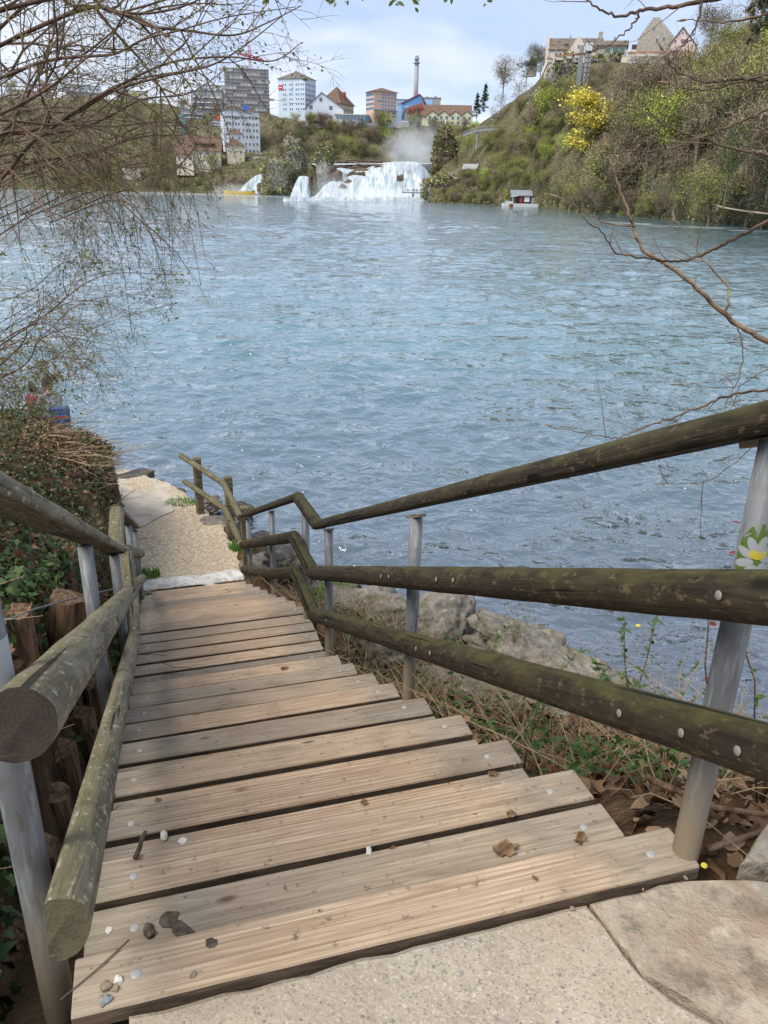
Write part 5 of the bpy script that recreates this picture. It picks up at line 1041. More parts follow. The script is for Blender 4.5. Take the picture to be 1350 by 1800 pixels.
MT['trunk'] = mottled('grey_brown_bark', (0.13, 0.105, 0.08), (0.28, 0.235, 0.185), 1.5, 0.9, rnd=True, spec=0.1)
def tree_meshes(seed, H, spread, trunk_h, n_br, leafmat, nleaf, leafsz, twigmat, ntwig, clump=0.16, conic=False):
    rng = random.Random(seed); rg = np.random.RandomState(seed); m = MB(); tips = []
    top = Vector((rng.uniform(-.4, .4), rng.uniform(-.4, .4), H * (0.96 if conic else .78)))
    C = curve([(0, 0, -1.5), (rng.uniform(-.15, .15), rng.uniform(-.15, .15), H * .3), (rng.uniform(-.4, .4), rng.uniform(-.4, .4), H * .55), top], 9); r0 = H * .021
    m.tube(C, [r0 * (1.15 - i * .105) for i in range(10)], 6, caps=False); tips.append(top)
    for b in range(n_br):
        t = trunk_h + (0.97 - trunk_h) * (b + rng.random() * .8) / n_br; p = C[min(9, int(t * 9))].lerp(C[min(9, int(t * 9) + 1)], t * 9 % 1); a = b * 2.4 + rng.uniform(-.5, .5)
        ln = spread * ((1.08 - t) * 1.0 if conic else (0.55 + .55 * math.sin(PI * min(1, (t - trunk_h) / (1.02 - trunk_h)) ** .8))) * rng.uniform(.75, 1.2); up = rng.uniform(-.15, .1) if conic else rng.uniform(.35, .95)
        e = p + Vector((math.cos(a) * ln, math.sin(a) * ln, up * ln)); mid_ = p.lerp(e, .5) + Vector((0, 0, -.06 * ln)) + Vector((rng.gauss(0, .08), rng.gauss(0, .08), rng.gauss(0, .08))) * ln
        m.tube([p, mid_, e], [r0 * .45, r0 * .28, r0 * .08], 4, caps=False)
        for k in range(4):
            q = [p, mid_, e][1].lerp(e, rng.uniform(-.5, 1)); d = Vector((rng.gauss(0, 1), rng.gauss(0, 1), rng.uniform(-.1, 1.2))).normalized() * ln * rng.uniform(.25, .5); m.tube([q, q + d * .5 + Vector((0, 0, .04)), q + d], [r0 * .2, r0 * .13, r0 * .05], 3, caps=False); tips.append(q + d); tips.append(q + d * .55)
        tips.append(e)
    T = np.array([t[:] for t in tips]); tr = m.mesh('trunk', MT['trunk'], True)
    k = rg.randint(0, len(T), ntwig); P = T[k] + rg.normal(0, 1, (ntwig, 3)) * clump * H * np.array([.55, .55, .5]); D = rg.normal(0, 1, (ntwig, 3)) + np.array([0, 0, .5]); D /= np.linalg.norm(D, axis=1, keepdims=True); Wd = np.cross(D, rg.normal(0, 1, (ntwig, 3))); Wd /= np.linalg.norm(Wd, axis=1, keepdims=True)
    l = rg.uniform(.05, .13, (ntwig, 1)) * H; wv = rg.uniform(.0030, .0062, (ntwig, 1)) * H; V = np.stack([P - Wd * wv, P + Wd * wv, P + D * l], 1).reshape(-1, 3); F = np.arange(3 * ntwig).reshape(-1, 3); mi = np.zeros(ntwig, int)
    if nleaf:
        k = rg.randint(0, len(T), nleaf); dens = rg.rand(len(T))[k]; P = T[k] + rg.normal(0, 1, (nleaf, 3)) * clump * H * (.30 + .40 * dens[:, None]) * np.array([.7, .7, .6]); sz = rg.uniform(.4, 1.2, nleaf) * leafsz * H
        TV = np.array([(-.5, 0, 0), (.5, -.15, .1), (.35, .6, -.1), (-.3, .75, .1)]); V2, F2 = scatter(TV, np.array([(0, 1, 2), (0, 2, 3)]), P, np.tile([[0, 0, 1.0]], (nleaf, 1)), sz, rg, .9)
        F = np.concatenate([F, F2 + len(V)]); mi = np.concatenate([mi, np.ones(len(F2), int)]); V = np.concatenate([V, V2])
    cr = np_mesh('crown', V, F, [twigmat, leafmat], False, mi); return tr, cr
KINDS = {}
def kinds(nm, n, **k): KINDS[nm] = [tree_meshes(hash_(nm) + i * 13, **k) for i in range(n)]
def hash_(s_): return sum(ord(c) * (i + 3) for i, c in enumerate(s_)) % 1000
kinds('bare', 5, H=12, spread=4.0, trunk_h=.28, n_br=15, leafmat=MT['twig_olive'], nleaf=260, leafsz=.020, twigmat=MT['twig_brown'], ntwig=2600)
kinds('olive', 4, H=11, spread=4.0, trunk_h=.22, n_br=15, leafmat=MT['twig_olive'], nleaf=2300, leafsz=.019, twigmat=MT['twig_olive'], ntwig=1500)
kinds('green', 3, H=9, spread=3.4, trunk_h=.2, n_br=14, leafmat=MT['crown_green'], nleaf=3400, leafsz=.023, twigmat=MT['twig_olive'], ntwig=500)
kinds('yellow', 1, H=16, spread=6.2, trunk_h=.10, n_br=20, leafmat=MT['crown_yellow'], nleaf=9500, leafsz=.023, twigmat=MT['twig_olive'], ntwig=900, clump=.11)
kinds('ever', 3, H=9, spread=3.2, trunk_h=.15, n_br=14, leafmat=MT['crown_ever'], nleaf=3600, leafsz=.026, twigmat=MT['twig_brown'], ntwig=300)
kinds('conifer', 2, H=14, spread=3.2, trunk_h=.08, n_br=26, leafmat=MT['crown_dark'], nleaf=2600, leafsz=.030, twigmat=MT['crown_dark'], ntwig=500, clump=.06, conic=True)
kinds('blossom', 2, H=7, spread=3.2, trunk_h=.15, n_br=12, leafmat=MT['blossom'], nleaf=800, leafsz=.034, twigmat=MT['twig_brown'], ntwig=700)
kinds('ivytree', 1, H=24, spread=3.0, trunk_h=.2, n_br=14, leafmat=MT['crown_dark'], nleaf=3600, leafsz=.020, twigmat=MT['twig_brown'], ntwig=900, clump=.045)
kinds('slim', 3, H=16, spread=2.6, trunk_h=.45, n_br=9, leafmat=MT['twig_olive'], nleaf=220, leafsz=.018, twigmat=MT['twig_brown'], ntwig=700)
KH = dict(slim=16, bare=12, olive=11, green=9, yellow=16, ever=9, conifer=14, blossom=7, ivytree=24)
KN = dict(slim='slender_tree', bare='bare_tree', olive='budding_tree', green='leafy_tree', yellow='yellow_tree', ever='evergreen_tree', conifer='conifer_tree', blossom='blossom_tree', ivytree='ivy_tree')
TR = random.Random(33)
def tree(kind, p, h, label, group=None, wide=1.0):
    tr, cr = TR.choice(KINDS[kind]); t = link(KN[kind], tr, None, p); k = h / KH[kind]; t.scale = (k * wide, k * wide, k); t.rotation_euler = (TR.uniform(-.06, .06), TR.uniform(-.06, .06), TR.uniform(0, 6.28)); link('crown', cr, t)
    return tag(t, label, 'tree', group)
ADJ = dict(slim='slender pale stemmed tree', bare='bare brown tree', olive='olive budding tree', green='fresh green tree', ever='dark bushy evergreen', conifer='dark pointed conifer', blossom='white blossoming tree')
def wood(loft, n, a_rng, b_rng, weights, hr, where, avoid=(), seed=0):
    r = random.Random(seed); ks = list(weights)
    for i in range(n):
        for _ in range(20):
            a, b = r.uniform(*a_rng), r.uniform(*b_rng); p = loft.pos(a, b)
            q = RCAM.T @ (np.array(p[:]) - np.array([0, 0, EYE])); px, py = 675 + FPX * q[0] / -q[2], 900 - FPX * q[1] / -q[2]
            if not px > 1420 and not any(x0 < px < x1 and y0 < py < y1 for x0, y0, x1, y1 in avoid): break
        else: continue
        k = r.choices(ks, [weights[x] for x in ks])[0]; h = r.uniform(*hr) * (.8 if k in ('ever', 'blossom') else 1); g = (h - hr[0] * .8) / (hr[1] - hr[0] * .8); size = 'tall' if g > .75 else 'middling' if g > .42 else 'small'
        tree(k, p, h, size + ' ' + ADJ[k] + ' ' + where + ', ' + next(t for x, t in MARKS if px < x), ADJ[k] + 's ' + where)
MARKS = [(120, 'at the very left'), (220, 'left of the cream house'), (300, 'just left of the cream house'), (345, 'level with the cream house'), (400, 'beside the scaffolded tower'), (470, 'level with the white factory'), (520, 'under the pale blue tower'), (570, 'under the gabled hall'), (620, 'left of the salmon block'), (670, 'under the salmon block'), (715, 'left of the chimney stack'), (765, 'under the chimney stack'), (800, 'by the flagpole'), (835, 'by the hut'), (870, 'right of the hut'), (905, 'left of the boathouse'), (945, 'over the boathouse'), (985, 'under the castle wing'), (1025, 'under the lift tower'), (1060, 'left of the yellow tree'), (1100, 'right by the yellow tree'), (1150, 'under the stone gable'), (1200, 'under the pink castle house'), (1250, 'right of the castle'), (1300, 'near the ivy clad tree'), (1350, 'at the right edge'), (9e9, 'past the right edge')]
W1 = dict(bare=6, olive=4, green=.8, ever=.6, slim=2)
b_hi = 3.0 / 4 * 0.98
wood(RB, 46, (0.46, 0.90), (0.22, 0.46), W1, (10, 18), 'on the lower right slope', [(1100, 296, 1350, 392), (1000, 170, 1095, 330), (860, 320, 985, 378)], 1)
wood(RB, 52, (0.40, 0.90), (0.44, 0.64), W1, (11, 19), 'half way up the right slope', [(990, 150, 1098, 330)], 2)
wood(RB, 40, (0.58, 0.92), (0.62, 0.76), dict(bare=4, olive=5, ever=.5), (9, 15), 'on the right crest', [(930, 0, 1250, 190)], 3)
wood(RB, 64, (0.27, 0.60), (0.56, 0.70), dict(bare=3, olive=4, ever=2.5, green=.5), (5, 9), 'just below the castle rock', [(965, 105, 1130, 165), (1000, 60, 1035, 200), (1010, 170, 1085, 270), (930, 0, 1245, 160)], 4)
wood(RB, 74, (0.10, 0.33), (0.30, 0.68), dict(bare=4, olive=4, ever=2, green=.5), (5, 9), 'near the walkway', [(795, 215, 910, 245), (800, 270, 860, 320), (775, 240, 810, 300)], 5)
wood(RB, 60, (0.03, 0.36), (0.10, 0.30), dict(bare=3, olive=3, ever=3), (2.5, 5), 'on the rocky shore', [(800, 265, 860, 312), (870, 325, 960, 372), (835, 305, 880, 350)], 6)
wood(RB, 44, (0.36, 0.94), (0.11, 0.24), dict(bare=5, olive=4, ever=1), (4, 8), 'overhanging the right shore', [(865, 325, 985, 378), (1000, 190, 1095, 320)], 7)
wood(RB, 46, (0.42, 0.86), (0.26, 0.60), dict(slim=1), (12, 20), 'among the right wood', [(1000, 170, 1095, 330)], 16)
wood(RB, 46, (0.16, 0.46), (0.48, 0.74), dict(bare=3, olive=4, ever=4, green=.6), (4, 8), 'under the castle walls', [(930, 0, 1250, 136), (1000, 60, 1035, 200), (1010, 170, 1085, 270), (795, 215, 910, 240)], 15)
wood(FB, 70, (0.54, 0.98), (0.28, 0.70), dict(bare=6, olive=4, ever=2, green=.3), (7, 13), 'behind the falls', [(690, 225, 735, 275)], 8)
wood(FB, 46, (0.12, 0.50), (0.20, 0.76), dict(bare=4, olive=3, ever=3, green=1), (7, 13), 'on the far left bank', [(305, 225, 470, 300), (380, 110, 480, 270)], 9)
wood(FB, 30, (0.10, 0.56), (0.04, 0.22), dict(bare=3, olive=3, ever=4), (3.5, 6.5), 'by the far left waterline', [(395, 300, 470, 345)], 10)
wood(FB, 44, (0.50, 0.98), (0.60, 0.70), dict(bare=4, olive=2, ever=2), (2.5, 4.5), 'on the promenade', [(600, 150, 830, 208)], 11)
def treeat(kind, px, py, Y, h, label, wide=1.0): return tree(kind, at(px, py, Y), h, label, None, wide)
treeat('yellow', 1048, 292, 314, 25, 'tall glowing yellow tree below the castle lift', 1.45)
treeat('green', 962, 232, 372, 17, 'bright yellow green tree left of the tall yellow tree')
treeat('green', 985, 205, 380, 10, 'small lime tree directly left of the lift tower')
treeat('green', 1218, 262, 232, 10, 'lime green tree in the middle of the right hand wood')
treeat('green', 820, 272, 440, 9, 'lime bush above the little hut')
treeat('green', 893, 356, 378, 6, 'light green bush beside the boathouse')
treeat('green', 922, 338, 372, 9, 'green bush above the boathouse')
treeat('green', 990, 275, 330, 8, 'pale lime tree on the slope above the boathouse')
treeat('green', 768, 160 + 90, 630, 12, 'yellow green tree in front of the saw roofed factory')
treeat('green', 680, 262, 628, 14, 'yellow green tree on the cliff left of the pale rock face')
treeat('olive', 1245, 392, 172, 10, 'broad olive bush at the waterline near the path', 1.5)
treeat('ivytree', 1318, 118, 215, 26, 'ivy clad tall tree on the right skyline')
treeat('ever', 1275, 345, 150, 12, 'ivy covered trunk beside the woodland path', .55)
for i, (px, py, Y, h, lb) in enumerate([(935, 190, 405, 9, 'white blossoming bush under the turret'), (912, 178, 420, 9, 'leftmost white blossoming bush on the castle slope'), (968, 178, 400, 8, 'white blossoming bush left of the castle rock'), (870, 216, 450, 7, 'white blossom by the walkway'), (565, 225, 640, 7, 'white blossom below the gabled house'), (880, 195, 445, 8, 'white blossoming tree above the walkway')]): treeat('blossom', px, py, Y, h, lb)
treeat('conifer', 850, 192, 480, 13, 'dark conifer at the left end of the castle slope')
treeat('conifer', 838, 205, 478, 12, 'second dark conifer beside the sawtooth factory')
treeat('ever', 950, 130, 415, 8, 'dark evergreen at the foot of the castle wing', 1.2)
treeat('ever', 925, 140, 425, 9, 'dark evergreen beside the turret', 1.2)
treeat('bare', 942, 128, 420, 12, 'bare tree against the sky between turret and castle')
treeat('bare', 884, 165, 455, 15, 'large bare tree against the sky left of the turret')
treeat('bare', 1245, 98, 330, 16, 'pale bare tree against the sky right of the castle')
treeat('conifer', 275, 285, 590, 20, 'dark columnar conifer behind the shrub left of the yellow house', .7)
for i, (px, py, Y, h) in enumerate([(505, 262, 615, 13), (530, 258, 615, 12), (480, 262, 612, 12), (600, 250, 640, 10)]): tree('ever' if i % 2 else 'bare', at(px, py, Y), h, ['bare tree', 'dark evergreen'][i % 2] + ' on the bank behind the left rock tower', 'trees behind the left rock tower')
def undergrowth(loft, n, a_rng, b_rng, mats, seed, sz):
    rg = np.random.RandomState(seed); a = rg.uniform(*a_rng, n); b = rg.uniform(*b_rng, n); x = a * (loft.nc - 1); y = b * (loft.nr - 1); i = np.minimum(x.astype(int), loft.nc - 2); j = np.minimum(y.astype(int), loft.nr - 2); f, g = (x - i)[:, None], (y - j)[:, None]; G = loft.G
    P = G[i, j] * (1 - f) * (1 - g) + G[i + 1, j] * f * (1 - g) + G[i, j + 1] * (1 - f) * g + G[i + 1, j + 1] * f * g; P[:, 2] += np.abs(rg.normal(0, 1.1, n)) * sz * 1.2
    TV = np.array([(-.5, 0, 0), (.5, -.15, .1), (.25, .9, -.1), (-.2, .75, .1)]); V, F = scatter(TV, np.array([(0, 1, 2), (0, 2, 3)]), P, np.tile([[0, 0, 1.0]], (n, 1)), rg.uniform(.4, 1.2, n) * sz, rg, .9)
    mi = np.repeat(rg.choice(len(mats), n, p=[.42, .33, .25][:len(mats)] if len(mats) == 3 else None), 2); tag(link('undergrowth', np_mesh('undergrowth', V, F, mats, False, mi)), kind='stuff')
undergrowth(RB, 64000, (0.0, 0.95), (0.10, 0.78), [MT['twig_brown'], MT['twig_olive'], MT['crown_ever']], 4, .44)
undergrowth(FB, 48000, (0.0, 1.0), (0.04, 0.78), [MT['twig_brown'], MT['twig_olive'], MT['crown_ever']], 5, .65)
# path in the wood and shore edge
pth = MB(); W = [(1098, 322, 262), (1130, 326, 236), (1160, 330, 216), (1190, 336, 196), (1215, 344, 184), (1240, 358, 172), (1262, 368, 164), (1300, 376, 155), (1360, 384, 142), (1420, 392, 130)]; C = curve([at(*q) for q in W], 40)
pv = []
for c in C: pv += [c + Vector((0, -0.3, .5)), c + Vector((0, 1.2, .8))]
pth.add(pv, [(2 * i, 2 * i + 2, 2 * i + 3, 2 * i + 1) for i in range(40)]); tag(pth.build('woodland_path', mottled('earth_path', (0.26, 0.20, 0.15), (0.40, 0.33, 0.26), .5)), kind='structure')
# ------------------------------------------------------------------ the falls
MT['foam'] = None
def mat_foam():
    t = NT('falling_water'); v = t.map((0.34, 0.035, 0.05), 'World'); a = t.noise(v, 1.6, 7, .62, .9); b = t.noise(t.map((0.9, .05, .07), 'World'), 1.3, 5, .6, .5)
    c = t.ramp(t.math('ADD', t.math('MULTIPLY', a, .65), t.math('MULTIPLY', b, .35)), [(.36, (.17, .24, .26)), (.46, (.36, .43, .45)), (.55, (.56, .60, .61)), (.66, (.72, .735, .74))])
    t.bump(a, 1.5, .7); return t.set(c, .6, 0, .3)
MT['foam'] = mat_foam()
def falls(name, crest, foot, Yc, Yf, seed, rows=26, bulge=1.5, amp=1.2):
    n = 60; cx = np.linspace(0, 1, n); V = []
    cp = [at(px, py, Yc + (q[0] if q else 0)) for px, py, *q in crest]; fp = [at(px, py, Yf + (q[0] if q else 0)) for px, py, *q in foot]
    A = curve(cp, n - 1); B = curve(fp, n - 1); G = np.zeros((rows, n, 3))
    for j in range(rows):
        t = j / (rows - 1)
        for i in range(n):
            p = A[i].lerp(B[i], t); back = A[i] - B[i]; h = (1 - t) ** 1.35; p.z = B[i].z + (A[i].z - B[i].z) * (1 - t ** 1.5 * .75 - .25 * t); G[j, i] = p
    nn = fbm(G[..., 0] * .30, G[..., 2] * .05, G[..., 1] * .02, seed, 4); tt = np.linspace(0, 1, rows)[:, None]; G[..., 1] -= nn * amp * 1.5 * np.sin(np.pi * np.clip(tt, .02, .98)) + 0; G[..., 2] += nn * amp * .5 * np.sin(np.pi * tt); ee = np.clip(1 - np.minimum(cx, 1 - cx)[None, :] / .14, 0, 1) ** 2; wdt = abs(fp[-1].x - fp[0].x); G[..., 2] -= ee * np.maximum(G[..., 2] + .5, 0) * (.75 + .3 * fbm(G[..., 2] * .3, tt * 3 + cx[None, :] * 4, seed, 3, 3)); G[..., 0] += ee * wdt * .05 * fbm(tt * 6, cx[None, :] * 9, seed, 21, 3)
    return tag(link(name, np_mesh(name, G.reshape(-1, 3), grid_faces(rows, n), MT['foam'], True)), kind='structure')
falls('waterfall', [(572, 299), (598, 294), (622, 297), (650, 290), (685, 285), (722, 284), (768, 288, -6)], [(548, 350), (590, 352), (640, 352), (690, 352), (730, 353), (760, 353)], 566, 506, 1)
falls('waterfall', [(452, 307), (462, 306), (472, 309)], [(410, 341), (432, 341.5), (458, 341.5)], 568, 552, 2, 16, amp=.5)
falls('waterfall', [(523, 311), (534, 309), (545, 312)], [(508, 345), (520, 346), (545, 346)], 530, 522, 3, 16, amp=.5)
up = MB(); q = [at(552, 290, 567), at(760, 288, 560), at(790, 286.5, 600), at(545, 287, 604)]; up.add(q, [(0, 1, 2, 3)]); tag(up.build('upper_river', MT['foam']), kind='structure')
for p0, p1, y0 in ((300, 470, 336.5), (500, 760, 352)):        # boiling foam at the foot, low ridges on the water
    n, k = 120, 8; V = []
    for j in range(k):
        for i in range(n):
            px = p0 + (p1 - p0) * i / (n - 1); p = onwater(px, y0 + (1.2 if j == k - 1 else 0)); p.y += (k - 1 - j) * 3.5 - 10; p.x *= 1; p.z = -.3 + 2.0 * math.sin(PI * j / (k - 1)) * (.6 + .5 * float(fbm(px * .15, j, 0, 7, 3))); V.append(p)
    tag(link('foam', np_mesh('foam', np.array([v[:] for v in V]), grid_faces(k, n), MT['foam'], True)), kind='stuff')
def farrock(px, py, wpx, hpx, Y, seed, label, mat, depth=None, amp=.35, name='rock', rz=0):
    c = at(px, py, Y); k = (at(px + 1, py, Y) - c).length; o = link(name, rock_mesh(seed, (wpx * k, (depth or wpx) * k, hpx * k), 4, amp, MT[mat], 1.6), None, c); o.rotation_euler = (0, 0, rz); return tag(o, label, 'rock')
def rockveg(o, n, seed, mats, frac=.05, sz=1.05):
    n = int(n * 2.8)    # bushes clinging to a rock: a part of it
    rg = np.random.RandomState(seed); me = o.data; nv = len(me.vertices); co = np.zeros(nv * 3, np.float32); me.vertices.foreach_get('co', co); co = co.reshape(-1, 3); zmin, zmax = co[:, 2].min(), co[:, 2].max(); ok = np.where(co[:, 2] > zmin + (zmax - zmin) * frac)[0]; P = co[rg.choice(ok, n)] * 1.03 + rg.normal(0, .5, (n, 3))
    TV = np.array([(-.5, 0, 0), (.5, -.15, .1), (.25, .9, -.1), (-.2, .75, .1)]); V, F = scatter(TV, np.array([(0, 1, 2), (0, 2, 3)]), P, np.tile([[0, -.5, 1.0]], (n, 1)), rg.uniform(.4, 1.1, n) * sz, rg, .9); mi = np.repeat(rg.choice(len(mats), n), 2); tag(link('scrub', np_mesh('scrub', V, F, mats, False, mi), o), kind='stuff')
VG = [MT['twig_brown'], MT['twig_olive'], MT['crown_ever']]
r1 = farrock(488, 318, 56, 62, 545, 3, 'broad left rock tower in the falls overgrown with scrub', 'cliff', 50); rockveg(r1, 2600, 1, VG)
r1b = farrock(520, 282, 34, 62, 548, 5, 'steep pale peak on top of the left rock tower', 'cliff', 30); rockveg(r1b, 1000, 2, VG)
r2 = farrock(572, 300, 30, 74, 538, 8, 'slender right rock tower in the middle of the falls', 'cliff', 26, .22); rockveg(r2, 900, 3, VG, .6)
farrock(588, 325, 26, 44, 536, 9, 'brown wet shoulder of the right rock tower', 'redrock', 22)
farrock(535, 342, 30, 16, 530, 10, 'dark rock at the foot between the two rock towers', 'redrock', 22)
farrock(545, 320, 10, 22, 545, 11, 'dark pinnacle dividing the small middle cascade', 'redrock', 8)
farrock(420, 322, 38, 22, 572, 12, 'rusty brown rock slab left of the small cascade', 'redrock', 22, rz=.3)
farrock(448, 306, 50, 14, 585, 13, 'rusty ledge above the small left cascade', 'redrock', 20)
farrock(460, 333, 14, 20, 555, 14, 'brown rock right of the small left cascade', 'redrock', 12)
farrock(462, 282, 44, 10, 598, 15, 'pale ledge above the rusty rocks', 'cliff', 20)
farrock(655, 294, 50, 10, 562, 16, 'grey rock ledge breaking the crest of the falls', 'redrock', 14, .4)
farrock(600, 296, 46, 9, 566, 17, 'brown ledge at the left crest of the falls', 'redrock', 14, .4)
farrock(628, 310, 26, 14, 546, 34, 'jagged dark rock splitting the left streams of the falls', 'redrock', 10, .5)
farrock(604, 334, 12, 16, 524, 35, 'wet dark rock at the lower left of the falls', 'redrock', 8, .5)
farrock(704, 318, 10, 20, 530, 36, 'thin dark rock rib in the middle of the white water', 'redrock', 6, .5)
farrock(640, 303, 34, 12, 556, 31, 'dark rock breaking through the left part of the falls', 'redrock', 12, .4)
farrock(668, 296, 22, 9, 556, 32, 'small dark rock under the crest of the falls', 'redrock', 10, .4)
farrock(612, 322, 14, 12, 532, 33, 'wet rock showing through the foam at the left of the falls', 'redrock', 8, .4)
farrock(630, 285, 90, 7, 602, 18, 'low line of rocks in the upper river', 'redrock', 16, .4)
farrock(703, 252, 26, 42, 642, 19, 'pale limestone face on the cliff behind the falls', 'cliff', 14)
r3 = farrock(782, 282, 40, 86, 478, 20, 'brown cliff standing right of the falls', 'redrock', 34, .25); rockveg(r3, 1600, 4, VG, .1)
r4 = farrock(795, 335, 86, 52, 452, 21, 'bushy rock spur beside the viewing platform', 'cliff', 50); rockveg(r4, 2600, 5, VG, .15)
farrock(855, 332, 34, 36, 410, 22, 'bare white limestone face by the right waterline', 'cliff', 20)
farrock(800, 352, 16, 14, 432, 23, 'small white rock outcrop at the right waterline', 'cliff', 10)
r5 = farrock(995, 135, 46, 56, 395, 24, 'grey cliff under the left castle wing', 'cliff', 30); rockveg(r5, 500, 6, VG, .3)
r6 = farrock(1062, 136, 62, 54, 392, 25, 'grey cliff under the stone castle house', 'cliff', 30); rockveg(r6, 900, 7, VG, .4)
farrock(1102, 142, 36, 40, 384, 26, 'pale cliff patch right under the castle wall', 'cliff', 20)
# spray drifting off the falls
def mist(px, py, wpx, hpx, Y, dens, seed):
    c = at(px, py, Y); k = (at(px + 1, py, Y) - c).length; t = NT('water_mist'); t.t.nodes.remove(t.b); pv_ = t.n('ShaderNodeVolumePrincipled'); pv_.inputs['Color'].default_value = (.95, .97, 1, 1)
    v = t.tc.outputs['Object']; ln = t.n('ShaderNodeVectorMath', operation='LENGTH'); t.l(v, ln.inputs[0]); n = t.noise(t.map((2.2, 2.2, 1.6)), 1.4, 4, .6, .8)
    d = t.math('SUBTRACT', 1.0, t.math('ADD', ln.outputs['Value'], t.math('MULTIPLY', t.math('SUBTRACT', n, .5), 1.6)), True); t.l(t.math('MULTIPLY', d, dens), pv_.inputs['Density']); t.l(pv_.outputs[0], t.out.inputs['Volume'])
    import bmesh
    b = bmesh.new(); bmesh.ops.create_icosphere(b, subdivisions=3, radius=1.15); me = bpy.data.meshes.new('mist'); b.to_mesh(me); b.free(); me.materials.append(t.m); o = link('mist', me, None, c); o.scale = (wpx * k / 2, wpx * k / 3, hpx * k / 2); tag(o, kind='stuff')
mist(730, 262, 130, 90, 545, .055, 1); mist(585, 335, 90, 60, 515, .045, 2); mist(680, 345, 210, 34, 498, .06, 3); mist(410, 334, 90, 26, 545, .045, 4)
# ------------------------------------------------------------------ buildings
def wallmat(nm, c, s_=.25): return mottled(nm, tuple(k * .86 for k in c), c, s_, .9, spec=.15, detail=6)
WM = dict(white=wallmat('white_render', (.66, .70, .75)), cool=wallmat('pale_blue_render', (.60, .68, .77)), cream=wallmat('cream_render', (.66, .58, .44)), pink=wallmat('salmon_render', (.63, .45, .36)), beige=wallmat('beige_render', (.58, .49, .35)), lime=wallmat('yellow_green_render', (.61, .61, .42)),
          blue=wallmat('blue_cladding', (.15, .31, .58)), ltblue=wallmat('light_blue_cladding', (.35, .55, .75)), grey=wallmat('grey_concrete', (.36, .36, .36)), slate=wallmat('dark_grey_render', (.27, .285, .31)), plaster=wallmat('old_plaster', (.66, .59, .51), .5), stone=mat_rock('castle_stone', (.32, .28, .23), (.50, .45, .38), (.60, .55, .48), (.14, .13, .09), .3, 'Object', .35),
          rose=wallmat('pale_pink_plaster', (.66, .53, .48)), net=mottled('scaffold_net', (.36, .345, .345), (.52, .505, .505), .4, .9, stretch=(1, 1, .2)), wood=wallmat('dark_timber', (.10, .075, .055)), dark=plain('dark_void', (.03, .03, .035)))
RM = dict(brown=mottled('brown_roof_tiles', (.12, .075, .055), (.21, .14, .105), .8, .9, spec=.15), dark=mottled('dark_roof', (.09, .075, .07), (.15, .125, .11), .8, .9, spec=.15), grey=mottled('grey_roof', (.13, .115, .10), (.21, .185, .16), .8, .9, spec=.15), red=mottled('red_roof', (.22, .06, .05), (.33, .10, .075), .8, .9, spec=.15), castle=mottled('old_castle_tiles', (.11, .085, .065), (.22, .175, .14), .5, .9, spec=.15), orange=mottled('orange_coping', (.42, .16, .08), (.58, .26, .14), .6, .9, spec=.15))
GLS = plain('window_glass', (.07, .09, .12), .15, 0, .6); FRM = plain('window_frame', (.70, .70, .70), .6); SHG = plain('green_shutter', (.03, .19, .12), .7); SHR = plain('red_shutter', (.30, .03, .05), .7)
BLG = plain('blue_glass', (.10, .20, .34), .15, 0, .6)
_wc = {}
def window(root, face, x, z, w_, h, W, D, glass=None, shut=None):
    key = (round(w_, 2), round(h, 2), id(glass))
    if key not in _wc:
        a = MB(); a.box((0, 0, 0), (w_, .10, h)); b = MB(); b.box((-w_ * .23, -.06, 0), (w_ * .40, .04, h * .88)); b.box((w_ * .23, -.06, 0), (w_ * .40, .04, h * .88)); _wc[key] = (a.mesh('window', FRM), b.mesh('pane', glass or GLS))
    if face == 'front': loc, rz = (x, -.03, z), 0
    elif face == 'right': loc, rz = (W / 2 + .03, x, z), PI / 2
    else: loc, rz = (-W / 2 - .03, x, z), -PI / 2
    o = link('window', _wc[key][0], root, loc); o.rotation_euler = (0, 0, rz); link('pane', _wc[key][1], o)
    if shut:
        k2 = ('s', round(h, 2), id(shut))
        if k2 not in _wc: s_ = MB(); s_.box((0, 0, 0), (.55, .08, h)); _wc[k2] = s_.mesh('shutter', shut)
        for sg in (-1, 1): link('shutter', _wc[k2], o, (sg * (w_ / 2 + .3), -.04, 0))
def grid(root, W, D, face, rows, cols, x0, x1, z0, z1, w_, h, glass=None, shut=None):
    for r in range(rows):
        for c in range(cols):
            x = x0 + (x1 - x0) * (c / (cols - 1) if cols > 1 else .5); z = z0 + (z1 - z0) * (r / (rows - 1) if rows > 1 else .5); window(root, face, x, z, w_, h, W, D, glass, shut)
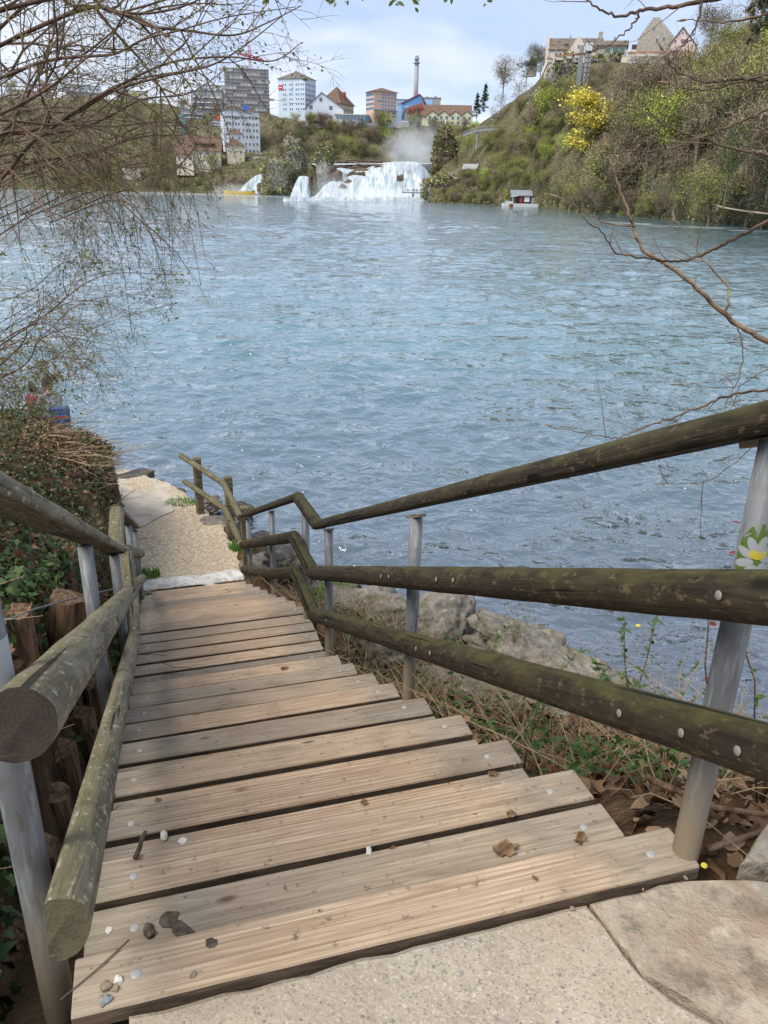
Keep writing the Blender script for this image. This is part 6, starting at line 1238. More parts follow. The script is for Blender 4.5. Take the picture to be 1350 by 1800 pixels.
class Bld:
    def __init__(s, name, label, cat, px0, px1, pyt, pyb, Y, depth=12, corner=None, yaw=0.0, skirt=8.0):
        pc = corner if corner is not None else (px0 + px1) / 2; base = at(pc, pyb, Y); k = (at(pc + 1, pyb, Y) - base).length; rz0 = -math.atan2(base.x, base.y)
        if corner is None: W, D, rz = (px1 - px0) * k, depth, rz0 + yaw; org = base
        elif yaw < 0: W, D, rz = (corner - px0) * k / math.cos(yaw), (px1 - corner) * k / math.sin(-yaw), rz0 + yaw; org = base - Vector((math.cos(rz), math.sin(rz), 0)) * W / 2
        else: W, D, rz = (px1 - corner) * k / math.cos(yaw), (corner - px0) * k / math.sin(yaw), rz0 + yaw; org = base + Vector((math.cos(rz), math.sin(rz), 0)) * W / 2
        s.H = at(pc, pyt, Y).z - base.z; s.W, s.D, s.k, s.Y = W, D, k, Y; s.root = empty(name, org, label, cat, rz=rz); s.skirt = skirt
    def walls(s, mat, name='wall', x0=0, x1=1, z1=None):
        m = MB(); H = z1 or s.H; m.box((s.W * (x0 + x1 - 1) / 2, s.D / 2, (H - s.skirt) / 2), (s.W * (x1 - x0), s.D, H + s.skirt)); m.build(name, mat, s.root); return s
    def poly(s, name, pts, y0, y1, mat): m = MB(); m.prism(pts, y0, y1); return m.build(name, mat, s.root)
    def gablewall(s, peak, mat, steps=0, xa=.5, thick=None):   # front wall rising to a gable, stepped if asked
        W, H = s.W, s.H; xs = (xa - .5) * W
        if steps:
            pts = [(-W / 2, -s.skirt), (W / 2, -s.skirt), (W / 2, H)]
            for i in range(steps): x = W / 2 + (xs + W * .05 - W / 2) * (i + 1) / steps; z = H + peak * (i + 1) / steps; pts += [(W / 2 + (xs + W * .05 - W / 2) * i / steps, z), (x, z)]
            pts2 = []
            for i in range(steps): x = -W / 2 + (xs - W * .05 + W / 2) * (i + 1) / steps; z = H + peak * (i + 1) / steps; pts2 += [(-W / 2 + (xs - W * .05 + W / 2) * i / steps, z), (x, z)]
            pts = pts + pts2[::-1] + [(-W / 2, H)]
        else: pts = [(-W / 2, -s.skirt), (W / 2, -s.skirt), (W / 2, H), (xs, H + peak), (-W / 2, H)]
        q = [];
        for p in pts:
            if not q or (abs(p[0] - q[-1][0]) + abs(p[1] - q[-1][1])) > 1e-5: q.append(p)
        s.poly('wall', q, 0, thick or s.D, mat); return s
    def roof(s, kind, rise, mat, over=.6, thick=.35, xa=.5, ridge=0.0):
        W, D, H = s.W / 2 + over, s.D + over, s.H; m = MB(); xs = (xa - .5) * s.W
        if kind == 'hip':
            r = ridge * W; yc = s.D / 2; ry = max(0, s.D / 2 - W) if ridge == 0 else 0
            V = [(-W, -over, H), (W, -over, H), (W, D, H), (-W, D, H), (-r, yc - ry, H + rise), (r, yc - ry, H + rise), (r, yc + ry, H + rise), (-r, yc + ry, H + rise)]
            m.add(V, [(0, 1, 5, 4), (1, 2, 6, 5), (2, 3, 7, 6), (3, 0, 4, 7), (4, 5, 6, 7), (3, 2, 1, 0)])
        elif kind == 'gable': m.prism([(-W, H - over * rise / (s.W / 2)), (-W, H - over * rise / (s.W / 2) + thick), (xs, H + rise + thick), (W, H - over * rise / (s.W / 2) + thick), (W, H - over * rise / (s.W / 2)), (xs, H + rise)], -over, D, 0)
        elif kind == 'side':                       # ridge along the front, roof plane towards the eye
            yc = s.D / 2; sl = rise / yc; a = [(-over, H - over * sl), (yc, H + rise), (D, H - over * sl)]; V = []
            for x in (-W, W): V += [(x, a[0][0], a[0][1]), (x, a[0][0], a[0][1] + thick), (x, a[1][0], a[1][1] + thick), (x, a[2][0], a[2][1] + thick), (x, a[2][0], a[2][1]), (x, a[1][0], a[1][1])]
            m.add(V, [(0, 1, 2, 5), (5, 2, 3, 4), (6, 11, 8, 7), (11, 10, 9, 8), (1, 7, 8, 2), (2, 8, 9, 3), (0, 6, 7, 1), (4, 3, 9, 10), (0, 5, 11, 6), (5, 4, 10, 11)])
            g = MB(); g.add([(sx, y, z) for sx in (-s.W / 2 + .02, s.W / 2 - .02) for y, z in ((.02, H - .05), (yc, H + rise), (s.D - .02, H - .05))], [(0, 1, 2), (5, 4, 3)]); s.gab = g
        elif kind == 'flat': m.box((0, s.D / 2, H + thick / 2), (2 * W, s.D + 2 * over, thick))
        s.rf = m.build('roof', mat, s.root); return s
    def part(s, name, c, d, mat, parent=None): m = MB(); m.box(c, d); return m.build(name, mat, parent or s.root)
# scaffolded tower and crane
b = Bld('tower_block', 'tall tower block wrapped in grey scaffolding', 'tower', 399, 474, 120, 215, 740, 22); b.walls(WM['net'])
for i in range(15): b.part('scaffold_deck', (0, -.7, 2 + b.H * .97 * (i + .5) / 15), (b.W + 1.2, 1.4, .30), WM['grey'])
for i in range(13): b.part('scaffold_pole', (-b.W / 2 + b.W * i / 12, -1.45, b.H / 2 + .8), (.16, .16, b.H + 2.5), RM['red'] if i > 10 else WM['grey'])
for i in range(15): b.part('net_panel', (-b.W / 2 + b.W * ((i * 5) % 13 + .5) / 13, -1.25, 2 + b.H * .97 * (i + 1) / 15), (b.W / 13 * 4, .08, 2.0), WM['net'])
b = Bld('crane', 'red tower crane rising behind the scaffolded tower', 'crane', 438, 444, 78, 150, 765, 2); RED = plain('crane_red', (.55, .05, .10), .6); Hc = b.H
for sx in (-1, 1):
    for sy in (0, 1.6): b.part('mast', (sx * .8, sy, Hc / 2), (.55, .55, Hc), RED)
for i in range(12):
    m = MB(); z = Hc * i / 12; m.tube([(-.8, 0, z), (.8, 0, z + Hc / 12)], .13, 4); m.build('brace', RED, b.root)
b.part('jib', (0, .8, Hc * .70), (30, .9, 1.1), RED).rotation_euler = (0, .12, .5); b.part('jib', (-1, .8, Hc * .74), (22, .4, .6), RED).rotation_euler = (0, .12, .5); b.part('counterweight', (10, 5.6, Hc * .66), (2, 1.6, 2.2), RED); b.part('cab', (1.6, .2, Hc * .68), (1.8, 1.6, 1.8), FRM)
# white factory block with the blue star
b = Bld('factory_block', 'white factory block with a blue star sign on its dark roof', 'factory', 391, 458, 193, 279, 625, corner=396, yaw=.16); b.walls(WM['white']); b.roof('hip', b.H * .115, RM['dark'], .7)
grid(b.root, b.W, b.D, 'front', 4, 5, -b.W * .40, -b.W * .08, b.H * .47, b.H * .86, 1.2, 2.0, None); grid(b.root, b.W, b.D, 'front', 4, 5, b.W * .04, b.W * .42, b.H * .47, b.H * .86, 1.2, 2.0); grid(b.root, b.W, b.D, 'front', 2, 4, b.W * .10, b.W * .42, b.H * .18, b.H * .32, 1.2, 1.9)
b.part('cornice', (0, -.25, b.H * .80 + 2.6), (b.W + .5, .5, .35), WM['grey'])
SGN = plain('blue_sign', (.06, .18, .70), .5); sg = MB(); sg.prism([(2.6 * (1 if i % 2 == 0 else .55) * math.sin(PI * i / 6), 2.6 * (1 if i % 2 == 0 else .55) * math.cos(PI * i / 6)) for i in range(12)], -.2, .2); o = sg.build('star_sign', SGN, b.root, loc=(b.W * .12, -.9, b.H * 1.06))
# white tower with the red sign
b = Bld('office_tower', 'pale blue white tower with a red sign at its upper left corner', 'tower', 490, 556, 137, 214, 668, corner=537, yaw=-.50); b.walls(WM['cool']); b.roof('hip', b.H * .20, RM['grey'], .9)
for cx_ in (-.26, -.02, .22, .40): grid(b.root, b.W, b.D, 'front', 6, 2, b.W * cx_ - .9, b.W * cx_ + .9, b.H * .30, b.H * .86, 1.2, 1.5, BLG)
grid(b.root, b.W, b.D, 'right', 5, 5, b.D * .1, b.D * .9, b.H * .40, b.H * .86, 2.6, 1.7, BLG)
b.part('red_sign', (-b.W * .40, -.2, b.H * .80), (3.6, .3, 3.4), plain('red_sign', (.60, .03, .06), .5)); b.part('lettering', (-b.W * .40, -.38, b.H * .80), (2.4, .05, .7), FRM); b.part('antenna', (-b.W * .42, 1, b.H + 2), (.25, .25, 4.5), WM['grey'])
# gabled hall and the barn roof behind
b = Bld('gabled_hall', 'white hall with a pointed gable above the cliff', 'building', 538, 604, 191, 222, 642, 26); b.gablewall((at(566, 163, 642) - at(566, 191, 642)).z, WM['white'], 0, .42); b.roof('gable', (at(566, 163, 642) - at(566, 191, 642)).z, RM['grey'], .7, .5, .42)
grid(b.root, b.W, b.D, 'front', 2, 2, -b.W * .36, b.W * .16, b.H * .52, b.H * 1.05, 2.6, 3.0); window(b.root, 'front', -b.W * .10, b.H * 1.5, 2.4, 2.8, b.W, b.D); b.part('canopy', (0, -1, b.H * .28), (b.W * .9, 2.4, .4), WM['slate']); grid(b.root, b.W, b.D, 'front', 1, 5, -b.W * .4, b.W * .4, b.H * .1, b.H * .1, 1.2, 1.6)
b = Bld('barn', 'big brown roofed barn building behind the white gabled hall', 'building', 562, 622, 182, 214, 668, corner=598, yaw=-.5); b.walls(WM['cream']); b.roof('hip', (at(580, 149, 668) - at(580, 182, 668)).z, RM['brown'], 1.2); grid(b.root, b.W, b.D, 'right', 2, 6, b.D * .1, b.D * .9, b.H * .3, b.H * .7, 1.8, 2.0); b.part('spire', (-b.W * .1, b.D * .4, b.H * 2.0 + 4), (.2, .2, 8), WM['slate']); b.part('chimney', (b.W * .35, b.D * .5, b.H * 1.5), (2.2, 2.2, 5), RM['red'])
b = Bld('glazed_pavilion', 'low white pavilion with a long band of blue windows', 'building', 590, 648, 202, 216, 640, 14); b.walls(WM['white']); b.roof('flat', 0, WM['beige'], .8, .5); grid(b.root, b.W, b.D, 'front', 1, 9, -b.W * .44, b.W * .40, b.H * .62, b.H * .62, 2.4, 2.2, BLG); b.part('door', (b.W * .47, -.1, b.H * .5), (2.0, .2, 4.2), plain('blue_door', (.05, .25, .5)))
for i in range(6): b.part('parasol', (-b.W * .3 + i * b.W * .11, -3, b.H * 1.0), (2.2, 2.2, .5), FRM)
# salmon block
b = Bld('salmon_block', 'salmon pink block with rows of white windows and a brown roof', 'building', 643, 697, 160, 214, 648, corner=657, yaw=.5); b.walls(WM['pink'], z1=b.H); b.roof('hip', (at(676, 151, 648) - at(676, 160, 648)).z, RM['brown'], 1.3); grid(b.root, b.W, b.D, 'front', 5, 5, -b.W * .12, b.W * .42, b.H * .46, b.H * .92, 1.7, 1.5, BLG); grid(b.root, b.W, b.D, 'left', 4, 4, b.D * .12, b.D * .88, b.H * .45, b.H * .90, 3.4, 1.7, BLG)
b.part('cornice', (.2, -.5, b.H * .40), (b.W + 1.2, 1.2, .5), WM['slate']); b.part('base_storey', (.1, -.25, b.H * .17), (b.W + .4, .5, b.H * .42), WM['beige']); grid(b.root, b.W, b.D, 'front', 2, 4, -b.W * .36, b.W * .36, b.H * .22, b.H * .33, 2.6, 1.4)
for o in list(b.root.children)[-8:]: o.location.y -= .48
b.part('lettering', (-b.W * .2, -.1, b.H * .70), (6.5, .2, .8), WM['slate'])
# blue sheds and the chimney stack
b = Bld('blue_shed', 'bright blue industrial shed with a red brown roof', 'building', 706, 744, 181, 214, 690, 22, yaw=-.12); b.gablewall((at(737, 166, 690) - at(737, 181, 690)).z, WM['blue'], 0, .80); b.roof('gable', (at(737, 166, 690) - at(737, 181, 690)).z, RM['red'], .8, .6, .80); b.part('wall_panel', (-b.W * .12, -.15, b.H * .45), (b.W * .5, .3, b.H * .8), WM['ltblue']); b.part('yellow_canopy', (b.W * .0, -1.6, b.H * .42), (6, 2, .5), MT['st_yellow']); b.part('door', (b.W * .15, -.35, b.H * .2), (3, .2, 4), FRM)
b = Bld('blue_hall', 'light blue hall with a window band left of the blue shed', 'building', 697, 718, 175, 212, 720, 16); b.walls(WM['ltblue']); b.roof('flat', 0, WM['grey'], .4); grid(b.root, b.W, b.D, 'front', 1, 5, -b.W * .4, b.W * .4, b.H * .8, b.H * .8, 1.6, 2.2, BLG)
b = Bld('grey_hall', 'grey blue industrial hall behind the sawtooth factory', 'building', 742, 773, 172, 212, 730, 18); b.walls(WM['grey']); b.roof('flat', 0, WM['slate'], .4); b.part('vent', (3, 6, b.H + 1), (2, 2, 2), WM['grey']); b.part('vent', (-4, 6, b.H + .8), (1.5, 1.5, 1.6), WM['grey']); b.part('wall_panel', (-b.W * .2, -.2, b.H * .8), (b.W * .5, .3, 4), WM['ltblue'])
c0 = at(730, 190, 700); kc = at(731, 98, 700).z - c0.z; ch = empty('chimney_stack', c0, 'tall slender grey chimney stack with a dark top', 'chimney'); m = MB(); m.tube([(0, 0, -8), (0, 0, kc * .86)], [2.0, 1.55], 16); m.build('shaft', WM['grey'], ch, True); m = MB(); m.tube([(0, 0, kc * .86), (0, 0, kc)], 1.5, 16); m.build('cap', WM['slate'], ch, True)
for z_, r_ in ((.855, 2.6), (.93, 2.0)): m = MB(); m.tube([(0, 0, kc * z_), (0, 0, kc * z_ + .8)], r_, 16); m.build('gallery', WM['grey'], ch, True)
m = MB(); m.tube([(1.6, -1.2, 0), (1.3, -1.2, kc * .84)], .3, 6); m.build('ladder', WM['slate'], ch)
# sawtooth factory
b = Bld('sawtooth_factory', 'yellow green factory with four small gables and a brown roof', 'factory', 741, 826, 203, 222, 650, 26); b.walls(WM['lime']); b.roof('side', (at(780, 181, 650) - at(780, 203, 650)).z * .95, RM['brown'], 1.0); b.gab.build('gable_wall', WM['lime'], b.root)
for i in range(4):
    gx = -b.W * .28 + b.W * .235 * i; m = MB(); gw = b.W * .118; m.prism([(gx - gw, 0), (gx + gw, 0), (gx + gw, b.H * .95), (gx, b.H * 1.38), (gx - gw, b.H * .95)], -1.5, 6); m.build('gable', WM['lime'], b.root); m = MB(); m.prism([(gx - gw * 1.1, b.H * .93), (gx - gw * 1.1, b.H), (gx, b.H * 1.44), (gx + gw * 1.1, b.H), (gx + gw * 1.1, b.H * .93), (gx, b.H * 1.385)], -2, 6.5); m.build('gable_roof', RM['brown'], b.root)
    for dx in (-2.0, 2.0):
        for zz in (.30, .78):
            window(b.root, 'front', gx + dx, b.H * zz, 2.0, 2.5, b.W, b.D)
            list(b.root.children)[-1].location.y = -1.55
b = Bld('saw_roofs', 'row of small brown saw tooth roofs at the left end of the yellow green factory', 'building', 714, 742, 199, 220, 655, 16, yaw=.25); b.walls(WM['slate'])
for i in range(4): x = -b.W / 2 + b.W * (i + .5) / 4; m = MB(); q = b.W / 8; m.prism([(x - q, b.H), (x + q, b.H), (x + q * .5, b.H + 4.5 + i * .9)], -1, 14); m.build('roof', RM['red'] if i % 2 else RM['brown'], b.root)
# promenade wall and railing along the cliff edge
def wall_run(label, pts, hgt, th, mat, name='retaining_wall', cat='wall'):
    root = empty(name, at(*pts[0]), label, cat); r0 = Vector(root.location); m = MB()
    for p, q in zip(pts[:-1], pts[1:]):
        a, c = at(*p) - r0, at(*q) - r0; n = Vector((-(c - a).y, (c - a).x, 0)).normalized() * th; m.add([a + Vector((0, 0, -2)), c + Vector((0, 0, -2)), c + Vector((0, 0, hgt)), a + Vector((0, 0, hgt)), a + n + Vector((0, 0, -2)), c + n + Vector((0, 0, -2)), c + n + Vector((0, 0, hgt)), a + n + Vector((0, 0, hgt))], [(0, 1, 2, 3), (5, 4, 7, 6), (3, 2, 6, 7), (0, 4, 5, 1), (0, 3, 7, 4), (1, 5, 6, 2)])
    m.build('wall', mat, root); return root
wall_run('grey retaining wall along the promenade above the cliff', [(536, 224, 640), (600, 222, 636), (690, 220, 633), (730, 219, 632)], 1.8, .6, WM['grey'])
wall_run('low grey retaining wall below the parked van', [(392, 281, 606), (430, 283, 604), (520, 280, 604)], 1.4, .6, WM['grey'])
# yellow house by the water, little tower, blocks on the left
b = Bld('yellow_house', 'cream house with a big brown roof near the far left waterline', 'house', 322, 388, 262, 292, 585, 14, yaw=-.10, skirt=5); b.walls(WM['cream']); b.roof('side', (at(350, 237, 585) - at(350, 262, 585)).z * .92, RM['brown'], 1.1); b.gab.build('gable_wall', WM['cream'], b.root)
b.part('dormer', (2, 2.2, b.H * 1.22), (b.W * .5, 3, 2.0), WM['wood']); b.part('dormer_roof', (2, 2.0, b.H * 1.22 + 1.3), (b.W * .55, 4, .5), RM['brown']); grid(b.root, b.W, b.D, 'front', 2, 4, -b.W * .2, b.W * .36, b.H * .28, b.H * .74, 1.6, 1.9)
b = Bld('house_wing', 'lower cream wing at the left of the cream house', 'house', 311, 340, 271, 297, 579, 10, yaw=-.10, skirt=4); b.walls(WM['cream']); b.roof('side', (at(325, 259, 579) - at(325, 271, 579)).z * .9, RM['brown'], .8); grid(b.root, b.W, b.D, 'front', 2, 3, -b.W * .3, b.W * .3, b.H * .3, b.H * .7, 1.5, 1.8)
b = Bld('gate_tower', 'small white tower with two tiers of brown hipped roofs', 'tower', 404, 429, 236, 276, 600, 9, yaw=.2, skirt=4); b.walls(WM['white']); b.roof('hip', b.H * .30, RM['brown'], .8); grid(b.root, b.W, b.D, 'front', 2, 2, -b.W * .22, b.W * .22, b.H * .45, b.H * .85, 1.2, 1.5)
b = Bld('lower_house', 'white house with a brown roof in front of the small tower', 'house', 400, 430, 256, 278, 592, 8, yaw=.1, skirt=4); b.walls(WM['cream']); b.roof('hip', b.H * .5, RM['brown'], .8, ridge=.3); grid(b.root, b.W, b.D, 'front', 1, 3, -b.W * .3, b.W * .3, b.H * .5, b.H * .5, 1.2, 1.7)
for i, (x0, x1, yt, yb, Y, mt, lb) in enumerate([(338, 392, 160, 205, 745, 'grey', 'dark grey apartment block seen through the twigs'), (352, 398, 150, 215, 770, 'white', 'white apartment block left of the scaffolded tower'), (322, 358, 192, 225, 705, 'grey', 'grey terraced block behind the teal lift'), (372, 396, 210, 232, 690, 'grey', 'low grey block beside the white factory'), (215, 262, 160, 205, 760, 'cream', 'cream apartment block behind the bare shrub'), (120, 180, 150, 200, 770, 'white', 'pale apartment block far left behind the bare shrub'), (20, 90, 160, 205, 780, 'plaster', 'beige apartment block at the far left behind the bare shrub')]):
    b = Bld('apartment_block', lb, 'building', x0, x1, yt, yb, Y, 14, yaw=.1 * (i % 3 - 1)); b.walls(WM[mt]); b.roof('flat', 0, WM['slate'], .4)
    for r in range(3): b.part('balcony', (0, -.8, b.H * (.35 + .2 * r)), (b.W * .9, 1.6, .9), WM['white'] if mt != 'white' else WM['grey'])
    grid(b.root, b.W, b.D, 'front', 4, 5, -b.W * .4, b.W * .4, b.H * .28, b.H * .88, 2.0, 1.7, BLG)
for x0, x1, yt, yb, Y, lb in [(146, 170, 294, 306, 560, 'small white house by the water behind the bare shrub'), (216, 246, 288, 304, 565, 'pinkish house by the water behind the bare shrub')]:
    b = Bld('house', lb, 'house', x0, x1, yt, yb, Y, 9, skirt=4); b.walls(WM['rose']); b.roof('side', 5, RM['brown'], .8); b.gab.build('gable_wall', WM['rose'], b.root); grid(b.root, b.W, b.D, 'front', 1, 3, -b.W * .3, b.W * .3, b.H * .5, b.H * .5, 1.3, 1.6)
b = Bld('glass_lift', 'teal glass lift tower with a footbridge left of the cream house', 'lift tower', 319, 328, 201, 256, 640, 4); b.walls(plain('teal_glass', (.16, .42, .42), .2)); b.roof('flat', 0, WM['slate'], .2)
for i in range(9): b.part('frame', (0, -.1, b.H * i / 9), (b.W + .3, .2, .3), WM['slate'])
b.part('footbridge', (b.W * 2.2, 2, b.H * .66), (b.W * 4, 2, .8), WM['grey']); b.part('bridge_pier', (b.W * 3.6, 2, b.H * .4), (.8, .8, b.H * .55), WM['grey'])
b = Bld('tarpaulin', 'orange tarpaulin on the building site beside the white factory', 'tarpaulin', 380, 391, 199, 212, 660, 3); b.poly('sheet', [(-b.W / 2, 0), (b.W / 2, 0), (b.W / 2, b.H * .8), (b.W * .1, b.H), (-b.W / 2, b.H * .7)], 0, 2, plain('orange_sheet', (.55, .14, .06), .8))
def vehicle(px, py, Y, col, label, L_=4.4, H_=1.6, cat='car'):
    root = empty('parked_' + cat, at(px, py, Y), label, cat, rz=.1); m = MB(); m.prism([(-L_ / 2, .35), (L_ / 2, .35), (L_ / 2, H_ * .58), (L_ * .30, H_ * .64), (L_ * .18, H_), (-L_ * .34, H_), (-L_ * .46, H_ * .62), (-L_ / 2, H_ * .58)], -.85, .85); m.build('body', col, root); g = MB(); g.prism([(L_ * .26, H_ * .66), (L_ * .16, H_ * .94), (-L_ * .32, H_ * .94), (-L_ * .42, H_ * .66)], -.87, .87); g.build('windows', GLS, root)
    for sx in (-1, 1):
        for sy in (-1, 1): w_ = MB(); w_.tube([(sx * L_ * .30, sy * .75, .33), (sx * L_ * .30, sy * .9, .33)], .33, 10); w_.build('wheel', MT['black'], root)
vehicle(457, 272, 606, plain('silver_paint', (.5, .52, .55), .3, .3), 'silver car parked right of the small white tower'); vehicle(398, 273, 600, plain('orange_paint', (.62, .25, .04), .4), 'orange van parked left of the small white tower', 4.8, 2.2, 'van'); vehicle(684, 215, 638, plain('dark_paint', (.05, .06, .07), .3), 'dark car parked in front of the salmon block'); vehicle(712, 216, 640, plain('white_paint', (.7, .72, .75), .3), 'white van parked by the blue shed', 4.8, 2.2, 'van')
p0 = at(781, 258, 505); pl = MB(); pl.tube([(0, 0, -2), (0, 0, (at(781, 210, 505) - p0).z)], [.3, .18], 8); tag(pl.build('flagpole', FRM, loc=p0, smooth=True), 'slim white pole on the cliff right of the falls', 'pole')

# ------------------------------------------------------------------ castle on the rock
b = Bld('castle_wing', 'long left castle wing with brown roof and stepped gables', 'castle', 962, 1054, 87, 128, 402, 16, yaw=.06, skirt=4); rise = (at(1000, 62, 402) - at(1000, 87, 402)).z; b.walls(WM['plaster']); b.roof('side', rise * .96, RM['castle'], .5); b.gab.build('gable_wall', WM['plaster'], b.root)
def stepped(root, x, y0, y1, z0, peak, n, half, mat, axis):
    pts = [];
    for i in range(n): pts.append((half * (1 - i / n), z0 + peak * (i + 1) / n)); pts.append((half * (1 - (i + 1) / n) if i < n - 1 else half * .08, z0 + peak * (i + 1) / n))
    P = [(-half, -4), (half, -4), (half, z0)] + pts + [(-a, c) for a, c in pts[::-1]] + [(-half, z0)]; q = []
    for p in P:
        if not q or abs(p[0] - q[-1][0]) + abs(p[1] - q[-1][1]) > 1e-5: q.append(p)
    m = MB(); m.prism(q, y0, y1); o = m.build('stepped_gable', mat, root, loc=(x, 0, 0)); o.rotation_euler = (0, 0, axis); return o
o = stepped(b.root, -b.W / 2 - .4, -.5, .7, b.H, rise + 1.4, 6, b.D / 2 + .4, WM['plaster'], PI / 2); o.location.y = b.D / 2
stepped(b.root, b.W * .04, -1.6, 1.2, b.H * .85, rise * .95 + 1, 5, 4.0, WM['plaster'], 0); cr_ = MB(); cr_.prism([(b.W * .04 - 3.4, b.H), (b.W * .04 + 3.4, b.H), (b.W * .04, b.H + rise * .9)], 1.2, 8); cr_.build('cross_roof', RM['castle'], b.root)
for x in (-.36, -.28, -.12, .03, .18): window(b.root, 'front', b.W * x, b.H * .78, 1.1, 1.5, b.W, b.D)
window(b.root, 'front', b.W * .04, b.H * 1.1, .8, 1.6, b.W, b.D); list(b.root.children)[-1].location.y = -1.65
b.part('dormer', (-b.W * .18, 3.0, b.H + rise * .35), (1.8, 2, 1.3), WM['wood']); b.part('chimney', (b.W * .46, 8, b.H + rise + .8), (1.8, 1.8, 3.4), WM['stone']); b.part('chimney', (-b.W * .1, 9, b.H + rise + .6), (.7, .7, 1.6), WM['stone'])
b = Bld('castle_house', 'small castle house with green shutters in the middle of the castle', 'castle', 1047, 1098, 79, 112, 396, 12, yaw=.02, skirt=4); rise = (at(1075, 68, 396) - at(1075, 79, 396)).z; b.walls(WM['stone']); b.roof('side', rise * .95, RM['castle'], .7); b.gab.build('gable_wall', WM['stone'], b.root)
for x, z in ((-.14, .72), (.12, .72), (.34, .74), (.30, .28), (-.20, .22)): window(b.root, 'front', b.W * x, b.H * z, .75, 1.7, b.W, b.D, None, SHG)
b.part('chimney', (b.W * .06, 6, b.H + rise + .6), (.9, .9, 2), WM['stone']); b.poly('side_gable', [(b.W * .30, b.H), (b.W * .55, b.H * .9), (b.W * .55, b.H), (b.W * .42, b.H + rise * .9)], 2, 8, RM['castle'])
b = Bld('castle_keep', 'tall rough stone castle house with a stepped gable', 'castle', 1116, 1178, 70, 118, 390, 18, yaw=-.04, skirt=4); pk = (at(1142, 30, 390) - at(1142, 70, 390)).z; b.gablewall(pk, WM['stone'], 9, .42, 1.4); b.walls(WM['stone'], name='body', z1=b.H * .98)
for o in b.root.children:
    if o.name.startswith('body'): o.location.y = .3; o.scale = (.985, 1, 1)
b.poly('roof', [(-b.W * .46, b.H * .97), (b.W * .46, b.H * .97), (-b.W * .08, b.H + pk * .86)], 1.45, 17.5, RM['castle'])
for x, z in ((-.10, 1.42), (.20, 1.02), (.02, .98), (.33, .62), (-.28, .52), (.22, .40)): window(b.root, 'front', b.W * x, b.H * z, 1.0, 1.8, b.W, b.D)
window(b.root, 'front', -b.W * .02, b.H * .50, 2.0, 2.0, b.W, b.D, None, plain('pale_green_shutter', (.30, .42, .36), .7)); b.part('bay', (-b.W * .55, 3, b.H * .66), (2.8, 4, b.H * .42), WM['wood']); b.part('bay_roof', (-b.W * .58, 3, b.H * .92), (4.0, 5, .5), RM['castle']).rotation_euler = (0, -.5, 0); b.part('bay_parapet', (-b.W * .57, 2.6, b.H * .62), (3.0, 4, 1.2), WM['plaster'])
b = Bld('castle_annex', 'pale pink castle house with red shutters at the right end', 'castle', 1174, 1216, 77, 112, 384, 14, yaw=-.06, skirt=4); pk = (at(1192, 48, 384) - at(1192, 77, 384)).z; b.gablewall(pk, WM['rose'], 0, .42); b.roof('gable', pk, RM['castle'], .6, .35, .42)
for x, z in ((-.34, .58), (-.10, .58), (.28, .56), (.06, 1.14)): window(b.root, 'front', b.W * x, b.H * z, 1.1 if z < 1 else 1.5, 1.5, b.W, b.D, None, SHR)
window(b.root, 'front', -b.W * .30, b.H * 1.12, .9, 1.4, b.W, b.D); window(b.root, 'front', -b.W * .06, b.H * 1.55, .6, .8, b.W, b.D)
rm = wall_run('pale castle rampart with an orange tiled coping', [(952, 126, 399), (962, 104, 397), (1000, 100, 392), (1020, 100, 390), (1046, 106, 390)], .5, .8, WM['plaster'], 'rampart', 'wall')
r0 = Vector(rm.location)
rm2 = wall_run('long right castle rampart below the stone gable with orange coping', [(1092, 104, 386), (1120, 96, 383), (1165, 95, 380), (1212, 95, 377)], .5, .8, WM['plaster'], 'rampart', 'wall')
for rmx, segs in ((rm, [(962, 103, 970, 102, 396), (978, 99, 992, 98, 392), (997, 96, 1006, 96, 391), (1011, 95, 1021, 94, 390)]), (rm2, [(1104, 93, 1117, 92, 382), (1122, 92, 1136, 92, 381), (1141, 92, 1160, 91, 380), (1165, 93, 1172, 93, 379), (1195, 93, 1208, 92, 376), (1212, 92, 1221, 92, 376)])):
    for x0, y0, x1, y1, Y in segs:
        a, c = at(x0, y0, Y) - Vector(rmx.location), at(x1, y1, Y) - Vector(rmx.location); m = MB(); m.box(tuple((a + c) / 2 + Vector((0, 0, -.9))), ((c - a).length, 1.0, 1.4)); m.build('merlon', WM['plaster'], rmx); m = MB(); m.box(tuple((a + c) / 2), ((c - a).length + .3, 1.4, .5)); m.build('coping', RM['orange'], rmx)
tb = at(934, 122, 425); t_ = empty('turret', tb, 'little round turret with a pointed brown roof', 'turret'); m = MB(); m.tube([(0, 0, -3), (0, 0, 1.5)], 2.0, 14); m.build('wall', WM['plaster'], t_); m = MB(); m.tube([(0, 0, 1.4), (0, 0, 6.2)], [2.5, .05], 14); m.build('roof', RM['castle'], t_, True)
# lift up the castle rock
lt = empty('lift_tower', at(1018, 200, 378), 'slender concrete lift tower climbing the castle rock', 'lift tower'); Ht = at(1030, 80, 378).z - lt.location.z; W_ = 3.0
for x, mt_ in ((-1.7, 'slate'), (.5, 'grey'), (1.9, 'grey')): m = MB(); m.box((x, 0, Ht / 2 - 2), (.9 if x > -1 else 1.5, 1.6, Ht + 4)); m.build('rail_column', WM[mt_], lt)
for i in range(14): m = MB(); m.box((1.2, -.2, Ht * (i + .5) / 14), (2.2, 1.2, .3)); m.build('brace', WM['slate'], lt)
m = MB(); m.box((1.2, -.3, Ht * .985), (2.4, 2, 3.2)); m.build('cabin', FRM, lt); m = MB(); m.box((1.2, -.3, Ht * 1.02 + 1), (2.8, 2.4, .4)); m.build('cap', WM['slate'], lt); m = MB(); m.box((3.8, 1.5, Ht * .80), (3.5, 2.0, .6)); m.build('landing_bridge', WM['slate'], lt)
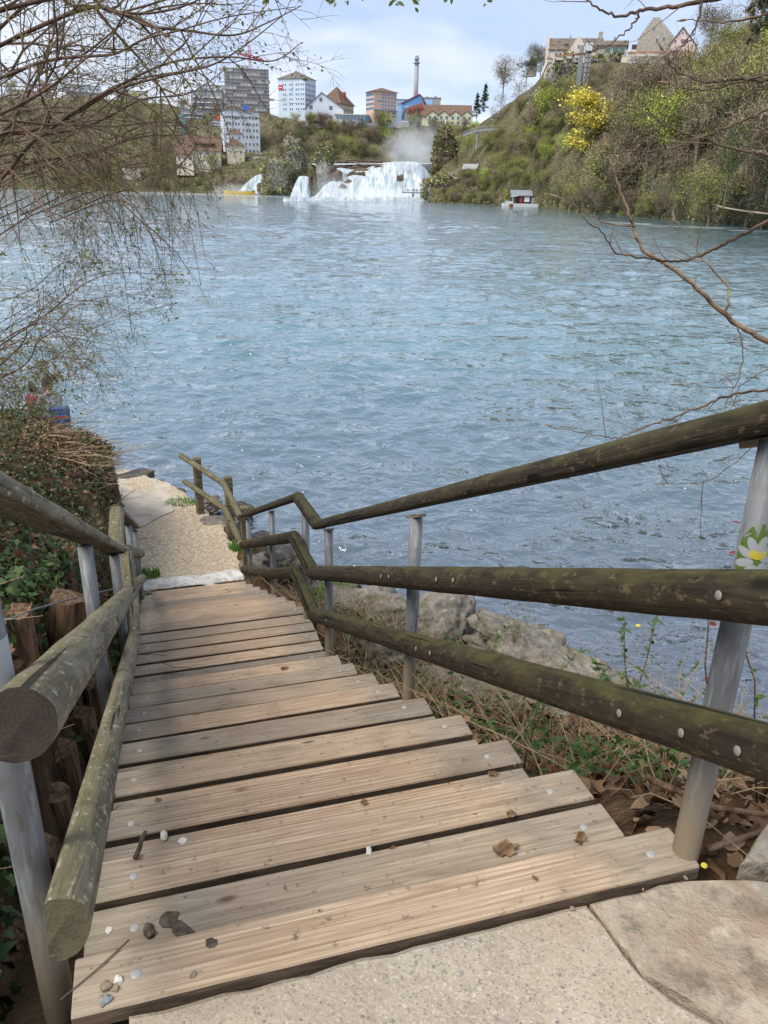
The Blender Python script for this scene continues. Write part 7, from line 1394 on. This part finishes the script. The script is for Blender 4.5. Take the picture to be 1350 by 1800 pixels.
# elevated walkway, stairs, hut, handrails on the right bank
wk = empty('walkway', at(860, 228, 448), 'curved elevated walkway on the slope below the castle', 'walkway'); r0 = Vector(wk.location); C = curve([at(*q) - r0 for q in [(815, 236, 452), (828, 231, 449), (848, 227, 446), (880, 225, 440), (915, 225, 432), (990, 216, 420)]], 24); dk, rl = MB(), MB()
for a, c in zip(C[:-1], C[1:]):
    n = Vector((0, 2.5, 0)); dk.add([a, c, c + n, a + n, a + Vector((0, 0, -1)), c + Vector((0, 0, -1)), c + n + Vector((0, 0, -1)), a + n + Vector((0, 0, -1))], [(0, 1, 2, 3), (4, 7, 6, 5), (0, 4, 5, 1), (2, 6, 7, 3)]); rl.tube([a + Vector((0, 0, 1.1)), c + Vector((0, 0, 1.1))], .12, 4, caps=False); rl.tube([a, a + Vector((0, 0, 1.1))], .10, 4)
dk.build('deck', WM['slate'], wk); rl.build('handrail', WM['grey'], wk)
for i in (3, 8, 14): m = MB(); m.tube([C[i] + Vector((0, 1, -1)), C[i] + Vector((0, 1, -9))], .5, 8); m.build('pier', WM['grey'], wk)
def railing_run(label, pts, post_step=3, h=1.2, mat='grey', deck=1.6):
    root = empty('path_railing', at(*pts[0]), label, 'railing'); r0 = Vector(root.location); C = curve([at(*q) - r0 for q in pts], 8 * (len(pts) - 1)); a = MB()
    for k in (h, h * .5): a.tube([c + Vector((0, 0, k)) for c in C], .10, 4)
    a.build('rail', WM[mat], root)
    for c in C[::post_step]: m = MB(); m.tube([c + Vector((0, 0, -.5)), c + Vector((0, 0, h))], .12, 5); m.build('post', WM[mat], root)
    d_ = MB(); v_ = []
    for c in C: v_ += [c + Vector((0, 0, .02)), c + Vector((0, deck, .15))]
    d_.add(v_, [(2 * i, 2 * i + 2, 2 * i + 3, 2 * i + 1) for i in range(len(C) - 1)]); d_.build('path_slab', WM['grey'], root)
railing_run('metal railing along the path right of the hut', [(838, 303, 428), (855, 298, 424), (872, 291, 420), (895, 286, 415), (915, 286, 408)])
railing_run('railing of the ramp descending from the hut to the viewing platform', [(808, 300, 436), (795, 306, 442), (780, 314, 452), (765, 322, 462), (752, 330, 470)])
railing_run('zigzag stair railing on the cliff right of the falls', [(792, 246, 482), (797, 262, 474), (800, 276, 466), (798, 288, 458)], 2, 1.2, 'wood', 2.2)
b = Bld('hut', 'small dark timber hut with a grey roof beside the cliff path', 'hut', 814, 836, 296, 304, 428, 5, yaw=-.3, skirt=2); b.walls(WM['wood']); b.roof('side', 1.8, WM['grey'], .8); grid(b.root, b.W, b.D, 'front', 1, 2, -b.W * .2, b.W * .2, b.H * .5, b.H * .5, 1.2, .8)
b = Bld('kiosk', 'little brown roofed kiosk above the viewing platform', 'hut', 744, 764, 320, 328, 466, 4, skirt=2); b.walls(WM['wood']); b.roof('side', 1.5, RM['brown'], .8)
# viewing platform with people
pf = empty('viewing_platform', at(730, 340, 470), 'concrete viewing platform reaching out in front of the falls', 'platform'); k = (at(731, 340, 470) - at(730, 340, 470)).length
def pbox(nm, x0, x1, z0, z1, y0, y1, mt_): m = MB(); m.box(((x0 + x1) / 2, (y0 + y1) / 2, (z0 + z1) / 2), (x1 - x0, y1 - y0, z1 - z0)); m.build(nm, mt_, pf)
pbox('deck', -23 * k, 9 * k, 0, .7, 0, 5, WM['slate']); pbox('pier', -5 * k, -2 * k, -4.5, 0, 1.5, 3.5, WM['slate']); pbox('pillar_block', 9 * k, 20 * k, -5, 2.2, 0, 7, WM['grey'])
rl = MB(); rl.tube([(-23 * k, 0, 1.7), (9 * k, 0, 1.7)], .10, 4); [rl.tube([(x * k, 0, .7), (x * k, 0, 1.7)], .08, 4) for x in range(-23, 10, 3)]; rl.build('rail', WM['slate'], pf)
m = MB(); m.tube([(-22 * k, 1, .6), (-22 * k, 1, 12)], .16, 6); m.build('mast', WM['grey'], pf)
def standing(p, h, c1, c2, label, group=None):
    root = empty('person', p, label, 'person', group); s_ = h / 1.75; a = MB(); a.tube([(0, 0, .85 * s_), (0, 0, 1.0 * s_), (0, 0, 1.25 * s_), (0, 0, 1.42 * s_), (0, 0, 1.48 * s_)], [.16 * s_, .19 * s_, .21 * s_, .20 * s_, .08 * s_], 10); [a.tube([(sx * .2 * s_, 0, 1.42 * s_), (sx * .28 * s_, -.03, 1.1 * s_), (sx * .25 * s_, -.12 * s_, .85 * s_)], [.07 * s_, .055 * s_, .045 * s_], 6) for sx in (-1, 1)]; a.build('jacket', c1, root, True)
    l_ = MB(); [l_.tube([(sx * .09 * s_, 0, .9 * s_), (sx * .11 * s_, -.02, .48 * s_), (sx * .11 * s_, .02, .04)], [.10 * s_, .075 * s_, .05 * s_], 7) for sx in (-1, 1)]; l_.build('trousers', c2, root, True); hd = MB(); hd.tube([(0, 0, 1.46 * s_), (0, 0, 1.52 * s_), (0, -.01, 1.6 * s_), (0, 0, 1.70 * s_), (0, 0, 1.75 * s_)], [.05 * s_, .07 * s_, .10 * s_, .095 * s_, .04 * s_], 10); hd.build('head', MT['hair'], root, True)
for i, (x, c1, lb) in enumerate([(-13, 'black', 'person in dark clothes at the middle of the viewing platform'), (-4, 'denim', 'person in a dark blue jacket near the platform pier'), (-1.5, 'black', 'dark clothed person right of the one in dark blue on the platform'), (2.5, 'black', 'person in dark clothes at the right end of the viewing platform rail')]): standing(Vector(pf.location) + Vector((x * k, .9, .7)), 1.75 + .1 * (i % 2), MT[c1], MT['black'], lb)
# boathouse and landing stage
bh = Bld('boathouse', 'dark boathouse with a pale sloping roof on a landing stage', 'boathouse', 900, 932, 343, 357.5, 350, 6, yaw=.12, skirt=1); bh.walls(WM['dark'], x0=.22); bh.roof('side', 1.6, WM['slate'], .7); bh.part('canopy', (-bh.W * .36, -.5, bh.H * .98), (bh.W * .34, 6, .25), FRM).rotation_euler = (0, -.12, 0); bh.part('wall_panel', (bh.W * .30, -.08, bh.H * .5), (bh.W * .28, .16, bh.H * .6), FRM); bh.part('post', (-bh.W * .5, -1.5, bh.H * .45), (.2, .2, bh.H), FRM); bh.part('door', (-bh.W * .02, -.08, bh.H * .4), (1.3, .16, 2.2), RM['red'])
bh.part('side_shed', (bh.W * .72, 1, bh.H * .36), (bh.W * .36, 3, bh.H * .75), WM['slate']); bh.part('side_panel', (bh.W * .86, -.6, bh.H * .36), (1.6, .2, bh.H * .6), FRM)
stg = empty('landing_stage', at(915, 361, 346), 'white edged landing stage under the boathouse', 'jetty'); k = (at(916, 361, 346) - at(915, 361, 346)).length; m = MB(); m.box((0, 2, -.2), (60 * k, 8, 1.6)); m.build('deck', FRM, stg); m = MB(); m.box((-22 * k, -1.9, 1.1), (14 * k, .15, .9)); m.build('board_rail', FRM, stg)
for x in (-28, -10, 10, 28): m = MB(); m.tube([(x * k, -1.8, -2), (x * k, -1.8, 1)], .22, 6); m.build('pile', WM['slate'], stg)
standing(at(915, 358.8, 344.5), 1.8, MT['redcloth'], MT['redcloth'], 'person dressed in red standing in front of the boathouse')
def boat(p, L_, wd, h, rz, hullm, label, parts=()):
    root = empty('boat', p, label, 'boat', rz=rz); n = 14; V = []; F = []
    for i in range(n + 1):
        t = i / n; x = -L_ / 2 + L_ * t; w_ = wd / 2 * (1 - abs(2 * t - 1) ** 3.2 * .92); z = h * (.8 + .35 * abs(2 * t - 1) ** 3)
        V += [(x, -w_, z), (x, -w_ * .75, -.3), (x, w_ * .75, -.3), (x, w_, z), (x, w_ * .86, z * .98), (x, w_ * .7, .1), (x, -w_ * .7, .1), (x, -w_ * .86, z * .98)]
    for i in range(n):
        for j in range(8): F.append((i * 8 + j, i * 8 + (j + 1) % 8, (i + 1) * 8 + (j + 1) % 8, (i + 1) * 8 + j))
    F += [tuple(range(7, -1, -1)), tuple(range(n * 8, n * 8 + 8))]; m = MB(); m.add(V, F); m.build('hull', hullm, root)
    for x in (-.3, -.1, .1, .3): s_ = MB(); s_.box((L_ * x, 0, h * .55), (.5, wd * .8, .12)); s_.build('bench', WM['wood'], root)
    return root
YEL = plain('yellow_boat_paint', (.62, .38, .02), .4); k = (at(421, 341, 545) - at(420, 341, 545)).length
bt = boat(at(421, 340.5, 545), 54 * k, 4.2, 1.8, .05, YEL, 'long yellow tour boat below the small left cascade')
for i in range(8): standing(Vector(bt.location) + Vector(((-18 + i * 5) * k, .3, .9)), 1.35, [MT['black'], YEL, MT['denim'], MT['redcloth']][i % 4], MT['black'], 'passenger sitting in the long yellow tour boat', 'passengers of the yellow boat')
bt2 = boat(at(468, 341.5, 548), 30 * k, 3.2, 1.3, .0, WM['slate'], 'dark empty boat moored beside the yellow tour boat')
boat(at(898, 362.8, 339), 3.4, 1.8, .9, 1.2, plain('orange_boat', (.45, .20, .07), .5), 'small orange brown rowing boat tied at the landing stage')
b = Bld('tarp_fence', 'blue sheeted fence with a pale roof at the right edge of the wood', 'fence', 1278, 1372, 146, 166, 215, 1, yaw=.0, skirt=1); b.walls(plain('blue_sheet', (.20, .26, .48), .6)); b.part('roof', (b.W * .2, .5, b.H * 1.05), (b.W * .8, 2.5, .3), WM['grey'])
